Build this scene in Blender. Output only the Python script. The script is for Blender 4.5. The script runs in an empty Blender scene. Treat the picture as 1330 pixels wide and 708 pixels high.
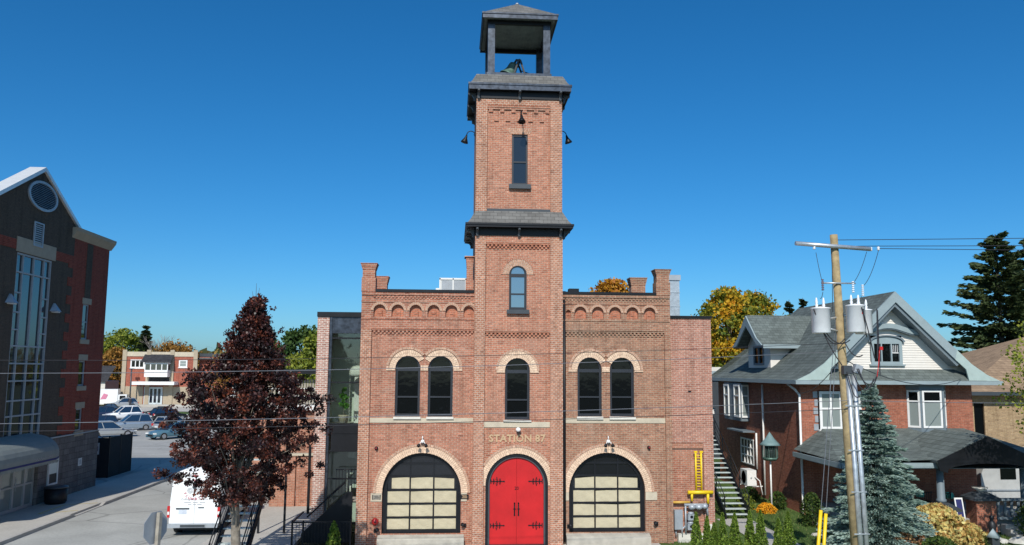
import bpy, math, random
import numpy as np
from mathutils import Vector, Matrix, Euler
from mathutils.geometry import tessellate_polygon
R = math.radians
PI = math.pi
rnd = random.Random(7)
scn = bpy.context.scene
col = scn.collection

# ------------------------------------------------------------------ camera
cd = bpy.data.cameras.new('camera'); cam = bpy.data.objects.new('camera', cd); col.objects.link(cam)
cam.location = (0, 0, 6.6)
cam.rotation_mode = 'QUATERNION'
cam.rotation_quaternion = (Matrix.Rotation(-R(4.05), 3, 'Z') @ Matrix.Rotation(R(96.8), 3, 'X') @ Matrix.Rotation(R(0.35), 3, 'Z')).to_quaternion()
cd.sensor_fit = 'HORIZONTAL'; cd.sensor_width = 36; cd.lens = 36 * 1060 / 1330
cd.clip_start = 0.5; cd.clip_end = 6000
scn.camera = cam

# ------------------------------------------------------------------ world and sun
SUN_EL, SUN_AZ = 40.0, 10.5
w = bpy.data.worlds.new('World'); scn.world = w; w.use_nodes = True
nt = w.node_tree; bg = nt.nodes['Background']
sky = nt.nodes.new('ShaderNodeTexSky'); sky.sky_type = 'NISHITA'; sky.sun_disc = False
sky.sun_elevation = R(SUN_EL); sky.sun_rotation = R(180 + SUN_AZ)
sky.altitude = 0; sky.air_density = 0.8; sky.dust_density = 1.0; sky.ozone_density = 10
hs = nt.nodes.new('ShaderNodeHueSaturation'); hs.inputs['Saturation'].default_value = 1.17
nt.links.new(sky.outputs[0], hs.inputs['Color']); sc_ = nt.nodes.new('ShaderNodeMix'); sc_.data_type = 'RGBA'; sc_.blend_type = 'MULTIPLY'; sc_.inputs[0].default_value = 1; sc_.inputs[7].default_value = (0.97, 1.14, 1.0, 1)
nt.links.new(hs.outputs[0], sc_.inputs[6]); nt.links.new(sc_.outputs[2], bg.inputs[0]); bg.inputs[1].default_value = 0.127
sd = bpy.data.lights.new('sun', 'SUN'); sun = bpy.data.objects.new('sun', sd); col.objects.link(sun)
sd.energy = 4.3; sd.angle = R(0.5); sd.color = (1.0, 0.95, 0.87)
sun.rotation_euler = (R(90 - SUN_EL), 0, R(-SUN_AZ)); sun.location = (0, -20, 40)
scn.view_settings.view_transform = 'Standard'; scn.view_settings.look = 'None'
scn.view_settings.exposure = 0.0; scn.view_settings.gamma = 1
scn.view_settings.use_curve_mapping = False

# ------------------------------------------------------------------ materials
MATS = {}
def newmat(name):
    m = bpy.data.materials.new(name); m.use_nodes = True
    return m, m.node_tree, m.node_tree.nodes['Principled BSDF']
def setc(sock, c): sock.default_value = (c[0], c[1], c[2], 1)
def ramp(nt, fac, stops):
    r = nt.nodes.new('ShaderNodeValToRGB'); e = r.color_ramp.elements
    while len(e) < len(stops): e.new(0.5)
    for i, (p, c) in enumerate(stops): e[i].position = p; e[i].color = (c[0], c[1], c[2], 1)
    nt.links.new(fac, r.inputs[0]); return r.outputs[0]
def noise(nt, vec, scale, detail=4, rough=0.6, dist=0.0):
    n = nt.nodes.new('ShaderNodeTexNoise'); n.inputs['Scale'].default_value = scale
    n.inputs['Detail'].default_value = detail; n.inputs['Roughness'].default_value = rough
    n.inputs['Distortion'].default_value = dist
    if vec is not None: nt.links.new(vec, n.inputs['Vector'])
    return n.outputs['Fac']
def mixc(nt, fac, a, b, mode='MIX'):
    m = nt.nodes.new('ShaderNodeMix'); m.data_type = 'RGBA'; m.blend_type = mode
    for sock, v in ((m.inputs[0], fac), (m.inputs[6], a), (m.inputs[7], b)):
        if isinstance(v, (int, float)): sock.default_value = v
        elif isinstance(v, tuple): sock.default_value = (v[0], v[1], v[2], 1)
        else: nt.links.new(v, sock)
    return m.outputs[2]
def uvo(nt): return nt.nodes.new('ShaderNodeTexCoord').outputs['UV']
def obo(nt): return nt.nodes.new('ShaderNodeTexCoord').outputs['Object']
def bump(nt, h, bs, dist=0.01, strength=0.6):
    b = nt.nodes.new('ShaderNodeBump'); b.inputs['Distance'].default_value = dist
    b.inputs['Strength'].default_value = strength
    nt.links.new(h, b.inputs['Height']); nt.links.new(b.outputs[0], bs.inputs['Normal'])
def flat(name, c, rough=0.6, metal=0.0, var=0.18, scale=3.0, spec=0.5, bumpy=0.0):
    """a plain surface with slight mottling"""
    if name in MATS: return MATS[name]
    m, nt, b = newmat(name)
    o = obo(nt); n = noise(nt, o, scale, 5)
    c0 = tuple(x * (1 - var) for x in c); c1 = tuple(min(1, x * (1 + var)) for x in c)
    nt.links.new(ramp(nt, n, [(0.3, c0), (0.7, c1)]), b.inputs['Base Color'])
    b.inputs['Roughness'].default_value = rough; b.inputs['Metallic'].default_value = metal
    b.inputs['Specular IOR Level'].default_value = spec
    if bumpy: bump(nt, noise(nt, o, scale * 8, 4), b, bumpy)
    MATS[name] = m; return m
def brick(name, c1, c2, mortar, bw=0.215, rh=0.076, ms=0.011, stain=0.35, stainc=(0.2, 0.12, 0.09), pale=0.0, palec=(0.55, 0.45, 0.36), bias=0.0, seed=0.0, odd=0.65):
    m, nt, b = newmat(name)
    uv = uvo(nt)
    mp = nt.nodes.new('ShaderNodeMapping'); mp.inputs['Location'].default_value = (seed, seed * 0.7, 0)
    nt.links.new(uv, mp.inputs[0]); uv = mp.outputs[0]
    bt = nt.nodes.new('ShaderNodeTexBrick'); nt.links.new(uv, bt.inputs['Vector'])
    bt.inputs['Scale'].default_value = 1; bt.inputs['Brick Width'].default_value = bw
    bt.inputs['Row Height'].default_value = rh; bt.inputs['Mortar Size'].default_value = ms
    bt.inputs['Mortar Smooth'].default_value = 0.15; bt.inputs['Bias'].default_value = bias
    setc(bt.inputs['Color1'], c1); setc(bt.inputs['Color2'], c2)
    nm = noise(nt, uv, 9, 3)
    mo = mixc(nt, nm, tuple(x * 0.75 for x in mortar), mortar)
    nt.links.new(mo, bt.inputs['Mortar'])
    # individual brick wobble
    fine = noise(nt, uv, 14, 3)
    cl = mixc(nt, 1.0, bt.outputs['Color'], ramp(nt, fine, [(0.3, (0.78, 0.76, 0.76)), (0.7, (1.2, 1.18, 1.15))]), 'MULTIPLY')
    big = noise(nt, uv, 0.55, 6, 0.65)
    f = nt.nodes.new('ShaderNodeMath'); f.operation = 'MULTIPLY'
    nt.links.new(ramp(nt, big, [(0.45, (0, 0, 0)), (0.75, (1, 1, 1))]), f.inputs[0]); f.inputs[1].default_value = stain
    cl = mixc(nt, f.outputs[0], cl, stainc)
    if pale:
        big2 = noise(nt, uv, 1.1, 5, 0.7, 0.4)
        g = nt.nodes.new('ShaderNodeMath'); g.operation = 'MULTIPLY'
        nt.links.new(ramp(nt, big2, [(0.55, (0, 0, 0)), (0.75, (1, 1, 1))]), g.inputs[0]); g.inputs[1].default_value = pale
        cl = mixc(nt, g.outputs[0], cl, palec)
    m2 = nt.nodes.new('ShaderNodeMapping'); m2.inputs['Scale'].default_value = (3.2, 0.28, 1); nt.links.new(uv, m2.inputs[0])
    cl = mixc(nt, 1.0, cl, ramp(nt, noise(nt, m2.outputs[0], 1.0, 5, 0.7), [(0.3, (0.74, 0.72, 0.70)), (0.5, (1, 1, 1)), (0.75, (1.1, 1.1, 1.1))]), 'MULTIPLY')
    # odd replaced and burnt bricks
    vo = nt.nodes.new('ShaderNodeTexWhiteNoise'); vo.noise_dimensions = '2D'
    sn = nt.nodes.new('ShaderNodeVectorMath'); sn.operation = 'SNAP'; sn.inputs[1].default_value = (bw, rh, 1); nt.links.new(uv, sn.inputs[0]); nt.links.new(sn.outputs[0], vo.inputs['Vector'])
    cl = mixc(nt, odd, cl, ramp(nt, vo.outputs['Value'], [(0.0, (0.62, 0.58, 0.58)), (0.1, (0.9, 0.88, 0.87)), (0.5, (1, 1, 1)), (0.93, (1.08, 1.06, 1.04)), (1.0, (1.35, 1.38, 1.4))]), 'MULTIPLY')
    nt.links.new(cl, b.inputs['Base Color'])
    b.inputs['Roughness'].default_value = 0.9; b.inputs['Specular IOR Level'].default_value = 0.2
    inv = nt.nodes.new('ShaderNodeMath'); inv.operation = 'SUBTRACT'; inv.inputs[0].default_value = 1
    nt.links.new(bt.outputs['Fac'], inv.inputs[1])
    bump(nt, inv.outputs[0], b, 0.012, 0.7)
    MATS[name] = m; return m
def leafmat(name, cols, rough=0.55, trans=0.25, spec=0.3):
    """leaf colours spread by a random value stored per leaf"""
    m, nt, b = newmat(name)
    a = nt.nodes.new('ShaderNodeAttribute'); a.attribute_name = 'rnd'
    n = len(cols); c = ramp(nt, a.outputs['Fac'], [(i / (n - 1), cc) for i, cc in enumerate(cols)])
    nt.links.new(c, b.inputs['Base Color']); b.inputs['Roughness'].default_value = rough
    b.inputs['Specular IOR Level'].default_value = spec
    if trans:
        t = nt.nodes.new('ShaderNodeBsdfTranslucent'); nt.links.new(c, t.inputs[0])
        mx = nt.nodes.new('ShaderNodeMixShader'); mx.inputs[0].default_value = trans
        nt.links.new(b.outputs[0], mx.inputs[1]); nt.links.new(t.outputs[0], mx.inputs[2])
        nt.links.new(mx.outputs[0], nt.nodes['Material Output'].inputs[0])
    MATS[name] = m; return m
def glassmat(name, c, refl=0.08, rough=0.03, clear=0.0, wav=0.0):
    """window glass: dark room behind it plus a mirror share; clear > 0 lets one see through"""
    m, nt, b = newmat(name)
    setc(b.inputs['Base Color'], c); b.inputs['Roughness'].default_value = rough; b.inputs['Specular IOR Level'].default_value = 0.15
    g = nt.nodes.new('ShaderNodeBsdfGlossy'); g.inputs['Roughness'].default_value = rough
    setc(g.inputs[0], (0.9, 0.95, 1)); mx = nt.nodes.new('ShaderNodeMixShader'); mx.inputs[0].default_value = refl
    if wav:
        bb = nt.nodes.new('ShaderNodeBump'); bb.inputs['Distance'].default_value = wav; bb.inputs['Strength'].default_value = 0.5
        nt.links.new(noise(nt, obo(nt), 2.2, 2), bb.inputs['Height']); nt.links.new(bb.outputs[0], g.inputs['Normal'])
    src = b.outputs[0]
    if clear:
        t = nt.nodes.new('ShaderNodeBsdfTransparent'); setc(t.inputs[0], (0.88, 0.93, 0.9))
        m2 = nt.nodes.new('ShaderNodeMixShader'); m2.inputs[0].default_value = clear
        nt.links.new(b.outputs[0], m2.inputs[1]); nt.links.new(t.outputs[0], m2.inputs[2]); src = m2.outputs[0]
    nt.links.new(src, mx.inputs[1]); nt.links.new(g.outputs[0], mx.inputs[2])
    nt.links.new(mx.outputs[0], nt.nodes['Material Output'].inputs[0])
    MATS[name] = m; return m
def shingle(name, c, row=0.14):
    m, nt, b = newmat(name); uv = uvo(nt)
    bt = nt.nodes.new('ShaderNodeTexBrick'); nt.links.new(uv, bt.inputs['Vector'])
    bt.inputs['Scale'].default_value = 1; bt.inputs['Brick Width'].default_value = 0.3
    bt.inputs['Row Height'].default_value = row; bt.inputs['Mortar Size'].default_value = 0.008
    setc(bt.inputs['Color1'], tuple(x * 0.82 for x in c)); setc(bt.inputs['Color2'], tuple(x * 1.15 for x in c))
    setc(bt.inputs['Mortar'], tuple(x * 0.5 for x in c))
    n = noise(nt, uv, 1.2, 6, 0.7)
    cl = mixc(nt, 1.0, bt.outputs['Color'], ramp(nt, n, [(0.3, (0.75, 0.75, 0.75)), (0.7, (1.2, 1.2, 1.2))]), 'MULTIPLY')
    nt.links.new(cl, b.inputs['Base Color']); b.inputs['Roughness'].default_value = 0.9
    b.inputs['Specular IOR Level'].default_value = 0.2
    bump(nt, noise(nt, uv, 60, 2), b, 0.006)
    MATS[name] = m; return m
def ground(name, c, var, s1, s2, rough=0.92, b_d=0.004, crack=0.0):
    m, nt, b = newmat(name); o = obo(nt)
    n1 = noise(nt, o, s1, 6, 0.6, 0.3); n2 = noise(nt, o, s2, 3)
    c0 = tuple(x * (1 - var) for x in c); c1 = tuple(x * (1 + var) for x in c)
    cl = mixc(nt, 1.0, ramp(nt, n1, [(0.3, c0), (0.72, c1)]), ramp(nt, n2, [(0.2, (0.85,) * 3), (0.8, (1.13,) * 3)]), 'MULTIPLY')
    if crack:
        v = nt.nodes.new('ShaderNodeTexVoronoi'); v.feature = 'DISTANCE_TO_EDGE'; v.inputs['Scale'].default_value = 0.22
        wv = mixc(nt, 0.12, o, noise_col(nt, o, 1.5)); nt.links.new(wv, v.inputs['Vector'])
        k = ramp(nt, v.outputs['Distance'], [(0.0, (1, 1, 1)), (0.012, (0, 0, 0))])
        f = nt.nodes.new('ShaderNodeMath'); f.operation = 'MULTIPLY'; nt.links.new(k, f.inputs[0]); f.inputs[1].default_value = crack
        cl = mixc(nt, f.outputs[0], cl, tuple(x * 0.35 for x in c))
    nt.links.new(cl, b.inputs['Base Color']); b.inputs['Roughness'].default_value = rough
    b.inputs['Specular IOR Level'].default_value = 0.25
    bump(nt, n2, b, b_d)
    MATS[name] = m; return m
def noise_col(nt, vec, scale):
    n = nt.nodes.new('ShaderNodeTexNoise'); n.inputs['Scale'].default_value = scale; nt.links.new(vec, n.inputs['Vector'])
    return n.outputs['Color']

B_OLD = brick('old_brick', (0.475, 0.195, 0.125), (0.34, 0.13, 0.085), (0.54, 0.38, 0.29), stain=0.4, stainc=(0.25, 0.15, 0.10), pale=0.3)
B_EAST = brick('weathered_brick', (0.40, 0.19, 0.12), (0.27, 0.125, 0.085), (0.47, 0.36, 0.26), stain=0.4, stainc=(0.24, 0.17, 0.12), pale=0.25, seed=3.3)
B_TOWER = brick('tower_brick', (0.505, 0.208, 0.13), (0.37, 0.142, 0.092), (0.56, 0.40, 0.30), stain=0.3, stainc=(0.3, 0.18, 0.13), pale=0.15, seed=7.1)
B_PIER = brick('pier_brick', (0.49, 0.215, 0.13), (0.34, 0.14, 0.088), (0.60, 0.45, 0.35), bw=0.16, ms=0.013, stain=0.2, seed=1.7)
B_PINK = brick('new_pink_brick', (0.46, 0.215, 0.155), (0.36, 0.155, 0.115), (0.60, 0.45, 0.37), stain=0.15, seed=4.1)
B_PINK2 = brick('glass_wing_brick', (0.47, 0.25, 0.2), (0.38, 0.17, 0.13), (0.75, 0.66, 0.58), ms=0.015, stain=0.15, seed=5.5)
B_NICHE = brick('niche_brick', (0.52, 0.2, 0.12), (0.44, 0.155, 0.09), (0.48, 0.28, 0.2), stain=0.15, seed=2.2)
B_ARCH = brick('pale_arch_brick', (0.80, 0.60, 0.44), (0.70, 0.50, 0.36), (0.58, 0.43, 0.31), bw=0.24, rh=0.075, ms=0.006, stain=0.12, stainc=(0.56, 0.40, 0.29), odd=0.3)
B_ARCH2 = brick('buff_arch_brick', (0.56, 0.33, 0.22), (0.46, 0.25, 0.165), (0.64, 0.5, 0.4), bw=0.12, rh=0.075, ms=0.010, stain=0.12)
B_HOUSE = brick('house_brick', (0.42, 0.145, 0.09), (0.32, 0.108, 0.07), (0.40, 0.25, 0.18), ms=0.008, stain=0.4, stainc=(0.26, 0.14, 0.09))
B_HALL = brick('hall_brick', (0.42, 0.115, 0.075), (0.35, 0.095, 0.06), (0.36, 0.2, 0.15), ms=0.008, stain=0.2)
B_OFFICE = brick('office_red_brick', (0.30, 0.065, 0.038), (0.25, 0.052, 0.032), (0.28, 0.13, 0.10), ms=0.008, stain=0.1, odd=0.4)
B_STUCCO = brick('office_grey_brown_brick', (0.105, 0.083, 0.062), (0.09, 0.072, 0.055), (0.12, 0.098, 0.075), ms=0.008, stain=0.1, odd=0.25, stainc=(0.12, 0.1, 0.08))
B_BLOCK = brick('stone_block', (0.19, 0.18, 0.175), (0.15, 0.145, 0.14), (0.11, 0.1, 0.1), bw=0.6, rh=0.3, ms=0.012, stain=0.2, stainc=(0.13, 0.12, 0.12))
B_TAN = brick('tan_brick', (0.42, 0.3, 0.17), (0.36, 0.25, 0.145), (0.42, 0.34, 0.24), ms=0.008, stain=0.2, stainc=(0.28, 0.2, 0.13))
M_STONE = flat('limestone', (0.52, 0.45, 0.34), 0.85, var=0.14, scale=2.5, bumpy=0.003)
M_SILLW = flat('pale_sill_stone', (0.66, 0.63, 0.56), 0.8, var=0.1)
M_BLACK = flat('black_metal', (0.009, 0.010, 0.013), 0.45, var=0.3, scale=1.5, spec=0.3)
M_FRAME = flat('dark_slate_frame_paint', (0.019, 0.022, 0.029), 0.45, var=0.15)
M_FASCIA = flat('weathered_dark_metal', (0.05, 0.06, 0.078), 0.36, 0.5, var=0.6, scale=5.0)
M_CHAR = flat('charcoal_paint', (0.05, 0.058, 0.066), 0.4, var=0.12)
M_SOFFIT = flat('dark_green_soffit', (0.22, 0.27, 0.25), 0.7, var=0.25)
M_RED = flat('red_door_paint', (0.50, 0.013, 0.015), 0.5, var=0.13, scale=1.2, spec=0.35)
M_REDLAMP = flat('red_plastic', (0.5, 0.02, 0.02), 0.3, var=0.05)
M_WHITE = flat('white_paint', (0.78, 0.78, 0.76), 0.5, var=0.05)
M_VAN = flat('van_white_paint', (0.86, 0.87, 0.87), 0.25, var=0.02)
M_GALV = flat('galvanised_metal', (0.5, 0.53, 0.55), 0.4, 0.6, var=0.25, scale=5)
M_GREY = flat('grey_metal', (0.36, 0.39, 0.42), 0.45, 0.2, var=0.12)
M_TANK = flat('pale_grey_enamel', (0.74, 0.76, 0.77), 0.4, var=0.08)
M_YEL = flat('yellow_paint', (0.82, 0.55, 0.01), 0.45, var=0.06)
M_YPIPE = flat('ochre_pipe_paint', (0.6, 0.36, 0.07), 0.5, var=0.1)
M_PAPER = flat('kraft_paper', (0.50, 0.44, 0.30), 0.8, var=0.1, scale=2.2, bumpy=0.02)
M_VERDI = flat('verdigris_bronze', (0.11, 0.19, 0.155), 0.5, 0.4, var=0.4, scale=8)
M_IRON = flat('dark_iron', (0.03, 0.032, 0.035), 0.5, 0.4, var=0.2)
M_WOOD = flat('pole_wood', (0.33, 0.25, 0.13), 0.85, var=0.3, scale=5, bumpy=0.006)
M_GREYWOOD = flat('weathered_wood', (0.32, 0.29, 0.24), 0.85, var=0.2, scale=6)
M_BARK = flat('bark', (0.22, 0.19, 0.15), 0.9, var=0.35, scale=7, bumpy=0.01)
M_BARKD = flat('dark_bark', (0.07, 0.055, 0.045), 0.9, var=0.3, scale=5)
M_CERAM = flat('white_insulator', (0.75, 0.77, 0.8), 0.3, var=0.05)
M_BROWNC = flat('brown_insulator', (0.13, 0.05, 0.05), 0.3, var=0.1)
M_CABLE = flat('black_cable', (0.03, 0.03, 0.035), 0.5, var=0.1)
M_ALU = flat('aluminium_cable', (0.25, 0.26, 0.28), 0.4, 0.5, var=0.15)
M_TRIM = flat('grey_green_trim', (0.27, 0.335, 0.35), 0.6, var=0.07)
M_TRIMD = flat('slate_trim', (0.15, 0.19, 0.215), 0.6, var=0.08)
M_FLARE = flat('pale_green_metal', (0.38, 0.47, 0.44), 0.55, var=0.08)
M_CREAM = flat('cream_clapboard', (0.72, 0.68, 0.62), 0.7, var=0.04)
M_TAR = flat('roof_membrane', (0.12, 0.12, 0.12), 0.9, var=0.2)
M_PLASTER = flat('pale_plaster', (0.70, 0.75, 0.68), 0.8, var=0.04)
M_TYRE = flat('tyre_rubber', (0.02, 0.02, 0.02), 0.8, var=0.1)
M_RIM = flat('alloy_rim', (0.5, 0.5, 0.52), 0.35, 0.7, var=0.1)
M_BLUE = flat('navy_cloth', (0.02, 0.025, 0.12), 0.8, var=0.1)
M_AWN = flat('awning_cloth', (0.20, 0.225, 0.215), 0.75, var=0.08)
M_BEIGE = flat('beige_stone', (0.40, 0.33, 0.235), 0.8, var=0.08)
M_METROOF = flat('light_metal_coping', (0.72, 0.72, 0.70), 0.35, 0.2, var=0.05)
M_POT = flat('beige_pot', (0.6, 0.5, 0.38), 0.7, var=0.1)
M_SKIN = flat('skin', (0.5, 0.32, 0.24), 0.6, var=0.05)
M_CLOTH = flat('dark_clothing', (0.03, 0.03, 0.04), 0.9, var=0.2)
M_PINK = flat('pink_graphic', (0.6, 0.2, 0.3), 0.5, var=0.1)
M_GRAPH = flat('grey_lettering', (0.3, 0.3, 0.32), 0.5, var=0.05)
M_MAGEN = flat('dusty_red_lettering', (0.55, 0.2, 0.24), 0.5, var=0.05)
M_GOLD = flat('faded_gold_letters', (0.50, 0.34, 0.20), 0.8, var=0.15, scale=12)
M_RIP = flat('pale_rock', (0.5, 0.48, 0.43), 0.9, var=0.2, scale=4, bumpy=0.02)
M_TREAD = flat('galvanised_tread', (0.52, 0.58, 0.56), 0.6, 0.1, var=0.1)
M_FENCE = flat('black_mesh_fabric', (0.02, 0.021, 0.022), 0.85, var=0.25)
M_SIGNW = flat('notice_white', (0.7, 0.7, 0.68), 0.6, var=0.06)
G_DARK = glassmat('dark_glass', (0.003, 0.004, 0.005), 0.014, wav=0.01)
G_BLUE = glassmat('sky_reflecting_glass', (0.02, 0.025, 0.03), 0.34, wav=0.002)
G_SMOKE = glassmat('smoked_glass', (0.008, 0.009, 0.012), 0.06, wav=0.004)
G_OFFICE = glassmat('office_glass', (0.01, 0.012, 0.018), 0.13, wav=0.003)
G_CLEAR = glassmat('clear_glass', (0.02, 0.03, 0.03), 0.05, clear=0.95)
G_CAR = glassmat('car_glass', (0.01, 0.012, 0.014), 0.18)
G_CURT = glassmat('curtained_glass', (0.24, 0.28, 0.27), 0.06)
S_TOWER = shingle('grey_shingle', (0.17, 0.165, 0.155))
S_HOUSE = shingle('green_grey_shingle', (0.128, 0.15, 0.14))
S_TAN = shingle('brown_shingle', (0.32, 0.22, 0.14))
S_BLACK = shingle('black_shingle', (0.045, 0.045, 0.05))
A_ROAD = ground('asphalt', (0.38, 0.38, 0.355), 0.17, 0.35, 9, crack=0.6)
A_LOT = ground('car_park_asphalt', (0.36, 0.355, 0.335), 0.18, 0.12, 4, crack=0.5)
A_WALK = ground('concrete_walk', (0.45, 0.43, 0.39), 0.1, 0.6, 10)
A_KERB = ground('kerb_concrete', (0.4, 0.385, 0.36), 0.15, 1.5, 12)
A_GRASS = ground('lawn_soil', (0.075, 0.125, 0.03), 0.3, 0.8, 12, b_d=0.02)
A_DRY = ground('field_grass', (0.07, 0.08, 0.04), 0.3, 0.05, 2)

# ------------------------------------------------------------------ mesh builder
def tag(o, label=None, cat=None, group=None, kind=None):
    if label: o['label'] = label
    if cat: o['category'] = cat
    if group: o['group'] = group
    if kind: o['kind'] = kind
    return o
def wloc(o):
    v = Vector((0, 0, 0))
    while o is not None: v += o.location; o = o.parent
    return v
def split_build(mb, name, mat, parent, per=8):
    """every box of the builder becomes a part of its own"""
    for i in range(0, len(mb.v), per):
        m = MB(); m.v = mb.v[i:i + per]; m.f = [tuple(j - i for j in f) for f in mb.f if i <= f[0] < i + per]; m.build(name, mat, parent)
class MB:
    def __init__(s): s.v = []; s.f = []; s.uv = {}; s.sm = set()
    def face(s, idx, uv=None, smooth=False):
        if uv is not None: s.uv[len(s.f)] = uv
        if smooth: s.sm.add(len(s.f))
        s.f.append(tuple(idx))
    def add(s, pts): n = len(s.v); s.v.extend([tuple(p) for p in pts]); return n
    def box(s, x0, x1, y0, y1, z0, z1):
        n = s.add([(x, y, z) for z in (z0, z1) for y in (y0, y1) for x in (x0, x1)])
        for q in ((0, 2, 3, 1), (4, 5, 7, 6), (0, 1, 5, 4), (2, 6, 7, 3), (0, 4, 6, 2), (1, 3, 7, 5)):
            s.face([n + i for i in q])
        return s
    def obox(s, c, size, rot=(0, 0, 0)):
        m = Euler(rot).to_matrix(); c = Vector(c); n = len(s.v)
        for z in (-1, 1):
            for y in (-1, 1):
                for x in (-1, 1): s.v.append(tuple(c + m @ Vector((x * size[0] / 2, y * size[1] / 2, z * size[2] / 2))))
        for q in ((0, 2, 3, 1), (4, 5, 7, 6), (0, 1, 5, 4), (2, 6, 7, 3), (0, 4, 6, 2), (1, 3, 7, 5)):
            s.face([n + i for i in q])
        return s
    def bar(s, p, q, wd, h=None):
        """square bar between two points"""
        p = Vector(p); q = Vector(q); d = q - p; L = d.length
        if L < 1e-6: return s
        h = h or wd
        m = d.to_track_quat('X', 'Z').to_matrix(); c = (p + q) / 2; n = len(s.v)
        for z in (-1, 1):
            for y in (-1, 1):
                for x in (-1, 1): s.v.append(tuple(c + m @ Vector((x * L / 2, y * wd / 2, z * h / 2))))
        for f in ((0, 2, 3, 1), (4, 5, 7, 6), (0, 1, 5, 4), (2, 6, 7, 3), (0, 4, 6, 2), (1, 3, 7, 5)):
            s.face([n + i for i in f])
        return s
    def tube(s, pts, r, n=8, cap=True):
        pts = [Vector(p) for p in pts]; rr = r if isinstance(r, (list, tuple)) else [r] * len(pts)
        base = len(s.v); up = Vector((0.13, 0.21, 1)).normalized(); prev = None
        for i, p in enumerate(pts):
            d = (pts[min(i + 1, len(pts) - 1)] - pts[max(i - 1, 0)])
            if d.length < 1e-9: d = Vector((0, 0, 1))
            d.normalize()
            a = d.cross(up) if prev is None else (prev - d * prev.dot(d))
            if a.length < 1e-4: a = d.orthogonal()
            a.normalize(); prev = a; b = d.cross(a)
            for k in range(n):
                t = 2 * PI * k / n; s.v.append(tuple(p + (a * math.cos(t) + b * math.sin(t)) * rr[i]))
        for i in range(len(pts) - 1):
            for k in range(n):
                k2 = (k + 1) % n; o = base + i * n
                s.face((o + k, o + k2, o + n + k2, o + n + k), smooth=n > 5)
        if cap:
            s.face([base + k for k in range(n)][::-1]); s.face([base + (len(pts) - 1) * n + k for k in range(n)])
        return s
    def lathe(s, c, prof, n=20, axis='Z', tilt=None):
        """prof = [(r, h)]"""
        c = Vector(c); base = len(s.v); m = Euler(tilt).to_matrix() if tilt else Matrix.Identity(3)
        for r, h in prof:
            for k in range(n):
                t = 2 * PI * k / n; p = Vector((r * math.cos(t), r * math.sin(t), h))
                if axis == 'Y': p = Vector((p.x, p.z, p.y))
                if axis == 'X': p = Vector((p.z, p.x, p.y))
                s.v.append(tuple(c + m @ p))
        for i in range(len(prof) - 1):
            for k in range(n):
                k2 = (k + 1) % n; o = base + i * n
                s.face((o + k, o + k2, o + n + k2, o + n + k), smooth=True)
        s.face([base + k for k in range(n)][::-1]); s.face([base + (len(prof) - 1) * n + k for k in range(n)])
        return s
    def cyl(s, c, r, h, n=20, axis='Z', r2=None): return s.lathe(c, [(r, 0), (r if r2 is None else r2, h)], n, axis)
    def plate(s, outer, holes, a, b, axis='Y'):
        """polygon with holes in the (x,z) plane [axis Y] or (y,z) plane [axis X], between a and b"""
        loops = [outer] + list(holes)
        P = (lambda p, d: (p[0], d, p[1])) if axis == 'Y' else ((lambda p, d: (d, p[0], p[1])) if axis == 'X' else (lambda p, d: (p[0], p[1], d)))
        tris = tessellate_polygon([[Vector((p[0], p[1], 0)) for p in L] for L in loops])
        allp = [p for L in loops for p in L]; N = len(allp)
        n = s.add([P(p, a) for p in allp] + [P(p, b) for p in allp])
        for t in tris:
            s.face([n + i for i in t]); s.face([n + N + i for i in t[::-1]])
        o = 0
        for L in loops:
            k = len(L)
            for i in range(k):
                j = (i + 1) % k; s.face((n + o + i, n + o + j, n + N + o + j, n + N + o + i))
            o += k
        return s
    def arch_ring(s, cx, cz, r0, r1, y0, y1, a0=0, a1=180, n=40, axis='Y'):
        """half ring of bricks laid radially, uv follows the arc"""
        for i in range(n):
            t0 = R(a0 + (a1 - a0) * i / n); t1 = R(a0 + (a1 - a0) * (i + 1) / n)
            pts = []
            for d in (y0, y1):
                for (r, t) in ((r0, t0), (r1, t0), (r1, t1), (r0, t1)):
                    q = (cx + r * math.cos(t), cz + r * math.sin(t))
                    pts.append((q[0], d, q[1]) if axis == 'Y' else (d, q[0], q[1]))
            b = s.add(pts); rm = (r0 + r1) / 2
            u = [(0, t0 * rm), (r1 - r0, t0 * rm), (r1 - r0, t1 * rm), (0, t1 * rm)]
            s.face((b, b + 1, b + 2, b + 3), uv=u)
            s.face((b + 1, b + 5, b + 6, b + 2)); s.face((b, b + 3, b + 7, b + 4))
            if i == 0: s.face((b, b + 4, b + 5, b + 1))
            if i == n - 1: s.face((b + 3, b + 2, b + 6, b + 7))
        return s
    def build(s, name, mat, parent=None, local=False, loc=None, smooth=False, uvrot=False):
        me = bpy.data.meshes.new(name)
        V = np.array(s.v, dtype=np.float64).reshape(-1, 3)
        o = bpy.data.objects.new(name, me)
        if parent is not None:
            if not local: V = V - np.array(wloc(parent))
        else:
            if not local:
                base = np.array(loc) if loc is not None else np.array([(V[:, 0].min() + V[:, 0].max()) / 2, (V[:, 1].min() + V[:, 1].max()) / 2, V[:, 2].min()])
                V = V - base; o.location = base
            elif loc is not None: o.location = loc
        off = np.array(wloc(parent)) if parent is not None else np.array(o.location)
        me.from_pydata([tuple(v) for v in V], [], s.f)
        if isinstance(mat, (list, tuple)):
            for m in mat: me.materials.append(m)
        else: me.materials.append(mat)
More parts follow.
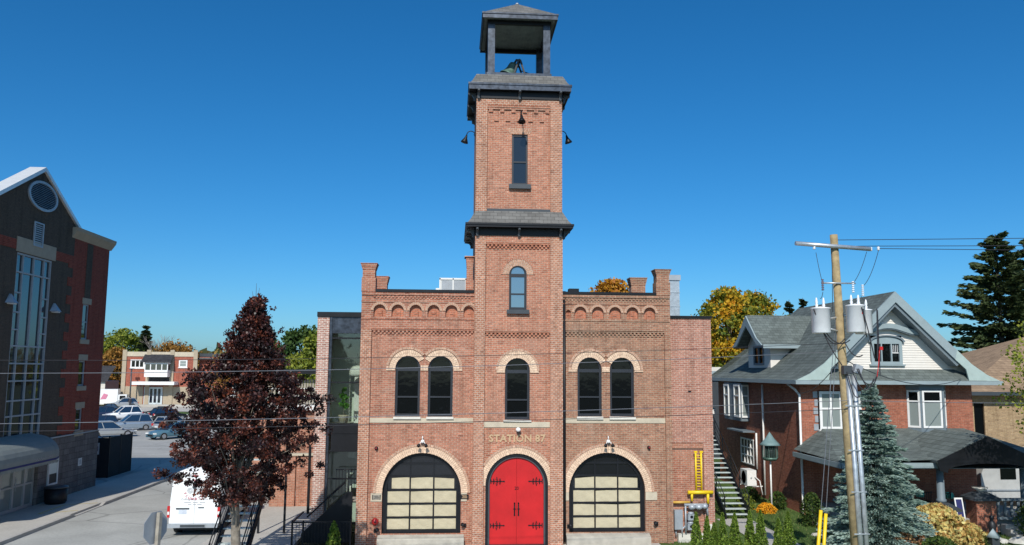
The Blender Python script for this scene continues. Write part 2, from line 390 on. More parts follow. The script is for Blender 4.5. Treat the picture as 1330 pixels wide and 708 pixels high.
        # box-projected uv in metres
        if len(s.f) < 60000:
            ul = me.uv_layers.new(name='UVMap').data
            for pi, p in enumerate(me.polygons):
                cu = s.uv.get(pi)
                nx, ny, nz = abs(p.normal.x), abs(p.normal.y), abs(p.normal.z)
                for k, li in enumerate(p.loop_indices):
                    if cu is not None and k < len(cu): ul[li].uv = cu[k]; continue
                    v = V[me.loops[li].vertex_index] + off
                    if ny >= nx and ny >= nz * 0.35: ul[li].uv = (v[0], v[2])
                    elif nx >= ny and nx >= nz * 0.35: ul[li].uv = (v[1], v[2])
                    else: ul[li].uv = (v[0], v[1])
        if smooth: me.polygons.foreach_set('use_smooth', [True] * len(me.polygons))
        elif s.sm:
            me.polygons.foreach_set('use_smooth', [i in s.sm for i in range(len(me.polygons))])
        col.objects.link(o)
        if parent is not None: o.parent = parent
        return o
def thing(name, label, cat, loc=(0, 0, 0), rz=0, group=None):
    o = bpy.data.objects.new(name, None); col.objects.link(o); o.location = loc; o.rotation_euler = (0, 0, rz)
    o.empty_display_size = 0.3
    return tag(o, label, cat, group)
def copy_tree(o, parent=None):
    c = o.copy(); col.objects.link(c)
    if parent is not None: c.parent = parent
    for ch in list(o.children): copy_tree(ch, c)
    return c
def bx(*a): return MB().box(*a)
def archpoly(cx, hw, z0, zs, n=20, rise=None):
    """opening with a round head, counter-clockwise from the bottom left"""
    rise = hw if rise is None else rise
    p = [(cx - hw, z0), (cx + hw, z0)]
    for i in range(n + 1):
        t = PI * i / n; p.append((cx + hw * math.cos(t), zs + rise * math.sin(t)))
    return p
def rect(x0, x1, z0, z1): return [(x0, z0), (x1, z0), (x1, z1), (x0, z1)]
def text_mesh(body, size, thick=0.01, align='CENTER', spacing=1.0, bold=0.0):
    cu = bpy.data.curves.new('t', 'FONT'); cu.body = body; cu.size = size; cu.extrude = thick / 2
    cu.align_x = align; cu.align_y = 'CENTER'; cu.space_character = spacing; cu.offset = bold; cu.resolution_u = 2
    o = bpy.data.objects.new('t', cu); col.objects.link(o); dg = bpy.context.evaluated_depsgraph_get()
    me = bpy.data.meshes.new_from_object(o.evaluated_get(dg)); bpy.data.objects.remove(o); bpy.data.curves.remove(cu)
    mb = MB(); mb.v = [tuple(v.co) for v in me.vertices]; mb.f = [tuple(p.vertices) for p in me.polygons]
    bpy.data.meshes.remove(me); return mb
def place(mb, loc, rot=(0, 0, 0), scale=(1, 1, 1)):
    m = Euler(rot).to_matrix(); mb.v = [tuple(Vector(loc) + m @ Vector((v[0] * scale[0], v[1] * scale[1], v[2] * scale[2]))) for v in mb.v]
    return mb
def merge(a, b):
    n = len(a.v); k = len(a.f); a.v += b.v
    for i, f in enumerate(b.f):
        if i in b.sm: a.sm.add(k + i)
        if i in b.uv: a.uv[k + i] = b.uv[i]
        a.f.append(tuple(n + j for j in f))
    return a

# ------------------------------------------------------------------ leaves
def leaf_mesh(name, centers, size, mat, parent, seed=0, aspect=0.75, up=0.0, droop=None, rndval=None, tri=False, dirs=None):
    """one small bent leaf-sized face for every centre"""
    g = np.random.default_rng(seed); C = np.asarray(centers, float) - np.array(wloc(parent)); N = len(C)
    if dirs is None:
        a = g.normal(size=(N, 3)); a[:, 2] += up
    else: a = np.asarray(dirs, float) + g.normal(size=(N, 3)) * 0.25
    a /= np.linalg.norm(a, axis=1)[:, None] + 1e-9
    b = np.cross(a, g.normal(size=(N, 3))); b /= np.linalg.norm(b, axis=1)[:, None] + 1e-9
    s = (size * g.uniform(0.6, 1.3, N))[:, None]
    V = np.empty((N, 4, 3)); ab = a * s; bb = b * s * aspect
    V[:, 0] = C - ab * 0.5; V[:, 1] = C + bb * 0.5 + ab * 0.05; V[:, 2] = C + ab * 0.55; V[:, 3] = C - bb * 0.5 + ab * 0.05
    me = bpy.data.meshes.new(name); me.vertices.add(4 * N); me.vertices.foreach_set('co', V.reshape(-1))
    me.loops.add(4 * N); me.loops.foreach_set('vertex_index', np.arange(4 * N, dtype=np.int32))
    me.polygons.add(N); me.polygons.foreach_set('loop_start', np.arange(0, 4 * N, 4, dtype=np.int32))
    me.polygons.foreach_set('loop_total', np.full(N, 4, dtype=np.int32))
    me.update(calc_edges=True)
    at = me.attributes.new('rnd', 'FLOAT', 'FACE')
    r = g.uniform(0, 1, N) if rndval is None else np.clip(rndval + g.normal(size=N) * 0.13, 0, 1)
    at.data.foreach_set('value', r.astype(np.float32))
    me.materials.append(mat)
    o = bpy.data.objects.new(name, me); col.objects.link(o); o.parent = parent
    return o
def clumps(g, anchors, radii, n, flat_z=0.8):
    """leaf positions as clumps around anchors: thin shells with some inside"""
    A = np.asarray(anchors); N = len(A)
    d = g.normal(size=(N, n, 3)); d /= np.linalg.norm(d, axis=2)[:, :, None]
    rr = (g.uniform(0, 1, (N, n)) ** 0.5)[:, :, None] * np.asarray(radii).reshape(N, 1, 1)
    P = A[:, None, :] + d * rr * np.array([1, 1, flat_z]); return P.reshape(-1, 3)
def deciduous(name, label, cat, base, height, width, mat, trunk_h=0.25, leaf=0.2, nclump=160, per=60, cr=0.12, seed=1, profile=None, bark=None, group=None, trunk_r=None, topx=0.0, limbs=9, inner=0.25, rag=0.1):
    g = np.random.default_rng(seed); t = thing(name, label, cat, base, group=group)
    base = np.array(base, float); H = height; W = width / 2; r0 = trunk_r or H * 0.022
    prof = profile or (lambda u: math.sin(PI * min(1, max(0, 0.08 + 0.92 * u))) ** 0.55)
    mb = MB()
    zt = H * trunk_h
    path = [base + np.array([topx * (k / 6) ** 1.3 + g.normal() * 0.01 * H * (k > 0), g.normal() * 0.008 * H * (k > 0), H * 0.93 * k / 6]) for k in range(7)]
    mb.tube([tuple(p) for p in path], [r0 * (1.1 * (1 - k / 6.3) ** 1.25) for k in range(7)], 8)
    anchors = []; rads = []; vals = []
    for i in range(nclump):
        u = g.uniform(0, 1) ** 0.85; ang = g.uniform(0, 2 * PI); rr = (g.uniform(inner, 1) ** 0.5) * prof(u) * W * g.uniform(0.78, 1.12) * (1 + rag * math.sin(3 * ang + 7 * u + seed) + rag * 0.7 * math.sin(5 * ang - 11 * u))
        c = base + np.array([topx * (0.2 + 0.8 * u) + rr * math.cos(ang), rr * math.sin(ang), zt + (H - zt) * u * 0.97])
        anchors.append(c); rads.append(cr * width * g.uniform(0.6, 1.25)); vals.append(g.uniform(0.1, 0.9))
    for i in range(min(limbs * 4, nclump)):
        a = anchors[i]; k = g.uniform(0.25, 0.75); zz = (a[2] - base[2]) * (0.35 + 0.35 * k)
        f = zz / (H * 0.93) * 6; j = int(min(5, f)); p0 = path[j] + (path[j + 1] - path[j]) * (f - j)
        mid = (p0 + a) / 2 + np.array([0, 0, 0.04 * H]); rb = r0 * 0.22 * (1 - zz / H)
        mb.tube([tuple(p0), tuple(mid), tuple(a)], [rb, rb * 0.6, rb * 0.2], 5)
    mb.build('trunk', bark or M_BARK, t)
    P = clumps(g, anchors, rads, per); v = np.repeat(vals, per)
    leaf_mesh('crown', P, leaf, mat, t, seed + 5, up=0.4, rndval=v)
    return t
def conifer(name, label, cat, base, height, width, mat, seed=1, layers=26, leaf=0.12, low=0.05, per=28, sweep=-0.15, bark=None, group=None, power=0.85, branches=12, jitter=0.2, clump=0.06, aspect=0.32):
    """tiers of branches hung with sprays of needles"""
    g = np.random.default_rng(seed); t = thing(name, label, cat, base, group=group); base = np.array(base, float)
    H = height; W = width / 2; mb = MB(); mb.tube([tuple(base), tuple(base + [0, 0, H * 0.5]), tuple(base + [0, 0, H * 0.99])], [H * 0.02, H * 0.011, H * 0.002], 7)
    pts = []; dirs = []; vals = []
    for L in range(layers):
        u = low + (1 - low) * L / layers; z = H * u; rad = W * (1 - u) ** power + 0.03 * W
        nb = max(4, int(branches * (0.4 + 0.6 * (1 - u))))
        a0 = g.uniform(0, 2 * PI)
        for b in range(nb):
            ang = a0 + 2 * PI * b / nb + g.normal() * 0.15; ln = rad * g.uniform(1 - jitter, 1 + jitter * 0.6)
            d = np.array([math.cos(ang), math.sin(ang), 0]); p0 = base + np.array([0, 0, z + g.normal() * H * 0.008])
            tip = p0 + d * ln + np.array([0, 0, sweep * ln + 0.12 * ln * (u > 0.6)])
            if b % 3 == 0: mb.tube([tuple(p0), tuple(tip)], [H * 0.0028, H * 0.001], 4, cap=False)
            val = g.uniform(0.2, 0.8)
            s = g.uniform(0.12, 1, per) ** 0.75
            q = p0 + (tip - p0) * s[:, None]; side = np.array([-d[1], d[0], 0]) * g.normal(size=(per, 1)) * ln * 0.16 * (1.1 - s[:, None] * 0.8)
            q = q + side + np.array([0, 0, 1]) * g.normal(size=(per, 1)) * clump * 0.35 * H * 0.1
            q[:, 2] -= 0.05 * ln * (1 - s) ** 2
            pts.append(q); vals.append(np.full(per, val))
            dd = d + side * 1.5 / (ln + 1e-6) + np.array([0, 0, 0.15]); dirs.append(np.tile(d, (per, 1)) + side / (0.3 * ln + 1e-6))
    mb.build('trunk', bark or M_BARKD, t)
    leaf_mesh('crown', np.concatenate(pts), leaf, mat, t, seed + 3, aspect=aspect, rndval=np.concatenate(vals), dirs=np.concatenate(dirs))
    return t
def shrub(name, label, cat, base, rx, ry, h, mat, leaf=0.07, n=2200, seed=1, group=None, cone=False, stemmat=None, loose=0.15):
    g = np.random.default_rng(seed); t = thing(name, label, cat, base, group=group); b = np.array(base, float)
    u = g.uniform(0, 1, n); ang = g.uniform(0, 2 * PI, n)
    if cone: rr = (1 - u) ** 0.7 * (0.9 + 0.22 * np.sin(ang * 5 + u * 9))
    else: rr = np.sqrt(np.clip(1 - (np.abs(u - 0.38) / 0.62) ** 2.2, 0, 1)) * (0.9 + 0.12 * np.sin(ang * 4 + u * 7) + 0.08 * np.sin(ang * 9))
    k = g.uniform(0.45, 1, n) ** 0.4 * (1 + g.normal(size=n) * loose * 0.5)
    P = np.stack([b[0] + rx * rr * k * np.cos(ang), b[1] + ry * rr * k * np.sin(ang), b[2] + h * u], 1)
    mb = MB()
    for i in range(6):
        a = i * PI / 3; mb.tube([(b[0], b[1], b[2]), (b[0] + rx * 0.5 * math.cos(a), b[1] + ry * 0.5 * math.sin(a), b[2] + h * 0.6)], [0.025, 0.008], 5)
    mb.build('stem', stemmat or M_BARKD, t)
    lf = leaf_mesh('foliage', P, leaf, mat, t, seed + 2, up=0.5)
    return t

# ================================================================== GROUND
def sheet(name, pts, z, mat, thick=0.0):
    mb = MB()
    if thick: mb.plate(pts, [], z - thick, z, axis='Z')
    else:
        n = mb.add([(p[0], p[1], z) for p in pts]); mb.face(range(n, n + len(pts)))
    return tag(mb.build(name, mat, None), kind='structure')
sheet('ground', [(-3000, -500), (3000, -500), (3000, 5000), (-3000, 5000)], -0.16, A_DRY)
sheet('road', [(-17.0, -60), (8.0, -60), (8.0, 30.9), (-6.3, 30.9), (-6.3, 50.0), (-8.5, 60), (-17.0, 60)], -0.12, A_ROAD)
sheet('car_park', [(-75, 60), (-5, 60), (-5, 121), (-30, 121), (-40, 118.5), (-75, 117)], -0.115, A_LOT)
sheet('office_lot', [(-75, 49.5), (-17, 49.5), (-17, 59.99), (-75, 59.99)], -0.112, A_LOT)
sheet('far_lot', [(-90, 131), (-20, 131), (-20, 147.6), (-90, 147.6)], -0.11, A_WALK)
# left pavement with its kerb, dropped at the driveway
pv = MB()
pv.plate([(-20.0, -60), (-17.15, -60), (-17.15, 39.0), (-17.15, 43.0), (-17.15, 62), (-20.0, 62)], [], -0.3, 0.0, axis='Z')
tag(pv.build('pavement', A_WALK), kind='structure')
kb = MB(); kb.box(-17.15, -16.98, -60, 39.0, -0.3, 0.02); kb.box(-17.15, -16.98, 42.6, 62, -0.3, 0.02)
kb.plate([(39.0, -0.3), (42.6, -0.3), (42.6, 0.02), (42.2, -0.09), (39.4, -0.09), (39.0, 0.02)], [], -17.15, -16.98, axis='X')
tag(kb.build('kerb', A_KERB), kind='structure')
pn = MB()
for (a, b) in (((-18.6, 39.3), (-17.3, 40.3)), ((-18.6, 41.8), (-18.6, 39.3)), ((-18.6, 41.8), (-17.3, 42.4))):
    a = Vector((a[0], a[1], 0.004)); b = Vector((b[0], b[1], 0.004)); d = (b - a).normalized(); s = Vector((-d.y, d.x, 0)) * 0.06
    n = pn.add([a - s, b - s, b + s, a + s]); pn.face((n, n + 1, n + 2, n + 3))
tag(pn.build('pavement_marking', flat('faded_yellow_line', (0.5, 0.4, 0.16), 0.8, var=0.3, scale=10)), kind='structure')
# forecourt, lawn, paths
fc = MB(); fc.plate([(-5.9, 30.4), (8.0, 30.4), (8.0, 32.0), (-5.9, 32.0)], [], -0.25, 0.0, axis='Z'); tag(fc.build('forecourt', A_WALK), kind='structure')
sheet('walkway', [(-9.4, 28.0), (-5.9, 28.0), (-5.9, 46), (-9.4, 46)], 0.0, A_WALK, 0.25)
lw = MB(); lw.plate([(8.0, 20), (60, 20), (60, 62), (8.0, 62)], [], -0.3, -0.01, axis='Z'); tag(lw.build('lawn', A_GRASS), kind='structure')
sheet('garden_path', [(11.9, 29.5), (13.4, 29.5), (13.4, 37), (11.9, 37)], 0.004, A_WALK)
sheet('driveway', [(25.5, 20), (32, 20), (32, 60), (25.5, 60)], 0.0, A_WALK)
sheet('far_lawn', [(-60, 122), (-30, 124), (-30, 130.5), (-60, 129)], -0.10, A_GRASS)
# painted bays
bay = MB()
for i in range(9):
    x = -50 + i * 4.2; y = 96
    n = bay.add([(x, y, -0.108), (x + 0.14, y, -0.108), (x + 0.14, y + 6, -0.108), (x, y + 6, -0.108)]); bay.face((n, n + 1, n + 2, n + 3))
for yy in (66.3, 72.4, 75.5):
    n = bay.add([(-30, yy, -0.108), (-19.5, yy - 0.4, -0.108), (-19.5, yy - 0.25, -0.108), (-30, yy + 0.15, -0.108)]); bay.face((n, n + 1, n + 2, n + 3))
tag(bay.build('bay_marking', flat('white_road_paint', (0.6, 0.6, 0.58), 0.8, var=0.2)), kind='structure')

# grass blades on the lawn between the houses
g = np.random.default_rng(5)
gx = g.uniform(8.3, 24.5, 26000); gy = g.uniform(29.5, 46, 26000)
keep = ~((gx > 11.8) & (gx < 13.5) & (gy < 37)) & ~((gx > 16.2) & (gy > 33)) & ~((gx < 10.5) & (gy > 32.1))
gp = np.stack([gx[keep], gy[keep], np.full(keep.sum(), 0.02)], 1)
GR = leafmat('grass_blades', [(0.05, 0.10, 0.02), (0.08, 0.15, 0.03), (0.12, 0.19, 0.045), (0.2, 0.2, 0.07)], 0.7, 0.2)
gt = bpy.data.objects.new('tmp', None)
grass = leaf_mesh('grass', gp, 0.11, GR, None, 9, aspect=0.25, dirs=np.tile([0, 0.1, 1.0], (len(gp), 1)))
tag(grass, 'short green lawn grass between the two brick buildings', 'grass', kind='stuff')

# ================================================================== FIRE HALL
hall = thing('fire_hall', 'old red brick fire hall with tall bell tower and red arched entrance', 'building', (0.4, 32, 0))
YF = 32.0
def window(parent, name, cx, hw, z0, zs, y, rise=None, fr=0.1, mid=None, glass=G_DARK, frame=M_FRAME, arched=True, dep=0.1):
    """frame with a lower sash, an upper sash and a round head light; the panes are a child"""
    mid = mid if mid is not None else z0 + (zs - z0) * 0.5
    mb = MB()
    if arched:
        outer = archpoly(cx, hw, z0, zs, 24, rise); rr = hw if rise is None else rise
        holes = [rect(cx - hw + fr, cx + hw - fr, z0 + fr * 1.2, mid - 0.03), rect(cx - hw + fr, cx + hw - fr, mid + 0.03, zs - 0.1),
                 archpoly(cx, hw - fr, zs + 0.03, zs + 0.05, 20, rr - fr)]
    else:
        outer = rect(cx - hw, cx + hw, z0, zs)
        holes = [rect(cx - hw + fr, cx + hw - fr, z0 + fr, mid - 0.03), rect(cx - hw + fr, cx + hw - fr, mid + 0.03, zs - fr)]
    mb.plate(outer, [h[::-1] for h in holes], y, y + dep)
    # moulded outer bead
    if arched:
        mb.arch_ring(cx, zs, hw - 0.045, hw - 0.002, y - 0.035, y - 0.001, n=24) if rise is None else None
        mb.box(cx - hw + 0.002, cx - hw + 0.045, y - 0.035, y - 0.001, z0, zs); mb.box(cx + hw - 0.045, cx + hw - 0.002, y - 0.035, y - 0.001, z0, zs)
    f = mb.build(name, frame, parent)
    p = MB(); i = 0.02
    p.plate(archpoly(cx, hw - i, z0 + i, zs, 24, (rise or hw) - i) if arched else rect(cx - hw + i, cx + hw - i, z0 + i, zs - i), [], y + dep * 0.5, y + dep * 0.5 + 0.008)
    p.build('pane', glass, f)
    return f
GAR = []
def ring(name, parent, cx, cz, r0, r1, y0, y1, mat, n=40, a0=0, a1=180):
    return MB().arch_ring(cx, cz, r0, r1, y0, y1, a0, a1, n).build(name, mat, parent)
def dentils(mb, x0, x1, z, y0, y1, pitch=0.155, w_=0.08, h=0.075):
    n = int((x1 - x0) / pitch)
    for i in range(n):
        x = x0 + (i + 0.3) * (x1 - x0) / n; mb.box(x, x + w_, y0, y1, z, z + h); 
        if i < n - 1: mb.box(x + pitch * 0.5, x + pitch * 0.5 + w_, y0 + 0.02, y1, z - h - 0.004, z - 0.006)
    return mb

# --- side bays of the front: (x0, x1, pilaster side, windows, garage centre, brick)
WINS = {'w': (-1.745, -0.485), 'e': (5.345, 6.63)}
for side, (x0, x1, px0, px1, wx, gcx, mat) in {'w': (-3.17, 0.80, -3.58, -3.17, WINS['w'], -1.13, B_OLD), 'e': (4.22, 8.33, 8.33, 8.57, WINS['e'], 6.01, B_EAST)}.items():
    zs_w = 6.63 if side == 'w' else 6.62
    z0w = 4.79 if side == 'w' else 4.81
    holes = [archpoly(c, 0.48, z0w, zs_w, 24)[::-1] for c in wx] + [archpoly(gcx, 1.49, 0.42, 1.93, 36)[::-1]]
    MB().plate(rect(x0, x1, 0.0, 8.15), holes, YF, YF + 0.3).build('front_wall', mat, hall)
    # frieze with blind arches
    if side == 'w': cs = [-2.88 + 0.695 * i for i in range(6)]; fx0, fx1 = -3.58, 0.80
    else: cs = [4.28 + 0.693 * i for i in range(6)]; cs[0] = 4.50; fx0, fx1 = 4.22, 8.57
    hh = [archpoly(c, 0.235 if not (side == 'e' and i == 0) else 0.10, 8.62, 8.86, 16)[::-1] for i, c in enumerate(cs)]
    if side == 'w': hh[-1] = archpoly(cs[-1] - 0.02, 0.2, 8.62, 8.86, 16)[::-1]
    MB().plate(rect(fx0, fx1, 8.15, 9.58), hh, YF - 0.1, YF + 0.03).build('frieze', mat, hall)
    MB().box(fx0, fx1, YF + 0.03, YF + 0.3, 8.15, 9.57).build('niche_back', B_NICHE, hall)
    nb = MB()
    for c in cs:
        nb.box(c - 0.10, c + 0.10, YF - 0.02, YF + 0.032, 8.62, 8.86); nb.box(c - 0.06, c + 0.06, YF - 0.045, YF - 0.019, 8.74, 8.8)
    split_build(nb, 'niche_relief', B_NICHE, hall, 16)
    for i, c in enumerate(cs):
        if side == 'e' and i == 0: continue
        a1 = 180 if not (side == 'w' and i == 5) else 180
        MB().arch_ring(c, 8.86, 0.236, 0.335, YF - 0.128, YF - 0.098, 0 if not (side == 'w' and i == 5) else 35, 180, 16).build('blind_arch', B_ARCH2, hall)
    st = MB(); st.box(fx0 + 0.0, fx1, YF - 0.125, YF - 0.098, 8.52, 8.58); st.box(fx0 - 0.01, fx1, YF - 0.13, YF - 0.098, 9.18, 9.235)
    st.box(x0 + 0.002, x1, YF - 0.07, YF - 0.002, 8.09, 8.148); st.box(fx0, fx1, YF - 0.15, YF - 0.098, 9.46, 9.55)
    split_build(st, 'string_course', mat, hall)
    dentils(MB(), x0 + 0.02, x1 - 0.02, 8.01, YF - 0.06, YF - 0.002).build('dentil_band', mat, hall); dn = MB(); dentils(dn, (fx0 + 0.42) if side == 'w' else fx0, fx1 - 0.15, 9.37, YF - 0.14, YF - 0.098, pitch=0.14, h=0.06)
    dn.build('dentil_band', B_NICHE if False else mat, hall)
    MB().box(px0, px1, YF - 0.1, YF + 0.3, 0, 8.149).build('pilaster', B_PIER if side == 'w' else mat, hall)
    # stone band, sills, jamb stones
    ss = MB(); ss.box(x0 + 0.002, x1 - (0.0 if side == 'w' else 0.0), YF - 0.025, YF - 0.001, 4.56, 4.745); ss.build('stone_band', M_STONE, hall)
    for c in wx: MB().box(c - 0.52, c + 0.52, YF - 0.09, YF + 0.12, 4.70, 4.787 if side == 'w' else 4.807).build('window_sill', M_SILLW, hall)
    j = MB(); j.box(max(gcx - 1.92, x0 + 0.004), gcx - 1.5, YF - 0.03, YF - 0.001, 1.62, 1.925); j.box(gcx + 1.5, gcx + (1.72 if side == 'w' else 1.95), YF - 0.03, YF - 0.001, 1.62, 1.925)
    split_build(j, 'spring_stone', M_STONE, hall)
    # arches: pale ring and a thin outer course
    c0, c1 = wx; half = (c1 - c0) / 2
    for k, c in enumerate(wx):
        cut = math.degrees(math.acos(min(1, half / 0.74)))
        a0, a1 = (cut, 180) if k == 0 else (0, 180 - cut)
        ring('window_arch', hall, c, zs_w, 0.482, 0.72, YF - 0.035, YF - 0.001, B_ARCH, 34, a0, a1)
        cut2 = math.degrees(math.acos(min(1, half / 0.84))); a0, a1 = (cut2, 180) if k == 0 else (0, 180 - cut2)
        ring('outer_arch', hall, c, zs_w, 0.74, 0.84, YF - 0.05, YF - 0.001, B_ARCH2, 34, a0, a1)
    im = MB(); im.box(c0 - 0.84, c0 - 0.5, YF - 0.045, YF - 0.001, zs_w - 0.075, zs_w - 0.003); im.box(c1 + 0.5, c1 + 0.84, YF - 0.045, YF - 0.001, zs_w - 0.075, zs_w - 0.003)
    im.box(c0 + 0.49, c1 - 0.49, YF - 0.045, YF - 0.001, zs_w - 0.075, zs_w + 0.12); split_build(im, 'impost', B_ARCH, hall)
    ring('garage_arch', hall, gcx, 1.93, 1.492, 1.74, YF - 0.035, YF - 0.001, B_ARCH, 60)
    ring('outer_arch', hall, gcx, 1.93, 1.742, 1.84, YF - 0.05, YF - 0.001, B_ARCH2, 60, 0 if side == 'e' else 0, 180)
    for c in wx: window(hall, 'window', c, 0.48, z0w, zs_w, YF + 0.1, fr=0.09, mid=z0w + 0.75, glass=G_DARK)
    # sloping stone sill under the garage door
    sl = MB(); sl.plate([(YF - 0.35, 0.0), (YF + 0.28, 0.0), (YF + 0.28, 0.42), (YF + 0.1, 0.42), (YF - 0.3, 0.30), (YF - 0.35, 0.26)], [], gcx - 1.62, gcx + 1.62, axis='X')
    sl.build('door_sill', flat('worn_concrete', (0.42, 0.39, 0.33), 0.85, var=0.2, scale=2.5, bumpy=0.006), hall)
    # garage door
    gy = YF + 0.14
    fm = MB(); fm.plate(archpoly(gcx, 1.488, 0.425, 1.93, 36), [archpoly(gcx, 1.36, 0.56, 1.93, 36)[::-1]], gy, gy + 0.12)
    hz = [1.0, 1.51, 2.03, 2.54, 3.02]
    for z in hz:
        hw = math.sqrt(max(0, 1.37 ** 2 - max(0, z - 1.93) ** 2)); fm.box(gcx - hw, gcx + hw, gy + 0.02, gy + 0.08, z - 0.035, z + 0.035)
    for xx in (-0.45, 0.45):
        top = 1.93 + math.sqrt(1.365 ** 2 - xx ** 2); fm.box(gcx + xx - 0.025, gcx + xx + 0.025, gy + 0.024, gy + 0.076, 0.55, top)
    for xx in (-1.345, 1.345): fm.box(gcx + xx - 0.035, gcx + xx + 0.035, gy - 0.04, gy - 0.002, 0.43, 2.5 if abs(xx) < 0 else 2.2)
    gd = fm.build('garage_door', M_BLACK, hall)
    MB().plate(archpoly(gcx, 1.38, 0.54, 1.93, 36), [], gy + 0.07, gy + 0.078).build('pane', G_SMOKE, gd)
    # brown paper taped inside the lower lights
    lv = [(0.56, 0.965), (1.035, 1.475), (1.545, 1.995), (2.065, 2.505)]
    for r_, (za, zb) in enumerate(lv):
        for c_ in range(3):
            xa = gcx + (-1.33, -0.42, 0.48)[c_]; xb = gcx + (-0.48, 0.42, 1.33)[c_]
            if r_ == 3 and c_ == 0: xa += 0.18 if side == 'w' else 0.1
            if r_ == 3 and c_ == 2: xb -= 0.1
            tl = rnd.uniform(0, 0.05); tr = rnd.uniform(0, 0.05); nx = 9; nz = 5
            mb = MB(); ph = rnd.uniform(0, 6)
            zt0, zt1 = zb - tl, zb - tr
            if r_ == 3:
                for (xx, which) in ((xa, 0), (xb, 1)):
                    lim = 1.93 + math.sqrt(max(0.0, 1.34 ** 2 - (xx - gcx) ** 2)) - 0.03
                    if which == 0: zt0 = min(zt0, max(lim, za + 0.1))
                    else: zt1 = min(zt1, max(lim, za + 0.1))
            n = mb.add([(xa + (xb - xa) * i / nx, gy + 0.06 - 0.012 * (1 + math.sin(ph + i * 1.1 + q * 1.7 + r_)) * (rnd.random() * 0.6 + 0.4),
                         za + ((zt0 + (zt1 - zt0) * i / nx) - za) * q / nz) for q in range(nz + 1) for i in range(nx + 1)])
            for q in range(nz):
                for i in range(nx):
                    a = n + q * (nx + 1) + i; mb.face((a, a + 1, a + nx + 2, a + nx + 1), smooth=True)
            mb.build('paper_sheet', M_PAPER, gd)
    # cap flashing
cp = MB(); cp.box(-3.06, 0.76, YF - 0.16, YF + 0.3, 9.582, 9.69); cp.box(4.25, 8.02, YF - 0.16, YF + 0.3, 9.582, 9.68)
cp.box(4.6, 5.0, YF + 0.4, YF + 0.8, 9.5, 9.86)
split_build(cp, 'parapet_cap', M_BLACK, hall)
# corner turrets and small stacks
def stack(x0, x1, y0, y1, z0, z1, mat=B_OLD, flare=0.05):
    mb = MB(); h = z1 - z0
    mb.box(x0, x1, y0, y1, z0, z0 + h * 0.5); mb.box(x0 + 0.03, x1 - 0.03, y0 + 0.03, y1 - 0.03, z0 + h * 0.5, z0 + h * 0.78)
    for i in range(4): mb.box(x0 + 0.03 - (i + 1) * flare / 3, x1 - 0.03 + (i + 1) * flare / 3, y0 + 0.03 - (i + 1) * flare / 3, y1 - 0.03 + (i + 1) * flare / 3, z0 + h * (0.78 + i * 0.05), z0 + h * (0.83 + i * 0.05))
    mb.box(x0 - 0.06, x1 + 0.06, y0 - 0.06, y1 + 0.06, z0 + h * 0.98 + 0.001, z1 + 0.002)
    return mb
stack(-3.60, -3.06, YF - 0.12, YF + 0.45, 9.581, 10.70).build('corner_turret', B_OLD, hall)
stack(8.02, 8.59, YF - 0.12, YF + 0.45, 9.581, 10.63, B_EAST).build('corner_turret', B_EAST, hall)
stack(-3.55, -2.95, 36.2, 36.8, 9.2, 10.68).build('chimney', B_OLD, hall)
stack(-3.35, -2.55, 38.2, 38.7, 9.2, 10.15).build('chimney', B_OLD, hall)
stack(7.95, 8.65, 36.2, 36.8, 9.2, 10.78, B_EAST).build('chimney', B_EAST, hall)
stack(0.45, 0.76, 32.35, 32.9, 9.2, 11.1, B_OLD, 0.02).build('chimney', B_OLD, hall)
MB().box(6.4, 7.5, 40, 42, 9.3, 10.2).build('roof_hatch', M_TAR, hall)
sd_ = MB(); sd_.box(-3.58, -3.3, YF + 0.302, 46, 0, 9.45); sd_.box(8.29, 8.57, YF + 0.302, 46, 0, 9.45); sd_.box(-3.58, 8.57, 46, 46.3, 0, 9.45)
split_build(sd_, 'side_wall', B_OLD, hall)
MB().box(-3.3, 8.29, YF + 0.302, 46, 8.95, 9.15).build('roof', M_TAR, hall)

# --- tower
TY = 31.65; PY = 31.75
tx0, tx1 = 0.79, 4.24; pl, pr = 1.20, 3.75
TX = 2.483
holes = [archpoly(TX, 1.197, 0.0, 2.218, 36)[::-1], archpoly(TX, 0.48, 4.69, 6.57, 24)[::-1], archpoly(TX, 0.345, 8.93, 10.32, 20)[::-1]]
o_ = rect(pl, pr, 0, 12.0)
MB().plate(o_, [holes[0][:0] or h for h in holes], PY, PY + 0.3).build('tower_wall', B_TOWER, hall)
pm = MB(); pm.box(tx0, pl, TY, PY + 0.3, 0, 12.0); pm.box(pr, tx1, TY, PY + 0.3, 0, 12.0)
split_build(pm, 'tower_pilaster', B_PIER, hall)
bl = MB(); bl.box(pl + 0.001, pr - 0.001, TY, PY - 0.001, 8.08, 8.46); bl.box(pl + 0.001, pr - 0.001, TY, PY - 0.001, 11.55, 11.998); split_build(bl, 'tower_band', B_TOWER, hall)
dn = MB(); dn.box(pl + 0.002, pr - 0.002, TY + 0.02, PY - 0.001, 8.03, 8.078); dentils(dn, pl + 0.01, pr - 0.01, 7.945, TY + 0.03, PY - 0.001)
dn.build('dentil_band', B_NICHE, hall); dn = MB(); dn.box(pl + 0.002, pr - 0.002, TY + 0.02, PY - 0.001, 11.5, 11.548); dentils(dn, pl + 0.01, pr - 0.01, 11.415, TY + 0.03, PY - 0.001)
dn.build('dentil_band', B_NICHE, hall)
sb = MB(); sb.box(tx0, tx0 + 0.3, PY + 0.302, 35.1, 0, 17.45); sb.box(tx1 - 0.3, tx1, PY + 0.302, 35.1, 0, 17.45); sb.box(tx0, tx1, 35.1, 35.3, 0, 17.45); split_build(sb, 'tower_side_wall', B_TOWER, hall)
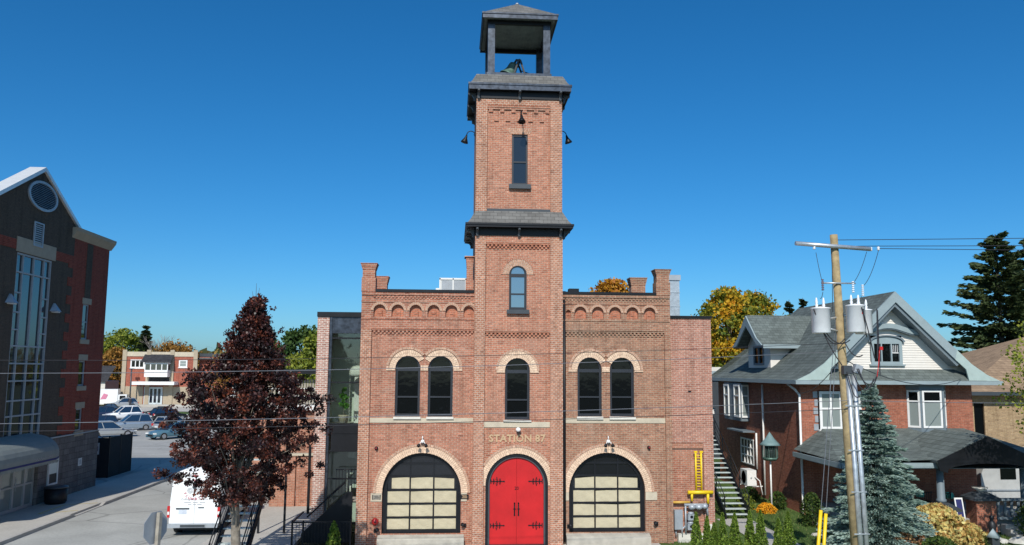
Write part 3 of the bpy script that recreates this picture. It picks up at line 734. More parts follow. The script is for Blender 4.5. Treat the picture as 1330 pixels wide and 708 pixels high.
# upper shaft
UX0, UX1, UL, UR = 0.78, 4.22, 1.225, 3.755
MB().plate(rect(UL, UR, 12.0, 17.46), [rect(2.215, 2.85, 13.92, 15.97)[::-1]], PY, PY + 0.3).build('tower_wall', B_TOWER, hall)
pm = MB(); pm.box(UX0, UL, TY, PY + 0.3, 12.001, 17.46); pm.box(UR, UX1, TY, PY + 0.3, 12.001, 17.46); pm.box(UL + 0.001, UR - 0.001, TY, PY - 0.001, 17.14, 17.459)
split_build(pm, 'tower_pilaster', B_PIER, hall)
cb = MB(); cb.box(UL + 0.002, UR - 0.002, TY + 0.015, PY - 0.001, 17.06, 17.138); cb.box(UL + 0.002, UR - 0.002, TY + 0.04, PY - 0.001, 16.98, 17.055)
for i in range(6):
    x = UL + 0.05 + i * (UR - UL - 0.25) / 5.0
    cb.box(x, x + 0.16, TY + 0.045, PY - 0.001, 16.86, 16.98); 
    if i < 5: cb.box(x + 0.22, x + 0.4, TY + 0.045, PY - 0.001, 16.5, 16.62); cb.box(x + 0.24, x + 0.38, TY + 0.055, PY - 0.001, 16.62, 16.9)
cb.build('corbel_table', B_TOWER, hall)
fa = MB()
for i in range(11):
    x = 2.53 + (i - 5) * 0.075; fa.plate([(x - 0.032, 15.98), (x + 0.032, 15.98), (x + 0.032 + (i - 5) * 0.012, 16.22), (x - 0.032 + (i - 5) * 0.012, 16.22)], [], PY - 0.012, PY - 0.001)
fa.build('flat_arch', B_ARCH2, hall)
# tower openings
f = window(hall, 'tower_window', TX, 0.48, 4.69, 6.57, PY + 0.1, fr=0.09, mid=5.45)
f = window(hall, 'tower_window', TX, 0.345, 8.93, 10.32, PY + 0.04, fr=0.085, mid=9.55, glass=G_BLUE)
f = window(hall, 'tower_window', 2.5325, 0.316, 13.925, 15.965, PY + 0.04, fr=0.07, mid=14.85, glass=G_SMOKE, arched=False)
sl = MB(); sl.box(TX - 0.44, TX + 0.44, PY - 0.14, PY + 0.04, 8.77, 8.926); sl.box(2.10, 2.97, PY - 0.14, PY + 0.04, 13.74, 13.916); split_build(sl, 'tower_sill', M_CHAR, hall)
MB().box(TX - 0.54, TX + 0.54, PY - 0.09, PY + 0.1, 4.625, 4.687).build('window_sill', M_SILLW, hall)
MB().box(pl + 0.002, pr - 0.002, PY - 0.03, PY - 0.001, 4.41, 4.615).build('stone_band', M_STONE, hall)
ring('window_arch', hall, TX, 6.57, 0.482, 0.76, PY - 0.035, PY - 0.001, B_ARCH, 34)
ring('outer_arch', hall, TX, 6.57, 0.762, 0.85, PY - 0.045, PY - 0.001, B_ARCH2, 34)
ring('window_arch', hall, TX, 10.32, 0.347, 0.6, PY - 0.025, PY - 0.001, B_ARCH2, 30)
ring('outer_arch', hall, TX, 10.32, 0.602, 0.67, PY - 0.035, PY - 0.001, B_TOWER, 30)
im = MB(); im.box(TX - 0.82, TX - 0.485, PY - 0.045, PY - 0.001, 6.49, 6.568); im.box(TX + 0.485, TX + 0.82, PY - 0.045, PY - 0.001, 6.49, 6.568); split_build(im, 'impost', B_ARCH, hall)
ring('entrance_arch', hall, TX, 2.218, 1.199, 1.43, PY - 0.035, PY - 0.001, B_ARCH, 56)
ring('outer_arch', hall, TX, 2.218, 1.432, 1.52, PY - 0.05, PY - 0.001, B_ARCH2, 56, 31, 149)
# raised letters over the entrance
place(text_mesh('STATION 87', 0.37, 0.03, spacing=1.06, bold=0.012), (TX, PY - 0.014, 3.98), (R(90), 0, 0), (1.02, 1, 1)).build('lettering', M_GOLD, hall)
# entrance
ef = MB(); ef.plate(archpoly(TX, 1.195, 0.0, 2.218, 36), [archpoly(TX, 1.10, 0.02, 2.218, 36)[::-1]], PY + 0.02, PY + 0.28)
ff = ef.build('door_frame', M_BLACK, hall)
MB().plate(archpoly(TX, 1.099, 0.021, 2.218, 36), [archpoly(TX, 1.035, 0.03, 2.218, 36)[::-1]], PY + 0.06, PY + 0.28).build('inner_moulding', M_CHAR, ff)
for s in (-1, 1):
    pts = [(TX + s * 0.004, 0.035), (TX + s * 1.033, 0.035)]
    for i in range(19):
        t = PI / 2 * i / 18; pts.append((TX + s * (0.004 + 1.029 * math.cos(t)), 2.218 + 1.033 * math.sin(t)))
    leaf = MB().plate(pts, [], PY + 0.13, PY + 0.19).build('door_leaf', M_RED, hall)
    for z in (0.72, 2.36):
        h = MB(); x0 = TX + s * 1.0; yb = PY + 0.128
        h.box(min(x0, x0 - s * 0.5), max(x0, x0 - s * 0.5), yb - 0.012, yb, z - 0.018, z + 0.018)
        for k, (dx, hh_) in enumerate(((0.12, 0.08), (0.24, 0.14), (0.36, 0.09))):
            for q in (-1, 1):
                xc = x0 - s * dx; pts = []
                for i in range(9):
                    a = PI * 1.5 * i / 8; rr = hh_ * 0.33
                    pts.append((xc - s * rr * math.sin(a) * 0.9, yb - 0.008, z + q * (0.02 + rr * (1 - math.cos(a)) * 0.95)))
                h.tube(pts, 0.008, 5)
                h.box(xc - 0.01, xc + 0.01, yb - 0.012, yb, z + min(0, q * hh_), z + max(0, q * hh_))
                h.obox((xc, yb - 0.006, z + q * (hh_ + 0.01)), (0.03, 0.01, 0.03), (0, R(45), 0))
        h.obox((x0 - s * 0.52, yb - 0.006, z), (0.05, 0.012, 0.05), (0, R(45), 0))
        h.box(min(x0, x0 - s * 0.035), max(x0, x0 - s * 0.035), yb - 0.014, yb, z - 0.08, z + 0.08)
        h.build('hinge', M_BLACK, leaf)
    hd = MB(); xh = TX + s * 0.075; yb = PY + 0.128
    hd.box(xh - 0.024, xh + 0.024, yb - 0.012, yb, 1.10, 1.55)
    hd.tube([(xh, yb, 1.18), (xh, yb - 0.06, 1.22), (xh, yb - 0.06, 1.43), (xh, yb, 1.47)], 0.013, 6)
    for z in (1.10, 1.55): hd.obox((xh, yb - 0.006, z), (0.05, 0.012, 0.05), (0, R(45), 0))
    hd.box(xh - 0.055, xh + 0.055, yb - 0.012, yb, 1.32, 1.345); hd.build('handle', M_BLACK, leaf)
    if s == -1: pass
place(text_mesh('20', 0.17, 0.01), (TX, PY + 0.122, 2.1), (R(90), 0, 0)).build('house_number', M_BLACK, hall)

# --- cornices with skirt roofs
def skirt(zw, ze, of, ob, os_, xw0, xw1, yw0, yw1, fh, curve=0.35, mat=S_TOWER, dz=0.0, fasc=M_BLACK, n=4):
    """flared roof from wall rectangle (top zw) out to the eaves (ze); the fascia is a child"""
    mb = MB(); rings = []
    for i in range(n + 1):
        t = i / n; q = t ** 0.85; z = zw + (ze - zw) * (t + curve * math.sin(PI * t) * 0.5)
        rings.append([(xw0 - os_ * q, yw0 - of * q, z), (xw1 + os_ * q, yw0 - of * q, z), (xw1 + os_ * q, yw1 + ob * q, z), (xw0 - os_ * q, yw1 + ob * q, z)])
    b = mb.add([p for r in rings for p in r])
    for i in range(n):
        for k in range(4):
            k2 = (k + 1) % 4; mb.face((b + i * 4 + k, b + i * 4 + k2, b + i * 4 + 4 + k2, b + i * 4 + 4 + k))
    r = mb.build('skirt_roof', mat, hall)
    x0, x1, y0, y1 = xw0 - os_, xw1 + os_, yw0 - of, yw1 + ob
    f = MB(); th = 0.03
    for (a, b_, c, d) in ((x0, x1, y0, y0 + th), (x0, x1, y1 - th, y1), (x0, x0 + th, y0 + th, y1 - th), (x1 - th, x1, y0 + th, y1 - th)):
        f.box(a, b_, c, d, ze - fh, ze + 0.02)
    f.box(x0 - 0.03, x1 + 0.03, y0 - 0.03, y0 - 0.001, ze - 0.05, ze + 0.03); f.box(x0 - 0.03, x0 - 0.001, y0, y1 + 0.03, ze - 0.05, ze + 0.03); f.box(x1 + 0.001, x1 + 0.03, y0, y1 + 0.03, ze - 0.05, ze + 0.03)
    f.build('fascia', fasc, r)
    s = MB(); s.box(x0 + th, x1 - th, y0 + th, y1 - th, ze - fh + 0.01, ze - fh + 0.04); s.build('soffit', M_BLACK, r)
    return r
skirt(12.82, 12.25, 0.38, 0.38, 0.37, tx0, tx1, TY, 35.3, 0.13)
skirt(18.42, 17.93, 0.33, 0.38, 0.30, tx0 - 0.04 + 0.02, tx1 + 0.02, TY + 0.05, 35.25, 0.24, fasc=M_FASCIA)
# fill of the upper skirt: roof deck around the belfry base
fr = MB()
for (z0, z1) in ((11.84, 12.12), (17.40, 17.69)):
    fr.box(tx0 - 0.03, tx1 + 0.03, TY - 0.04, TY - 0.001, z0, z1); fr.box(tx0 - 0.04, tx0 - 0.001, TY - 0.04, 35.3, z0, z1); fr.box(tx1 + 0.001, tx1 + 0.04, TY - 0.04, 35.3, z0, z1)
split_build(fr, 'frieze_board', M_BLACK, hall)
for (z0, z1) in ((11.80, 12.10), (17.36, 17.68)):
    for (x, y, dx, dy) in [(0.86, TY, 0, -1), (2.5, TY, 0, -1), (4.14, TY, 0, -1)] + [(tx0, yy, -1, 0) for yy in (31.9, 33.4, 35.0)] + [(tx1, yy, 1, 0) for yy in (31.9, 33.4, 35.0)]:
        b = MB()
        if dx == 0:
            b.plate([(TY - 0.04, z0), (TY - 0.04, z1), (TY - 0.34, z1), (TY - 0.32, z1 - 0.08), (TY - 0.2, z1 - 0.1), (TY - 0.13, z0 + 0.12), (TY - 0.12, z0)], [], x - 0.045, x + 0.045, axis='X')
            b.box(x - 0.03, x + 0.03, TY - 0.355, TY - 0.34, z1 - 0.06, z1)
        else:
            X = x + dx * 0.04
            b.plate([(X, z0), (X, z1), (X + dx * 0.3, z1), (X + dx * 0.28, z1 - 0.08), (X + dx * 0.15, z1 - 0.1), (X + dx * 0.09, z0 + 0.12), (X + dx * 0.08, z0)], [], y - 0.045, y + 0.045)
        b.build('bracket', M_CHAR, hall)
lead = MB(); lead.box(UL - 0.02, UR + 0.02, PY - 0.09, PY - 0.002, 12.74, 12.92); lead.build('flashing', M_CHAR, hall)
# belfry
BX0, BX1, BY0, BY1 = 1.19, 3.79, 31.78, 34.95
MB().box(BX0 - 0.02, BX1 + 0.02, BY0 - 0.02, BY1 + 0.02, 18.40, 18.54).build('belfry_base', M_FASCIA, hall)
for (x0, x1) in ((BX0 + 0.03, BX0 + 0.31), (BX1 - 0.31, BX1 - 0.03)):
    for (y0, y1) in ((BY0 + 0.03, BY0 + 0.33), (BY1 - 0.33, BY1 - 0.03)):
        MB().box(x0, x1, y0, y1, 18.541, 20.72).build('belfry_post', M_FASCIA, hall)
EX0, EX1, EY0, EY1 = 0.99, 4.03, 31.45, 35.2
rm = MB(); b = rm.add([(EX0, EY0, 20.93), (EX1, EY0, 20.93), (EX1, EY1, 20.93), (EX0, EY1, 20.93), (2.51, 33.3, 22.18)])
for k in range(4): rm.face((b + k, b + (k + 1) % 4, b + 4))
br_ = rm.build('belfry_roof', S_TOWER, hall)
f = MB(); th = 0.04
for (a, b_, c, d) in ((EX0, EX1, EY0, EY0 + th), (EX0, EX1, EY1 - th, EY1), (EX0, EX0 + th, EY0 + th, EY1 - th), (EX1 - th, EX1, EY0 + th, EY1 - th)): f.box(a, b_, c, d, 20.71, 20.925)
f.box(EX0 - 0.03, EX1 + 0.03, EY0 - 0.03, EY0 - 0.001, 20.88, 20.945); f.box(EX0 - 0.03, EX0 - 0.001, EY0, EY1 + 0.03, 20.88, 20.945); f.box(EX1 + 0.001, EX1 + 0.03, EY0, EY1 + 0.03, 20.88, 20.945)
f.build('fascia', M_FASCIA, br_)
s = MB(); s.box(EX0 + th, EX1 - th, EY0 + th, EY1 - th, 20.80, 20.83)
i = 0; x = EX0 + 0.12
while x < EX1 - 0.12: s.box(x, x + 0.035, EY0 + 0.05, EY1 - 0.05, 20.765, 20.799); x += 0.145
s.build('soffit', M_SOFFIT, br_)
fb = MB(); fb.box(BX0, BX1, BY0, BY0 + 0.15, 20.60, 20.76); fb.box(BX0, BX1, BY1 - 0.15, BY1, 20.60, 20.76); fb.box(BX0, BX0 + 0.12, BY0 + 0.15, BY1 - 0.15, 20.6, 20.76); fb.box(BX1 - 0.12, BX1, BY0 + 0.15, BY1 - 0.15, 20.6, 20.76)
fb.build('beam', M_BLACK, br_)
MB().lathe((2.51, 33.3, 22.14), [(0.09, 0), (0.07, 0.06), (0.0, 0.1)], 8).build('finial', M_GALV, br_)
# bell
bell = thing('bell', 'green verdigris bell tilted in its dark cradle at the top of the tower', 'bell', (2.45, 33.4, 18.54))
tl = (0, R(24), 0)
MB().lathe((2.42, 33.4, 19.58), [(0.001, 0.0), (0.1, -0.01), (0.17, -0.05), (0.2, -0.14), (0.22, -0.3), (0.26, -0.42), (0.33, -0.53), (0.40, -0.6), (0.405, -0.63), (0.36, -0.63), (0.24, -0.4), (0.001, -0.1)], 28, tilt=tl).build('bell_body', M_VERDI, bell)
yk = MB(); 
for yy in (33.05, 33.75):
    for s_ in (-1, 1): yk.bar((2.6 + s_ * 0.36, yy, 18.545), (2.6 + s_ * 0.04, yy, 19.58), 0.07, 0.07)
    yk.bar((2.3, yy, 18.62), (2.9, yy, 18.62), 0.06, 0.08)
    pts = [(2.6 + 0.24 * math.cos(t), yy, 18.7 + 0.2 * math.sin(t)) for t in [PI * i / 10 for i in range(11)]]; yk.tube(pts, 0.025, 6)
yk.build('cradle', M_IRON, bell)
yo = MB(); yo.tube([(2.6, 33.0, 19.58), (2.6, 33.8, 19.58)], 0.05, 8); yo.tube([(2.42, 33.4, 19.58), (2.5, 33.4, 19.72), (2.64, 33.4, 19.72), (2.72, 33.4, 19.56)], 0.05, 8)
yo.tube([(2.66, 33.5, 19.3), (3.75, 33.6, 19.0)], 0.02, 6); yo.build('yoke', M_IRON, bell)
MB().tube([(2.38, 33.4, 19.2), (2.30, 33.4, 18.86)], [0.02, 0.05], 8).build('clapper', M_IRON, bell)

# --- drainpipe in the corner of the tower
MB().tube([(4.33, 31.93, 0.1), (4.33, 31.93, 9.7)], 0.065, 10).build('drainpipe', M_BLACK, hall)

# --- east wing
WY = 32.27
hw_ = thing('brick_annex', 'plain pinkish brick annex with flat black cap, right of the fire hall', 'building', (9.46, 32.3, 0))
MB().plate(rect(8.58, 10.33, 0, 8.70), [rect(8.66, 9.92, 0.75, 3.78)[::-1]], WY, WY + 0.12).build('front_wall', B_PINK, hw_)
MB().box(8.58, 10.33, WY + 0.12, WY + 0.3, 0, 8.70).build('inner_wall', B_PINK, hw_)
rw = MB(); rw.box(8.68, 9.9, WY + 0.055, WY + 0.119, 0.76, 3.5); rw.box(8.665, 9.915, WY + 0.03, WY + 0.119, 3.56, 3.775); rw.build('recess_panel', B_OLD, hw_)
sol = MB()
for i in range(22): sol.box(8.6 + i * 0.078, 8.6 + i * 0.078 + 0.062, WY - 0.02, WY - 0.001, 4.40, 4.60)
sol.box(8.60, 10.33, WY - 0.025, WY - 0.001, 4.601, 4.66); dentils(MB(), 8.6, 10.1, 8.44, WY - 0.02, WY - 0.001, pitch=0.17, w_=0.1, h=0.06).build('dentil_band', B_PINK, hw_)
sol.build('soldier_course', B_PINK, hw_)
MB().box(10.05, 10.33, WY + 0.301, 44, 0, 8.7).build('side_wall', B_PINK, hw_)
MB().box(8.6, 10.05, WY + 0.301, 44, 8.5, 8.6).build('roof', M_TAR, hw_)
MB().box(8.58, 10.37, WY - 0.06, 44, 8.702, 8.80).build('roof_cap', M_BLACK, hw_)
MB().box(9.35, 9.47, WY - 0.006, WY - 0.001, 5.75, 5.82).build('wall_vent', M_BLACK, hw_)
MB().box(8.8, 10.2, WY - 0.22, WY - 0.001, 0.0, 0.32).build('plinth', M_SILLW, hw_)
# metal flue on the annex
fl = thing('metal_flue', 'shiny galvanised square flue standing on the roof behind the right corner turret', 'flue', (9.3, 34.2, 8.6))
MB().box(9.08, 9.56, 34.0, 34.45, 8.6, 10.42).build('duct', M_GALV, fl)
MB().box(9.03, 9.61, 33.95, 34.5, 10.43, 10.66).build('hood', M_GREY, fl)
sm_ = MB()
for z in (9.3, 9.9): sm_.box(9.06, 9.58, 33.98, 34.47, z, z + 0.03)
sm_.build('seam', M_GALV, fl)
# rooftop unit
ac = thing('rooftop_unit', 'white boxy air conditioning unit on the flat roof left of the tower', 'air conditioner', (-0.05, 38, 9.15))
MB().box(-0.7, 0.55, 37.8, 38.8, 9.15, 10.82).build('casing', M_WHITE, ac)
fr_ = MB()
for x in (-0.70, -0.09, 0.5): fr_.box(x, x + 0.06, 37.76, 37.799, 9.2, 10.8)
fr_.box(-0.7, 0.56, 37.76, 37.799, 10.74, 10.82); fr_.build('frame', M_WHITE, ac)
MB().box(-0.6, 0.5, 37.785, 37.799, 9.5, 10.7).build('grille', M_GREY, ac)
MB().box(-0.86, -0.71, 37.9, 38.3, 10.0, 10.35).build('junction_box', M_WHITE, ac)

# --- glazed stair wing on the left
gw = thing('glazed_wing', 'narrow glazed wing with black frame and brick pier, left of the fire hall', 'building', (-4.6, 34, 0))
MB().box(-5.58, -5.10, 34.0, 34.6, 0, 8.72).build('pier', B_PINK2, gw)
MB().box(-5.60, -3.6, 33.95, 38.0, 8.722, 8.92).build('roof_cap', M_BLACK, gw)
mt = MB(); mt.box(-5.08, -3.6, 34.02, 34.06, 8.05, 8.715); mt.box(-5.07, -4.98, 33.98, 34.1, 0, 8.7)
mt.build('metal_panel', M_FASCIA, gw)
cu = MB()
for z in (7.85, 6.05, 4.38, 4.02, 3.3, 2.2, 0.1): cu.box(-4.98, -3.6, 34.02, 34.12, z - 0.03, z + 0.03)
cu.box(-4.98, -3.6, 34.03, 34.11, 4.02, 4.35); cu.box(-3.66, -3.6, 34.0, 34.12, 0, 8.05); cu.box(-4.9, -3.6, 34.04, 34.08, 3.28, 4.02)
cu.build('curtain_frame', M_BLACK, gw)
for (a, b) in ((7.88, 8.04), (6.08, 7.82), (4.41, 6.02), (2.23, 3.27), (0.13, 2.17)): MB().box(-4.98, -3.66, 34.06, 34.07, a, b).build('pane', G_CLEAR, gw)
MB().box(-5.39, -3.6, 36.9, 37.0, 0, 8.7).build('back_wall', M_PLASTER, gw)
MB().box(-5.58, -5.40, 34.601, 38, 0, 8.7).build('side_wall', B_PINK2, gw)
MB().box(-5.39, -3.6, 34.61, 36.89, 4.05, 4.3).build('floor_slab', M_SILLW, gw)
MB().box(-5.39, -5.3, 34.61, 36.89, 4.31, 8.6).build('lining', M_PLASTER, gw)
MB().box(-4.2, -3.75, 35.6, 36.0, 4.3, 6.3).build('column', M_WHITE, gw)
MB().box(-4.35, -3.75, 35.55, 36.05, 6.301, 6.55).build('beam', M_WHITE, gw)
MB().box(-4.2, -3.8, 35.8, 36.2, 1.6, 2.9).build('column', M_PLASTER, gw)
def pendant(z, y=34.9, x=-4.02, lab=''):
    t = thing('pendant_lamp', lab, 'lamp', (x, y, z), group='dome pendant lamps in the glazed wing')
    MB().lathe((x, y, z), [(0.33, 0.0), (0.335, 0.1), (0.30, 0.28), (0.2, 0.4), (0.06, 0.44), (0.02, 0.44)], 24).build('lamp_shade', M_SILLW, t)
    MB().tube([(x, y, z + 0.44), (x, y, z + 0.95)], 0.012, 6).build('rod', M_BLACK, t); return t
pendant(6.3, lab='pale dome pendant lamp behind the upper glass of the stair wing')
pendant(2.95, lab='pale dome pendant lamp behind the lower glass of the stair wing')
pl_ = thing('potted_plant', 'leafy green plant in a beige pot inside the glazed wing', 'plant', (-4.5, 34.6, 4.3))
MB().lathe((-4.5, 34.6, 4.3), [(0.16, 0), (0.2, 0.36), (0.22, 0.4), (0.18, 0.4)], 18).build('pot', M_POT, pl_)
MB().tube([(-4.5, 34.6, 4.6), (-4.48, 34.6, 5.4)], 0.012, 5).build('stem', M_BARK, pl_)
gg = np.random.default_rng(3); P = clumps(gg, [(-4.5, 34.55, 5.15), (-4.42, 34.55, 5.4), (-4.58, 34.55, 5.5), (-4.5, 34.5, 5.75), (-4.4, 34.5, 5.05)], [0.2, 0.18, 0.15, 0.12, 0.15], 40)
LF_P = leafmat('houseplant_leaf', [(0.05, 0.16, 0.02), (0.12, 0.3, 0.04), (0.2, 0.4, 0.08)], 0.4, 0.3)
leaf_mesh('leaves', P, 0.13, LF_P, pl_, 4)

# --- small things on the fire hall front
def flood(x, y, z, label, big=True, name='security_light', up=True):
    t = thing(name, label, 'light', (x, y, z), group='twin head security lights')
    MB().cyl((x, y - 0.06, z), 0.07, 0.06, 14, 'Y').build('mount', M_WHITE, t)
    for s in (-1, 1):
        MB().tube([(x + s * 0.05, y - 0.07, z - 0.02), (x + s * 0.1, y - 0.17, z - 0.06)], 0.018, 6).build('arm', M_WHITE, t)
        MB().lathe((x + s * 0.12, y - 0.2, z - 0.08), [(0.03, 0), (0.055, -0.03), (0.065, -0.12), (0.0, -0.12)], 12, tilt=(R(-35), R(s * -20), 0)).build('lamp_head', M_BLACK, t)
    MB().lathe((x, y - 0.12, z + 0.02), [(0.05, 0), (0.055, -0.03), (0.04, -0.07), (0.0, -0.08)], 12).build('sensor', M_WHITE, t)
    MB().tube([(x, y - 0.03, z + 0.06), (x, y - 0.09, z + 0.14), (x, y - 0.04, z + 0.2)], 0.02, 6).build('conduit', M_WHITE, t)
    return t
flood(-1.13, YF - 0.05, 3.86, 'white mounted twin head security light over the left garage arch')
flood(6.05, YF - 0.05, 3.86, 'white mounted twin head security light over the right garage arch')
cm = thing('security_camera', 'small white dome camera above the lettering over the red entrance', 'camera', (2.52, PY - 0.02, 4.26))
MB().cyl((2.52, PY - 0.07, 4.32), 0.09, 0.06, 16, 'Y').build('mount', M_WHITE, cm)
MB().lathe((2.52, PY - 0.16, 4.36), [(0.0, 0.02), (0.09, 0.0), (0.095, -0.05), (0.06, -0.1), (0.0, -0.12)], 16).build('housing', M_WHITE, cm)
MB().lathe((2.52, PY - 0.16, 4.25), [(0.055, 0.0), (0.04, -0.05), (0.0, -0.07)], 12).build('dome', M_BLACK, cm)
def gooseneck(p, d, label, k=1.0):
    """wall lamp: p on the wall, d outward"""
    p = Vector(p); d = Vector(d); t = thing('gooseneck_lamp', label, 'wall lamp', tuple(p), group='gooseneck lamps on the tower')
    m = MB(); m.tube([p + Vector((0, 0, 0.03)), p + d * 0.05], 0.06, 10)
    pts = [p + d * k * (0.02 + 0.3 * (1 - math.cos(a))) + Vector((0, 0, 0.32 * k * math.sin(a))) for a in [PI * 0.95 * i / 12 for i in range(13)]]
    m.tube(pts, 0.018, 7); m.build('arm', M_BLACK, t)
    e = pts[-1] + Vector((0, 0, -0.02))
    MB().lathe(tuple(e), [(0.025, 0.02), (0.05, -0.06), (0.06, -0.12), (0.15, -0.3), (0.155, -0.33), (0.0, -0.31)], 18, tilt=(d.y * -0.3 * -1, d.x * -0.3, 0)).build('lamp_shade', M_BLACK, t)
    return t
gooseneck((2.55, TY + 0.1, 16.55), (0, -1, 0), 'black gooseneck lamp on the tower front above its tall narrow window')
gooseneck((tx0, 33.2, 16.3), (-1, 0, 0), 'black gooseneck lamp sticking out from the left side of the tower', 0.6)
gooseneck((tx1, 33.2, 16.4), (1, 0, 0), 'black gooseneck lamp sticking out from the right side of the tower', 0.6)
ab = thing('alarm_bell', 'round red alarm bell low on the brick left of the left garage door', 'bell', (-3.22, YF - 0.1, 0.86))
MB().lathe((-2.86, YF - 0.001, 0.88), [(0.13, 0.0), (0.13, -0.05), (0.09, -0.1), (0.0, -0.11)], 18, 'Y').build('gong', M_REDLAMP, ab)
MB().cyl((-2.86, YF - 0.13, 0.88), 0.03, 0.02, 10, 'Y').build('nut', M_BLACK, ab)
def spot(x, y, z, label, s=1):
    t = thing('spotlight', label, 'light', (x, y, z), group='small black spotlights on the brick front')
    MB().box(x - 0.06, x + 0.06, y - 0.04, y - 0.001, z - 0.07, z + 0.07).build('back_plate', M_BLACK, t)
    MB().lathe((x, y - 0.05, z), [(0.03, 0), (0.06, 0.06), (0.07, 0.18), (0.0, 0.18)], 12, tilt=(R(70), 0, R(s * 35))).build('lamp_head', M_BLACK, t)
spot(-2.84, YF, 0.55, 'small black spotlight just under the red alarm bell')
spot(0.52, YF, 0.72, 'small black spotlight between the left garage door and the tower', -1)
spot(4.50, YF, 0.66, 'small black spotlight right of the drainpipe beside the right garage door')
spot(7.93, YF, 0.73, 'small black spotlight right of the right garage door', -1)
for (x, z, lb) in ((-2.88, 3.60, 'dark sounder high on the brick left of the left garage arch'), (7.66, 3.62, 'dark sounder high on the brick right of the right garage arch')):
    t = thing('sounder', lb, 'sounder', (x, YF, z)); MB().lathe((x, YF - 0.001, z), [(0.07, 0), (0.07, -0.05), (0.04, -0.09), (0, -0.09)], 12, 'Y').build('horn', M_BLACK, t)
    MB().box(x - 0.03, x + 0.03, YF - 0.14, YF - 0.09, z - 0.02, z + 0.04).build('cap', flat('dark_red', (0.2, 0.02, 0.02), 0.4), t)
def plaque(x, y, label, dark):
    t = thing('plaque', label, 'plaque', (x, y, 1.72))
    MB().box(x - 0.155, x + 0.155, y - 0.02, y - 0.001, 1.70, 1.87).build('plate', M_BLACK if dark else M_GREYWOOD, t)
    r = MB()
    for z in (1.745, 1.785, 1.825): r.box(x - 0.1 + (0.03 if z == 1.785 else 0), x + 0.1 - (0.02 if z > 1.8 else 0), y - 0.024, y - 0.0205, z - 0.009, z + 0.009)
    r.build('engraving', M_GOLD if dark else M_BLACK, t)
    if not dark:
        e = MB(); e.box(x - 0.155, x - 0.125, y - 0.026, y - 0.0205, 1.7, 1.87); e.box(x + 0.125, x + 0.155, y - 0.026, y - 0.0205, 1.7, 1.87); e.build('edge', M_BLACK, t)
plaque(-2.83, YF - 0.03, 'small grey plaque on the stone block left of the left garage door', False)
plaque(0.50, YF - 0.03, 'small black plaque on the stone block beside the tower', True)

# --- gas and electricity on the annex
gs = thing('gas_pipe', 'bright yellow vent pipes rising from a horizontal yellow header on the annex', 'pipe', (9.5, WY, 1.4))
p = MB()
for x in (9.56, 9.78):
    p.tube([(x, WY - 0.14, 1.95), (x, WY - 0.14, 3.42)], 0.036, 8)
    p.obox((x, WY - 0.14, 3.44), (0.13, 0.08, 0.06))
for i in range(12): p.obox((9.67, WY - 0.14, 2.1 + i * 0.11), (0.22, 0.02, 0.025))
p.build('riser', M_YEL, gs)
MB().tube([(9.22, WY - 0.14, 1.88), (10.22, WY - 0.14, 1.88)], 0.075, 10).build('header', M_YEL, gs)
d = MB(); d.tube([(9.38, WY - 0.14, 1.84), (9.38, WY - 0.14, 1.55)], 0.05, 8); d.tube([(10.02, WY - 0.14, 1.84), (10.02, WY - 0.14, 1.45)], 0.055, 8); d.build('drop', M_YEL, gs)
MB().tube([(8.62, WY - 0.1, 1.50), (9.3, WY - 0.1, 1.50)], 0.05, 8).build('feed_pipe', M_YPIPE, gs)
mg = thing('gas_meter', 'grey gas meters and regulator cluster below the yellow header', 'gas meter', (9.5, WY, 0.3))
m = MB(); m.tube([(9.1, WY - 0.2, 1.38), (9.1, WY - 0.2, 0.3)], 0.035, 8); m.tube([(9.05, WY - 0.2, 1.42), (9.95, WY - 0.2, 1.42)], 0.05, 8); m.tube([(9.95, WY - 0.2, 1.42), (9.98, WY - 0.2, 1.0)], 0.04, 8)
m.tube([(9.08, WY - 0.2, 0.62), (8.95, WY - 0.2, 0.5), (8.95, WY - 0.2, 0.2)], 0.03, 8); m.build('pipework', M_GREY, mg)
for (x, z, r_) in ((9.35, 1.36, 0.14), (9.62, 1.36, 0.15), (9.86, 1.38, 0.12)):
    MB().lathe((x, WY - 0.22, z), [(0.0, 0.1), (r_ * 0.6, 0.08), (r_, 0.0), (r_, -0.06), (r_ * 0.5, -0.12), (0, -0.13)], 14).build('regulator', M_GREY, mg)
for (x, z) in ((9.3, 0.98), (9.28, 0.62)):
    b = MB(); b.box(x - 0.14, x + 0.14, WY - 0.34, WY - 0.1, z - 0.13, z + 0.1); b.lathe((x, WY - 0.22, z + 0.1), [(0.13, 0), (0.1, 0.07), (0, 0.08)], 14); b.build('meter_body', M_GREY, mg)
    MB().cyl((x, WY - 0.345, z), 0.06, 0.01, 12, 'Y').build('dial', M_BLACK, mg)
def ebox(name, x0, x1, z0, z1, label, mat, dep=0.2):
    t = thing(name, label, 'box', ((x0 + x1) / 2, WY, z0))
    MB().box(x0, x1, WY - dep, WY - 0.001, z0, z1).build('casing', mat, t)
    MB().box(x0 + 0.02, x1 - 0.02, WY - dep - 0.012, WY - dep - 0.001, z0 + 0.02, z1 - 0.02).build('cover', mat, t)
    MB().tube([(x0 + 0.08, WY - 0.08, z0), (x0 + 0.08, WY - 0.08, 0.2)], 0.03, 8).build('conduit', M_GREY, t)
    return t
ebox('meter_cabinet', 8.66, 8.98, 0.48, 1.22, 'tall grey electrical cabinet beside the gas meters', M_GREY, 0.22)
ebox('junction_box', 9.98, 10.17, 0.42, 0.66, 'small white rounded junction box low on the annex', M_SILLW, 0.16)

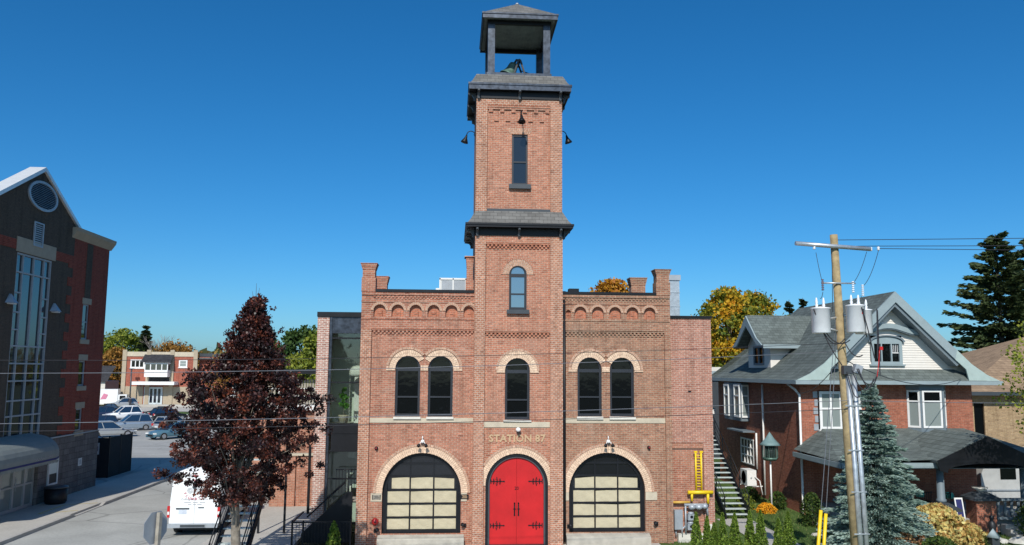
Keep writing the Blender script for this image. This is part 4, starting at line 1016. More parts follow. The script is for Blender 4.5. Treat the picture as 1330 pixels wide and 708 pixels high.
# ================================================================== METAL STAIRS
def stair(label, x0, x1, y0, n, run, rise, z0=0.0, landing=1.4, tread=M_TREAD):
    t = thing('metal_stair', label, 'staircase', ((x0 + x1) / 2, y0, z0))
    for s, x in ((-1, x0), (1, x1)):
        m = MB(); q = (y0 - 0.15, z0 - 0.02)
        e = (y0 + n * run, z0 + n * rise)
        m.plate([(q[0], q[1]), (q[0] + 0.3, q[1]), (e[0], e[1] - 0.22), (e[0] + landing, e[1] - 0.22), (e[0] + landing, e[1] + 0.03), (e[0] - 0.05, e[1] + 0.05), (q[0], q[1] + 0.24)], [], x - 0.03, x + 0.03, axis='X')
        m.build('stringer', M_BLACK, t)
        h = MB()
        for k in range(0, n + 1, 4): h.bar((x, y0 + k * run, z0 + k * rise), (x, y0 + k * run, z0 + k * rise + 1.0), 0.04)
        for off in (1.0, 0.72, 0.44): h.tube([(x, y0 - 0.1, z0 + off - 0.05), (x, e[0], e[1] + off), (x, e[0] + landing, e[1] + off)], 0.022 if off == 1.0 else 0.014, 6)
        h.bar((x, e[0] + landing, e[1]), (x, e[0] + landing, e[1] + 1.0), 0.04); h.build('handrail', M_BLACK, t)
    for k in range(n):
        MB().box(x0 + 0.032, x1 - 0.032, y0 + k * run, y0 + k * run + run * 0.95, z0 + (k + 1) * rise - 0.035, z0 + (k + 1) * rise).build('tread', tread, t)
    e = (y0 + n * run, z0 + n * rise)
    MB().box(x0 + 0.032, x1 - 0.032, e[0], e[0] + landing, e[1] - 0.04, e[1]).build('landing', M_GREYWOOD, t)
    lg = MB()
    for x in (x0, x1): lg.bar((x, e[0] + landing - 0.08, -0.1), (x, e[0] + landing - 0.08, e[1] - 0.23), 0.08)
    lg.build('post', M_BLACK, t)
    return t
stair('pale treaded black metal stair climbing away behind the annex toward the right house', 12.3, 13.42, 37.0, 22, 0.29, 0.195)
stair('black metal stair with bright treads rising behind the white van and maple', -7.75, -6.72, 27.8, 20, 0.27, 0.2)
# black guard rail and stringer before the glazed wing
gr = thing('guard_rail', 'low black metal guard rail with pickets in front of the glazed wing', 'railing', (-4.6, 31, 0))
m = MB(); m.bar((-5.75, 31, 1.05), (-3.66, 31, 1.05), 0.05); m.bar((-5.75, 31, 0.12), (-3.66, 31, 0.12), 0.03); m.bar((-5.75, 31, 1.05), (-5.75, 33.2, 1.05), 0.05)
m.build('rail', M_BLACK, gr)
m = MB()
for i in range(19): m.bar((-5.72 + i * 0.113, 31, 0.12), (-5.72 + i * 0.113, 31, 1.03), 0.016)
m.build('picket', M_BLACK, gr)
for x in (-5.75, -5.35, -3.66): MB().bar((x, 31, 0), (x, 31, 1.12), 0.055).build('post', M_BLACK, gr)
ns = thing('entry_stair', 'black solid sided stair climbing right in front of the glazed wing', 'staircase', (-4.6, 33, 0))
MB().plate([(-5.7, 0.0), (-3.8, 0.0), (-3.8, 1.9), (-4.0, 1.9), (-5.7, 0.35)], [], 32.6, 32.66).build('side_panel', M_BLACK, ns)
m = MB(); m.tube([(-5.5, 32.6, 0.95), (-4.1, 32.6, 2.25)], 0.03, 6); m.tube([(-4.6, 33.6, 2.62), (-3.7, 33.6, 2.62)], 0.025, 6)
for i in range(8): m.bar((-4.58 + i * 0.12, 33.6, 1.7), (-4.58 + i * 0.12, 33.6, 2.62), 0.016)
m.build('handrail', M_BLACK, ns)
for k in range(7): MB().box(-5.4 + k * 0.25, -5.16 + k * 0.25, 32.67, 33.6, 0.2 + k * 0.22, 0.24 + k * 0.22).build('tread', M_GREYWOOD, ns)
# low brick yard building behind the left stair
yb = thing('yard_wall', 'sunlit low orange brick wall with a dark gateway left of the glazed wing', 'wall', (-8, 41, 0))
MB().box(-8.75, -7.55, 41, 41.25, -0.1, 2.4).build('brick_panel', B_OLD, yb)
MB().box(-7.5, -6.6, 41.05, 41.3, -0.1, 2.4).build('brick_panel', B_OLD, yb)
MB().box(-8.8, -6.55, 40.95, 41.35, 2.402, 2.5).build('coping', M_STONE, yb)
gt_ = thing('yard_gate', 'tall black metal gate between the brick pier and the low orange wall', 'gate', (-6.1, 40, 0))
m = MB()
for i in range(9): m.bar((-6.5 + i * 0.12, 39, 0), (-6.5 + i * 0.12, 39, 3.0), 0.03)
m.bar((-6.52, 39, 0.2), (-5.5, 39, 0.2), 0.05); m.bar((-6.52, 39, 2.95), (-5.5, 39, 2.95), 0.05); m.build('bars', M_BLACK, gt_)
for x in (-6.56, -5.48): MB().bar((x, 39, 0), (x, 39, 3.1), 0.09).build('post', M_BLACK, gt_)
dk = thing('roof_deck', 'white deck with a slatted timber screen and dark roof seen behind the maple', 'deck', (-9, 46, 0))
MB().box(-12, -7.0, 46, 50, 0, 4.3).build('wall', B_OLD, dk)
MB().box(-12.2, -6.8, 45.7, 50, 4.31, 4.6).build('deck_edge', M_WHITE, dk)
m = MB()
for i in range(34): m.box(-12 + i * 0.15, -11.89 + i * 0.15, 46.4, 46.44, 4.62, 6.0)
m.build('timber_screen', M_GREYWOOD, dk)
MB().box(-12.4, -6.7, 45.8, 50.2, 6.3, 6.55).build('roof', M_BLACK, dk)
m = MB()
for x in (-12, -9.5, -7.1): m.bar((x, 46.2, 4.6), (x, 46.2, 6.3), 0.12)
m.tube([(-12.2, 45.75, 5.5), (-6.8, 45.75, 5.5)], 0.04, 6); m.tube([(-12.2, 45.75, 5.1), (-6.8, 45.75, 5.1)], 0.03, 6)
m.build('rail', M_WHITE, dk)

# ================================================================== OFFICE BUILDING ON THE LEFT
of = thing('office_building', 'tall brown and red gabled office building in shade at the left edge', 'building', (-20, 44, 0))
X = -20.0
# street wall between Y=30 and Y=44.4, gable over it
GW0, GW1 = 30.0, 44.1
apexY, apexZ = 40.35, 16.15; eRZ = 13.85; slopeR = (apexZ - eRZ) / (GW1 + 0.35 - apexY)
sl = 0.51
cwin = rect(38.56, 41.83, 3.1, 11.83)
outer = [(32.0, 3.05), (44.1, 3.05), (44.1, 14.05), (apexY, apexZ - 0.05), (35.0, apexZ - 0.05 - (apexY - 35.0) * 0.53), (35.0, 12.6), (32.0, 12.6)]
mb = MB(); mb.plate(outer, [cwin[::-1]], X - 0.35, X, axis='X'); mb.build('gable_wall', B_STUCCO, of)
# coping
def strip(mb, pts, w0, w1, th):
    for (a, b) in zip(pts[:-1], pts[1:]):
        n = mb.add([(w0, a[0], a[1]), (w1, a[0], a[1]), (w1, b[0], b[1]), (w0, b[0], b[1]), (w0, a[0], a[1] - th), (w1, a[0], a[1] - th), (w1, b[0], b[1] - th), (w0, b[0], b[1] - th)])
        for q in ((0, 1, 2, 3), (7, 6, 5, 4), (0, 4, 5, 1), (1, 5, 6, 2), (2, 6, 7, 3), (3, 7, 4, 0)): mb.face([n + i for i in q])
mb = MB(); strip(mb, [(34.6, apexZ + 0.1 - (apexY - 34.6) * 0.53), (apexY, apexZ + 0.1), (44.5, 13.98)], X - 0.65, X + 0.12, 0.2); mb.build('gable_coping', M_METROOF, of)
mb = MB(); mb.box(X + 0.001, X + 0.02, 42.14, 44.09, 11.95, 12.4); mb.box(X + 0.001, X + 0.02, 32, 38.4, 11.95, 12.4); split_build(mb, 'red_band', B_OFFICE, of)
MB().box(X + 0.001, X + 0.03, 38.42, 42.12, 11.87, 12.55).build('lintel', M_BEIGE, of)
# red wall with quoins
wins = [(45.55, 46.35, 8.1, 10.0), (45.55, 46.35, 5.6, 6.95), (45.55, 46.35, 3.2, 4.4)]
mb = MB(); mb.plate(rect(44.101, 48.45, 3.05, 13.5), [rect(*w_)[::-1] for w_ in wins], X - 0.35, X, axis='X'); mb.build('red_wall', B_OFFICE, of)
mb = MB(); z = 3.2
while z < 12.0: mb.box(X + 0.001, X + 0.025, 43.55, 44.099, z, z + 0.45); z += 0.95
split_build(mb, 'quoin', B_OFFICE, of)
mb = MB(); mb.box(X + 0.001, X + 0.02, 45.6, 46.3, 10.35, 13.3); mb.build('brown_strip', B_STUCCO, of)
for w_ in wins:
    a, b, c, d = w_; mb = MB(); mb.plate(rect(a + 0.002, b - 0.002, c + 0.002, d - 0.002), [rect(a + 0.08, b - 0.08, c + 0.08, (c + d) / 2 - 0.03)[::-1], rect(a + 0.08, b - 0.08, (c + d) / 2 + 0.03, d - 0.08)[::-1]], X - 0.14, X - 0.06, axis='X')
    f = mb.build('window', M_GREY, of); mb = MB(); mb.box(X - 0.11, X - 0.10, a + 0.03, b - 0.03, c + 0.03, d - 0.03); mb.build('pane', G_OFFICE, f)
    MB().box(X + 0.001, X + 0.04, a - 0.12, b + 0.12, d + 0.003, d + 0.33).build('lintel', M_BEIGE, of)
    MB().box(X + 0.001, X + 0.06, a - 0.12, b + 0.12, c - 0.25, c - 0.003).build('sill', M_BEIGE, of)
mb = MB(); mb.plate([(X, 13.35), (X + 0.25, 13.72), (X + 0.28, 13.9), (X - 1.0, 13.9), (X - 1.0, 13.35)], [], 43.75, 48.7); mb.build('cornice', M_BEIGE, of)
mb = MB(); mb.plate(rect(32, 48.45, -0.1, 3.05), [rect(36.5, 41.85, -0.1, 2.3)[::-1]], X - 0.35, X + 0.05, axis='X'); mb.build('stone_base', B_BLOCK, of)
MB().box(X - 0.02, X + 0.09, 41.9, 48.47, 3.051, 3.11).build('base_course', M_GREY, of)
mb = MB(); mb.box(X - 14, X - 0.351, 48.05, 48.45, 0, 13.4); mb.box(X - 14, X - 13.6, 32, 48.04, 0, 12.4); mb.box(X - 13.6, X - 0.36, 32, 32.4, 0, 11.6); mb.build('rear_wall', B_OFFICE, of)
mb = MB(); strip(mb, [(32, apexZ - 1.0 - (apexY - 32) * 0.53), (apexY, apexZ - 1.1), (48.0, apexZ - 1.1 - (48.0 - apexY) * 0.53)], X - 13.6, X - 0.4, 0.15); mb.build('roof', M_METROOF, of)
# oval louvre, square louvre
oc = (40.45, 14.82); ov = [(oc[0] + 1.42 * math.cos(2 * PI * i / 40), oc[1] + 0.72 * math.sin(2 * PI * i / 40)) for i in range(40)]
ov2 = [(oc[0] + 1.25 * math.cos(2 * PI * i / 40), oc[1] + 0.6 * math.sin(2 * PI * i / 40)) for i in range(40)]
mb = MB(); mb.plate(ov, [ov2[::-1]], X + 0.001, X + 0.07, axis='X'); vt = mb.build('oval_vent', M_GREY, of)
mb = MB()
for i in range(14):
    z = oc[1] - 0.56 + i * 0.086; hw = 1.24 * math.sqrt(max(0.01, 1 - ((z - oc[1]) / 0.6) ** 2))
    n = mb.add([(X + 0.06, oc[0] - hw, z - 0.025), (X + 0.06, oc[0] + hw, z - 0.025), (X + 0.01, oc[0] + hw, z + 0.03), (X + 0.01, oc[0] - hw, z + 0.03)]); mb.face((n, n + 1, n + 2, n + 3))
mb.build('slats', M_GREY, vt)
mb = MB(); mb.plate(ov2, [], X + 0.001, X + 0.004, axis='X'); mb.build('backing', M_BLACK, vt)
mb = MB(); mb.plate(rect(39.82, 40.72, 12.33, 13.5), [rect(39.9, 40.64, 12.4, 13.43)[::-1]], X + 0.001, X + 0.06, axis='X'); vt = mb.build('square_vent', M_GREY, of)
mb = MB()
for i in range(10): mb.box(X + 0.012, X + 0.04, 39.9, 40.64, 12.43 + i * 0.1, 12.47 + i * 0.1)
mb.build('slats', M_GREY, vt); mb = MB(); mb.box(X + 0.001, X + 0.008, 39.9, 40.64, 12.4, 13.43); mb.build('backing', M_BLACK, vt)
# curtain wall
mb = MB(); mb.plate(cwin, [rect(38.64, 41.75, 3.2, 11.75)[::-1]], X - 0.2, X - 0.02, axis='X')
for yy in (39.22, 40.2, 41.17): mb.box(X - 0.15, X - 0.03, yy - 0.035, yy + 0.035, 3.2, 11.75)
for z in (10.95, 7.55, 6.75, 5.95, 5.05, 4.35): mb.box(X - 0.152, X - 0.028, 38.64, 41.75, z - 0.035, z + 0.035)
for z in (10.0, 9.1, 8.3): mb.box(X - 0.148, X - 0.032, 38.64, 39.18, z - 0.035, z + 0.035); mb.box(X - 0.148, X - 0.032, 41.2, 41.75, z - 0.135, z - 0.065)
cw_ = mb.build('curtain_wall', flat('light_mullion', (0.34, 0.36, 0.37), 0.5, var=0.05), of)
mb = MB(); mb.box(X - 0.12, X - 0.11, 38.6, 41.8, 3.15, 11.8); mb.build('pane', G_OFFICE, cw_)
# entrance doors
mb = MB(); mb.plate(rect(36.5, 41.85, -0.1, 2.3), [rect(a + 0.07, b - 0.07, 0.12 if k % 1 == 0 else 0, 1.05)[::-1] for k, (a, b) in enumerate(((36.5, 37.6), (37.6, 38.9), (38.9, 40.0), (40.0, 41.0), (41.0, 41.85)))] +
    [rect(a + 0.07, b - 0.07, 1.13, 2.2)[::-1] for (a, b) in ((36.5, 37.6), (37.6, 38.9), (38.9, 40.0), (40.0, 41.0), (41.0, 41.85))], X - 0.25, X - 0.12, axis='X')
dd = mb.build('entrance_doors', flat('aluminium_door_frame', (0.4, 0.41, 0.41), 0.5, var=0.05), of)
mb = MB(); mb.box(X - 0.2, X - 0.19, 36.55, 41.8, 0.1, 2.25); mb.build('pane', G_CURT, dd)
MB().tube([(X - 0.05, 40.05, 0.9), (X - 0.05, 40.05, 1.5)], 0.02, 6).build('handle', M_GREY, dd)
# awning
aw = thing('awning', 'rounded pale grey cloth awning with navy stripe over the office entrance', 'awning', (-20, 40, 2.2))
mb = MB(); nseg = 9; ys = [34.6, 35.2, 36.2, 37.2, 38.4, 39.6, 40.6, 41.4, 41.8]
rows = []
for iy, yy in enumerate(ys):
    e = min(1, min((yy - 34.6), (41.8 - yy)) / 0.9); e = math.sqrt(max(0, 1 - (1 - e) ** 2))
    rows.append([(X + 0.06 + (1.35 * e) * math.sin(PI / 2 * k / 8), yy, 2.55 + (0.95 * (0.25 + 0.75 * e)) * math.cos(PI / 2 * k / 8)) for k in range(9)] + [(X + 0.06 + 1.35 * e, yy, 2.25)])
b = mb.add([p for r in rows for p in r]); K = 10
for i in range(len(ys) - 1):
    for k in range(K - 1): mb.face((b + i * K + k, b + i * K + k + 1, b + (i + 1) * K + k + 1, b + (i + 1) * K + k))
mb.build('cloth', M_AWN, aw)
mb = MB()
for i in range(len(ys) - 1):
    p0 = rows[i][-1]; p1 = rows[i + 1][-1]
    n = mb.add([(p0[0] + 0.006, p0[1], 2.28), (p1[0] + 0.006, p1[1], 2.28), (p1[0] + 0.006, p1[1], 2.37), (p0[0] + 0.006, p0[1], 2.37)]); mb.face((n, n + 1, n + 2, n + 3))
mb.build('stripe', M_BLUE, aw)
mb = MB(); npt = 40
for i in range(npt):
    y0 = 35.5 + i * (40.9 - 35.5) / npt; y1 = y0 + (40.9 - 35.5) / npt
    mb.plate([(y0, 2.255), (y1, 2.255), (y1 - 0.02, 2.16), ((y0 + y1) / 2, 2.12), (y0 + 0.02, 2.16)][::-1], [], X + 1.40, X + 1.408, axis='X')
mb.build('valance', M_AWN, aw)
mb = MB(); mb.v = []
wvy = []
pts = []
for i in range(60):   # faint script line, a hand-drawn flourish rather than readable words
    t = i / 59; pts.append((X + 1.417, 38.6 + 1.7 * t, 2.46 + 0.045 * math.sin(t * 55) + 0.02 * math.sin(t * 23)))
mb.tube(pts, 0.01, 4); mb.build('script_lettering', M_GRAPH, aw)
# poster case, wall notice, wall lamps, bin
nb_ = thing('notice_case', 'white framed poster case on the stone wall beside the office entrance', 'notice board', (X + 0.05, 43.3, 0.9))
mb = MB(); mb.plate(rect(42.75, 43.75, 0.75, 2.05), [rect(42.84, 43.66, 0.84, 1.96)[::-1]], X + 0.051, X + 0.13, axis='X'); mb.build('frame', M_SIGNW, nb_)
MB().box(X + 0.051, X + 0.09, 42.84, 43.66, 0.84, 1.3).build('dark_panel', M_BLACK, nb_)
MB().box(X + 0.051, X + 0.09, 42.84, 43.66, 1.302, 1.96).build('poster', M_PLASTER, nb_)
wn = thing('wall_notice', 'small white notice on the grey stone wall near the building corner', 'sign', (X + 0.05, 46.3, 1.5))
MB().box(X + 0.051, X + 0.07, 46.1, 46.5, 1.35, 1.75).build('plate', M_SIGNW, wn); MB().box(X + 0.071, X + 0.075, 46.2, 46.4, 1.42, 1.68).build('print', M_GREY, wn)
def sconce(y, z, label):
    t = thing('wall_lamp', label, 'wall lamp', (X, y, z), group='triangular wall lamps on the office')
    mb = MB(); b = mb.add([(X + 0.001, y - 0.32, z), (X + 0.001, y + 0.32, z), (X + 0.34, y + 0.2, z), (X + 0.34, y - 0.2, z), (X + 0.001, y, z + 0.42), (X + 0.1, y, z + 0.42)])
    for q in ((0, 3, 2, 1), (0, 4, 5, 3), (3, 5, 2), (2, 5, 4, 1)): mb.face([b + i for i in q])
    mb.build('lamp_shade', M_GREY, t)
    MB().box(X + 0.02, X + 0.28, y - 0.18, y + 0.18, z - 0.05, z - 0.002).build('lens', M_SIGNW, t)
sconce(38.15, 9.45, 'triangular wall lamp left of the tall office window')
sconce(42.25, 9.35, 'triangular wall lamp right of the tall office window')
bn = thing('rubbish_bin', 'squat black bin on the pavement against the office stone wall', 'bin', (X + 0.7, 42.3, 0))
mb = MB(); mb.lathe((X + 0.75, 42.3, 0.0), [(0.42, 0), (0.5, 0.1), (0.52, 0.75)], 20); mb.build('drum', M_BLACK, bn)
MB().lathe((X + 0.75, 42.3, 0.752), [(0.55, 0), (0.54, 0.06), (0.3, 0.12), (0, 0.13)], 20).build('lid', M_CHAR, bn)
# black screened fence at the corner
fe = thing('screened_fence', 'black fabric covered fence with white notices behind the office corner', 'fence', (-21.5, 54, 0))
MB().box(-22.4, -21.0, 52.6, 52.64, -0.1, 2.3).build('mesh_panel', M_FENCE, fe)
mb = MB(); mb.plate([(52.7, -0.1), (56.2, -0.1), (56.2, 2.3), (52.7, 2.3)], [], -21.02, -20.98, axis='X'); mb.build('mesh_panel', M_FENCE, fe)
MB().box(-25.5, -22.5, 50.4, 50.44, -0.1, 2.4).build('mesh_panel', M_FENCE, fe)
MB().box(-21.95, -21.55, 52.57, 52.59, 1.3, 2.0).build('notice', M_SIGNW, fe)
MB().box(-21.88, -21.62, 52.555, 52.569, 1.5, 1.8).build('print', M_BLUE, fe)
for (x, y) in ((-22.4, 52.6), (-21.0, 52.66), (-21.0, 54.4), (-21.0, 56.2)): MB().bar((x, y, -0.1), (x, y, 2.4), 0.07).build('post', M_BLACK, fe)

# ================================================================== HOUSE ON THE RIGHT
hs_ = thing('brick_house', 'red brick house with green grey flared roof, cream gable and dark front porch', 'building', (20.6, 38, 0))
HY = 38.0
def hx(z, side):   # inner edge of the gable roof at height z
    pts = [(6.22, 4.9), (6.55, 4.25), (7.05, 3.55), (7.85, 2.68), (10.42, 0.0)]
    for (za, xa), (zb, xb) in zip(pts[:-1], pts[1:]):
        if z <= zb: t = (z - za) / (zb - za); return 20.9 + side * (xa + (xb - xa) * t)
    return 20.9
FW = [rect(17.25, 19.4, 3.85, 5.72), rect(21.85, 23.1, 3.95, 5.8), rect(19.6, 20.7, 1.35, 2.5)]
MB().plate(rect(16.4, 24.9, -0.1, 6.1), [f[::-1] for f in FW], HY, HY + 0.3).build('front_wall', B_HOUSE, hs_)
sw_holes = [rect(44.2, 46.2, 1.5, 2.9)]
MB().plate(rect(HY + 0.301, 50, -0.1, 6.1), [h[::-1] for h in sw_holes], 16.4, 16.7, axis='X').build('side_wall', B_HOUSE, hs_)
MB().box(24.6, 24.9, HY + 0.301, 50, -0.1, 6.1).build('side_wall', B_HOUSE, hs_)
MB().box(16.701, 24.6, 49.7, 50, -0.1, 6.1).build('rear_wall', B_HOUSE, hs_)
# roof shell with flare
prof = [(4.98, 6.20), (4.3, 6.50), (3.6, 6.98), (2.72, 7.80), (0.0, 10.42)]
def roof_side(s):
    mb = MB(); ys = [37.32, 48.2]; th = 0.14
    for i in range(len(prof) - 1):
        (xa, za), (xb, zb) = prof[i], prof[i + 1]
        back_a = 50.6 - (0); back_b = 50.6 - (zb - 6.2) * 0.55; back_a = 50.6 - (za - 6.2) * 0.55
        a0 = (20.9 + s * xa, 37.32, za); a1 = (20.9 + s * xa, back_a, za); b0 = (20.9 + s * xb, 37.32, zb); b1 = (20.9 + s * xb, back_b, zb)
        n = mb.add([a0, a1, b1, b0, (a0[0], a0[1], za - th), (a1[0], a1[1], za - th), (b1[0], b1[1], zb - th), (b0[0], b0[1], zb - th)])
        for q in ((0, 1, 2, 3), (7, 6, 5, 4), (0, 4, 5, 1), (2, 6, 7, 3), (0, 3, 7, 4), (1, 5, 6, 2)): mb.face([n + k for k in q])
    return mb
rf = roof_side(-1).build('roof', S_HOUSE, hs_); roof_side(1).build('roof', S_HOUSE, hs_)
mb = MB(); b = mb.add([(15.92, 50.6, 6.18), (25.88, 50.6, 6.18), (20.9, 48.25, 10.4)]); mb.face((b, b + 1, b + 2)); mb.build('rear_roof', S_HOUSE, hs_)
# eaves trim
MB().box(15.86, 15.95, 37.3, 50.6, 6.02, 6.21).build('eave_gutter', M_TRIM, hs_)
MB().box(25.85, 25.94, 37.3, 50.6, 6.02, 6.21).build('eave_gutter', M_TRIM, hs_)
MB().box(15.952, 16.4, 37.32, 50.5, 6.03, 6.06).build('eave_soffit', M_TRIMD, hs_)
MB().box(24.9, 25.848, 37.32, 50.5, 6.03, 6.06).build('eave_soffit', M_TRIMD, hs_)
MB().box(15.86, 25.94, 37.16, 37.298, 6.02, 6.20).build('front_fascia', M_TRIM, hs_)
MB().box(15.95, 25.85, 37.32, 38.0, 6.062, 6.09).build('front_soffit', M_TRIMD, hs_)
mb = MB(); b = mb.add([(16.6, 37.2, 6.205), (25.2, 37.2, 6.205), (24.0, 38.0, 6.76), (17.8, 38.0, 6.76)]); mb.face((b, b + 1, b + 2, b + 3)); mb.build('skirt_roof', S_HOUSE, hs_)
# gable wall, clapboards
mb = MB(); z = 6.5
while z < 9.95:
    z1 = min(z + 0.115, 9.98); hw0 = hx(z, 1) - 20.9 - 0.14; hw1 = hx(z1, 1) - 20.9 - 0.14
    segs = [(-hw0, hw0, -hw1, hw1)]
    if 6.98 < z < 8.25: segs = [(-hw0, -0.98, -hw1, -0.98), (0.62, hw0, 0.62, hw1)]
    for (l0, r0_, l1, r1_) in segs:
        if r0_ - l0 < 0.05: continue
        n = mb.add([(20.9 + l0, HY - 0.028, z), (20.9 + r0_, HY - 0.028, z), (20.9 + r1_, HY - 0.004, z1 + 0.004), (20.9 + l1, HY - 0.004, z1 + 0.004), (20.9 + l0, HY + 0.1, z), (20.9 + r0_, HY + 0.1, z)])
        mb.face((n, n + 1, n + 2, n + 3)); mb.face((n + 4, n + 5, n + 1, n))
    z += 0.115
mb.build('gable_clapboard', M_CREAM, hs_)
# barge boards with flared green feet
for s in (-1, 1):
    P_ = lambda a, b: (20.9 + s * a, b)
    pts = [P_(0, 10.41), P_(0, 9.88), P_(2.62, 7.38), P_(3.3, 6.78), P_(3.45, 6.22), P_(4.95, 6.22), P_(4.3, 6.51), P_(3.6, 6.99), P_(2.72, 7.81)]
    upper = [P_(0, 10.41), P_(0, 9.90), P_(2.78, 7.22), P_(2.9, 7.66), P_(2.72, 7.81)]
    lower = [P_(2.905, 7.655), P_(2.785, 7.215), P_(3.3, 6.75), P_(3.42, 6.21), P_(4.95, 6.21), P_(4.3, 6.51), P_(3.6, 6.99)]
    MB().plate(upper, [], 37.22, 37.318).build('barge_board', M_TRIM, hs_)
    MB().plate(lower, [], 37.23, 37.318).build('flared_foot', M_FLARE, hs_)
    mb = MB(); mb.plate([P_(0.0, 9.88), P_(0, 9.70), P_(2.9, 6.9), P_(3.05, 7.0)], [], 37.32, 37.98); mb.build('rake_soffit', M_TRIMD, hs_)
# wavy eyebrow board
mb = MB(); pts_t = []; pts_b = []
for i in range(31):
    t = -1 + 2 * i / 30; x = 20.75 + 1.75 * t; zc = 8.66 + 0.15 * math.cos(min(1, abs(t) * 1.2) * PI)
    pts_t.append((x, zc + 0.11)); pts_b.append((x, zc - 0.12))
mb.plate(pts_t + pts_b[::-1], [], HY - 0.32, HY - 0.03); mb.build('eyebrow_board', M_TRIM, hs_)
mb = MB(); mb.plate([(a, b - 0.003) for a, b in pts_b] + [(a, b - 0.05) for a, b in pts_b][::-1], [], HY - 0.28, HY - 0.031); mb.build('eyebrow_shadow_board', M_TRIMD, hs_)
# gable window
ow = [(19.95, 6.98), (21.5, 6.98), (21.5, 8.0)] + [(20.725 + 0.775 * math.cos(t), 8.0 + 0.3 * math.sin(t)) for t in [PI * i / 12 for i in range(1, 12)]] + [(19.95, 8.0)]
mb = MB(); mb.plate(ow, [rect(20.1, 20.44, 7.1, 7.95)[::-1], rect(20.5, 20.93, 7.1, 7.95)[::-1], rect(20.99, 21.35, 7.1, 7.95)[::-1]], HY - 0.08, HY + 0.02)
wnd = mb.build('gable_window', M_TRIM, hs_)
MB().box(20.0, 21.45, HY + 0.03, HY + 0.04, 7.0, 8.1).build('pane', G_DARK, wnd)
MB().plate([(20.725 + 0.9 * math.cos(t), 8.03 + 0.34 * math.sin(t)) for t in [PI * i / 16 for i in range(17)]] + [(20.725 + 0.8 * math.cos(t), 8.02 + 0.29 * math.sin(t)) for t in [PI * i / 16 for i in range(16, -1, -1)]], [], HY - 0.16, HY - 0.081).build('hood', M_TRIMD, wnd)
MB().box(19.85, 21.6, HY - 0.14, HY - 0.02, 6.9, 6.975).build('sill', M_TRIM, wnd)
m = MB()
for i in range(4): m.box(21.03 + i * 0.085, 21.05 + i * 0.085, HY + 0.0, HY + 0.02, 7.55, 7.95)
m.box(20.99, 21.35, HY, HY + 0.02, 7.5, 7.54); m.build('muntin', M_WHITE, wnd)
# big white window, left
def grid_window(name, x0, x1, z0, z1, y, cols, rows, parent, frame=M_WHITE, glass=G_CURT, fw=0.08, bar=0.05, sill=True):
    holes = []; cw = (x1 - x0 - 2 * fw) / cols; ch = (z1 - z0 - 2 * fw) / rows if isinstance(rows, int) else None
    rs = [z0 + fw + (z1 - z0 - 2 * fw) * k / rows for k in range(rows + 1)] if isinstance(rows, int) else [z0 + fw + (z1 - z0 - 2 * fw) * r for r in rows]
    for c in range(cols):
        for r in range(len(rs) - 1): holes.append(rect(x0 + fw + c * cw + bar / 2, x0 + fw + (c + 1) * cw - bar / 2, rs[r] + bar / 2, rs[r + 1] - bar / 2)[::-1])
    f = MB().plate(rect(x0, x1, z0, z1), holes, y - 0.06, y).build(name, frame, parent)
    MB().box(x0 + 0.03, x1 - 0.03, y - 0.03, y - 0.02, z0 + 0.03, z1 - 0.03).build('pane', glass, f)
    if sill: MB().box(x0 - 0.08, x1 + 0.08, y - 0.15, y, z0 - 0.1, z0 - 0.002).build('sill', frame, f)
    return f
grid_window('front_window', 17.3, 19.35, 3.9, 5.68, HY - 0.03, 4, [0, 0.55, 1], hs_, bar=0.09)
q = MB()
for k in range(5): q.box(17.02 + (k % 2) * 0.06, 17.24, HY - 0.03, HY - 0.001, 3.85 + k * 0.38, 4.15 + k * 0.38)
split_build(q, 'quoin', M_GREY, hs_)
# projecting bay window, right
by = HY - 0.5
bay_ = MB(); bay_.plate([(21.6, HY), (22.0, by), (23.2, by), (23.6, HY)], [], 3.86, 3.98, axis='Z'); bay_.plate([(21.6, HY), (22.0, by), (23.2, by), (23.6, HY)], [], 5.78, 6.02, axis='Z')
bay_.plate([(21.55, HY), (21.98, by - 0.05), (23.22, by - 0.05), (23.65, HY)], [], 3.78, 3.858, axis='Z')
bb = bay_.build('bay_window', M_TRIMD, hs_)
def panel(name, a, b, z0, z1, mat, parent, th=0.05, holes_frac=None, bar=0.07, glass=G_CURT):
    """framed sash standing on the plan line a-b"""
    a = Vector((a[0], a[1], 0)); b = Vector((b[0], b[1], 0)); L = (b - a).length; d = (b - a).normalized()
    zm = z0 + (z1 - z0) * 0.68
    mb = MB(); mb.plate(rect(0, L, z0, z1), [rect(bar, L - bar, z0 + bar, zm - bar / 2)[::-1], rect(bar, L - bar, zm + bar / 2, z1 - bar)[::-1]], 0, th)
    nrm = Vector((d.y, -d.x, 0))
    mb.v = [tuple(a + d * v[0] - nrm * v[1] + Vector((0, 0, v[2]))) for v in mb.v]
    f = mb.build(name, mat, parent)
    pm_ = MB(); pm_.plate(rect(0.02, L - 0.02, z0 + 0.02, z1 - 0.02), [], th * 0.6, th * 0.6 + 0.006); pm_.v = [tuple(a + d * v[0] - nrm * v[1] + Vector((0, 0, v[2]))) for v in pm_.v]
    pm_.build('pane', glass, f) if parent.parent is None else merge(MB(), pm_).build('pane', glass, parent)
    return f
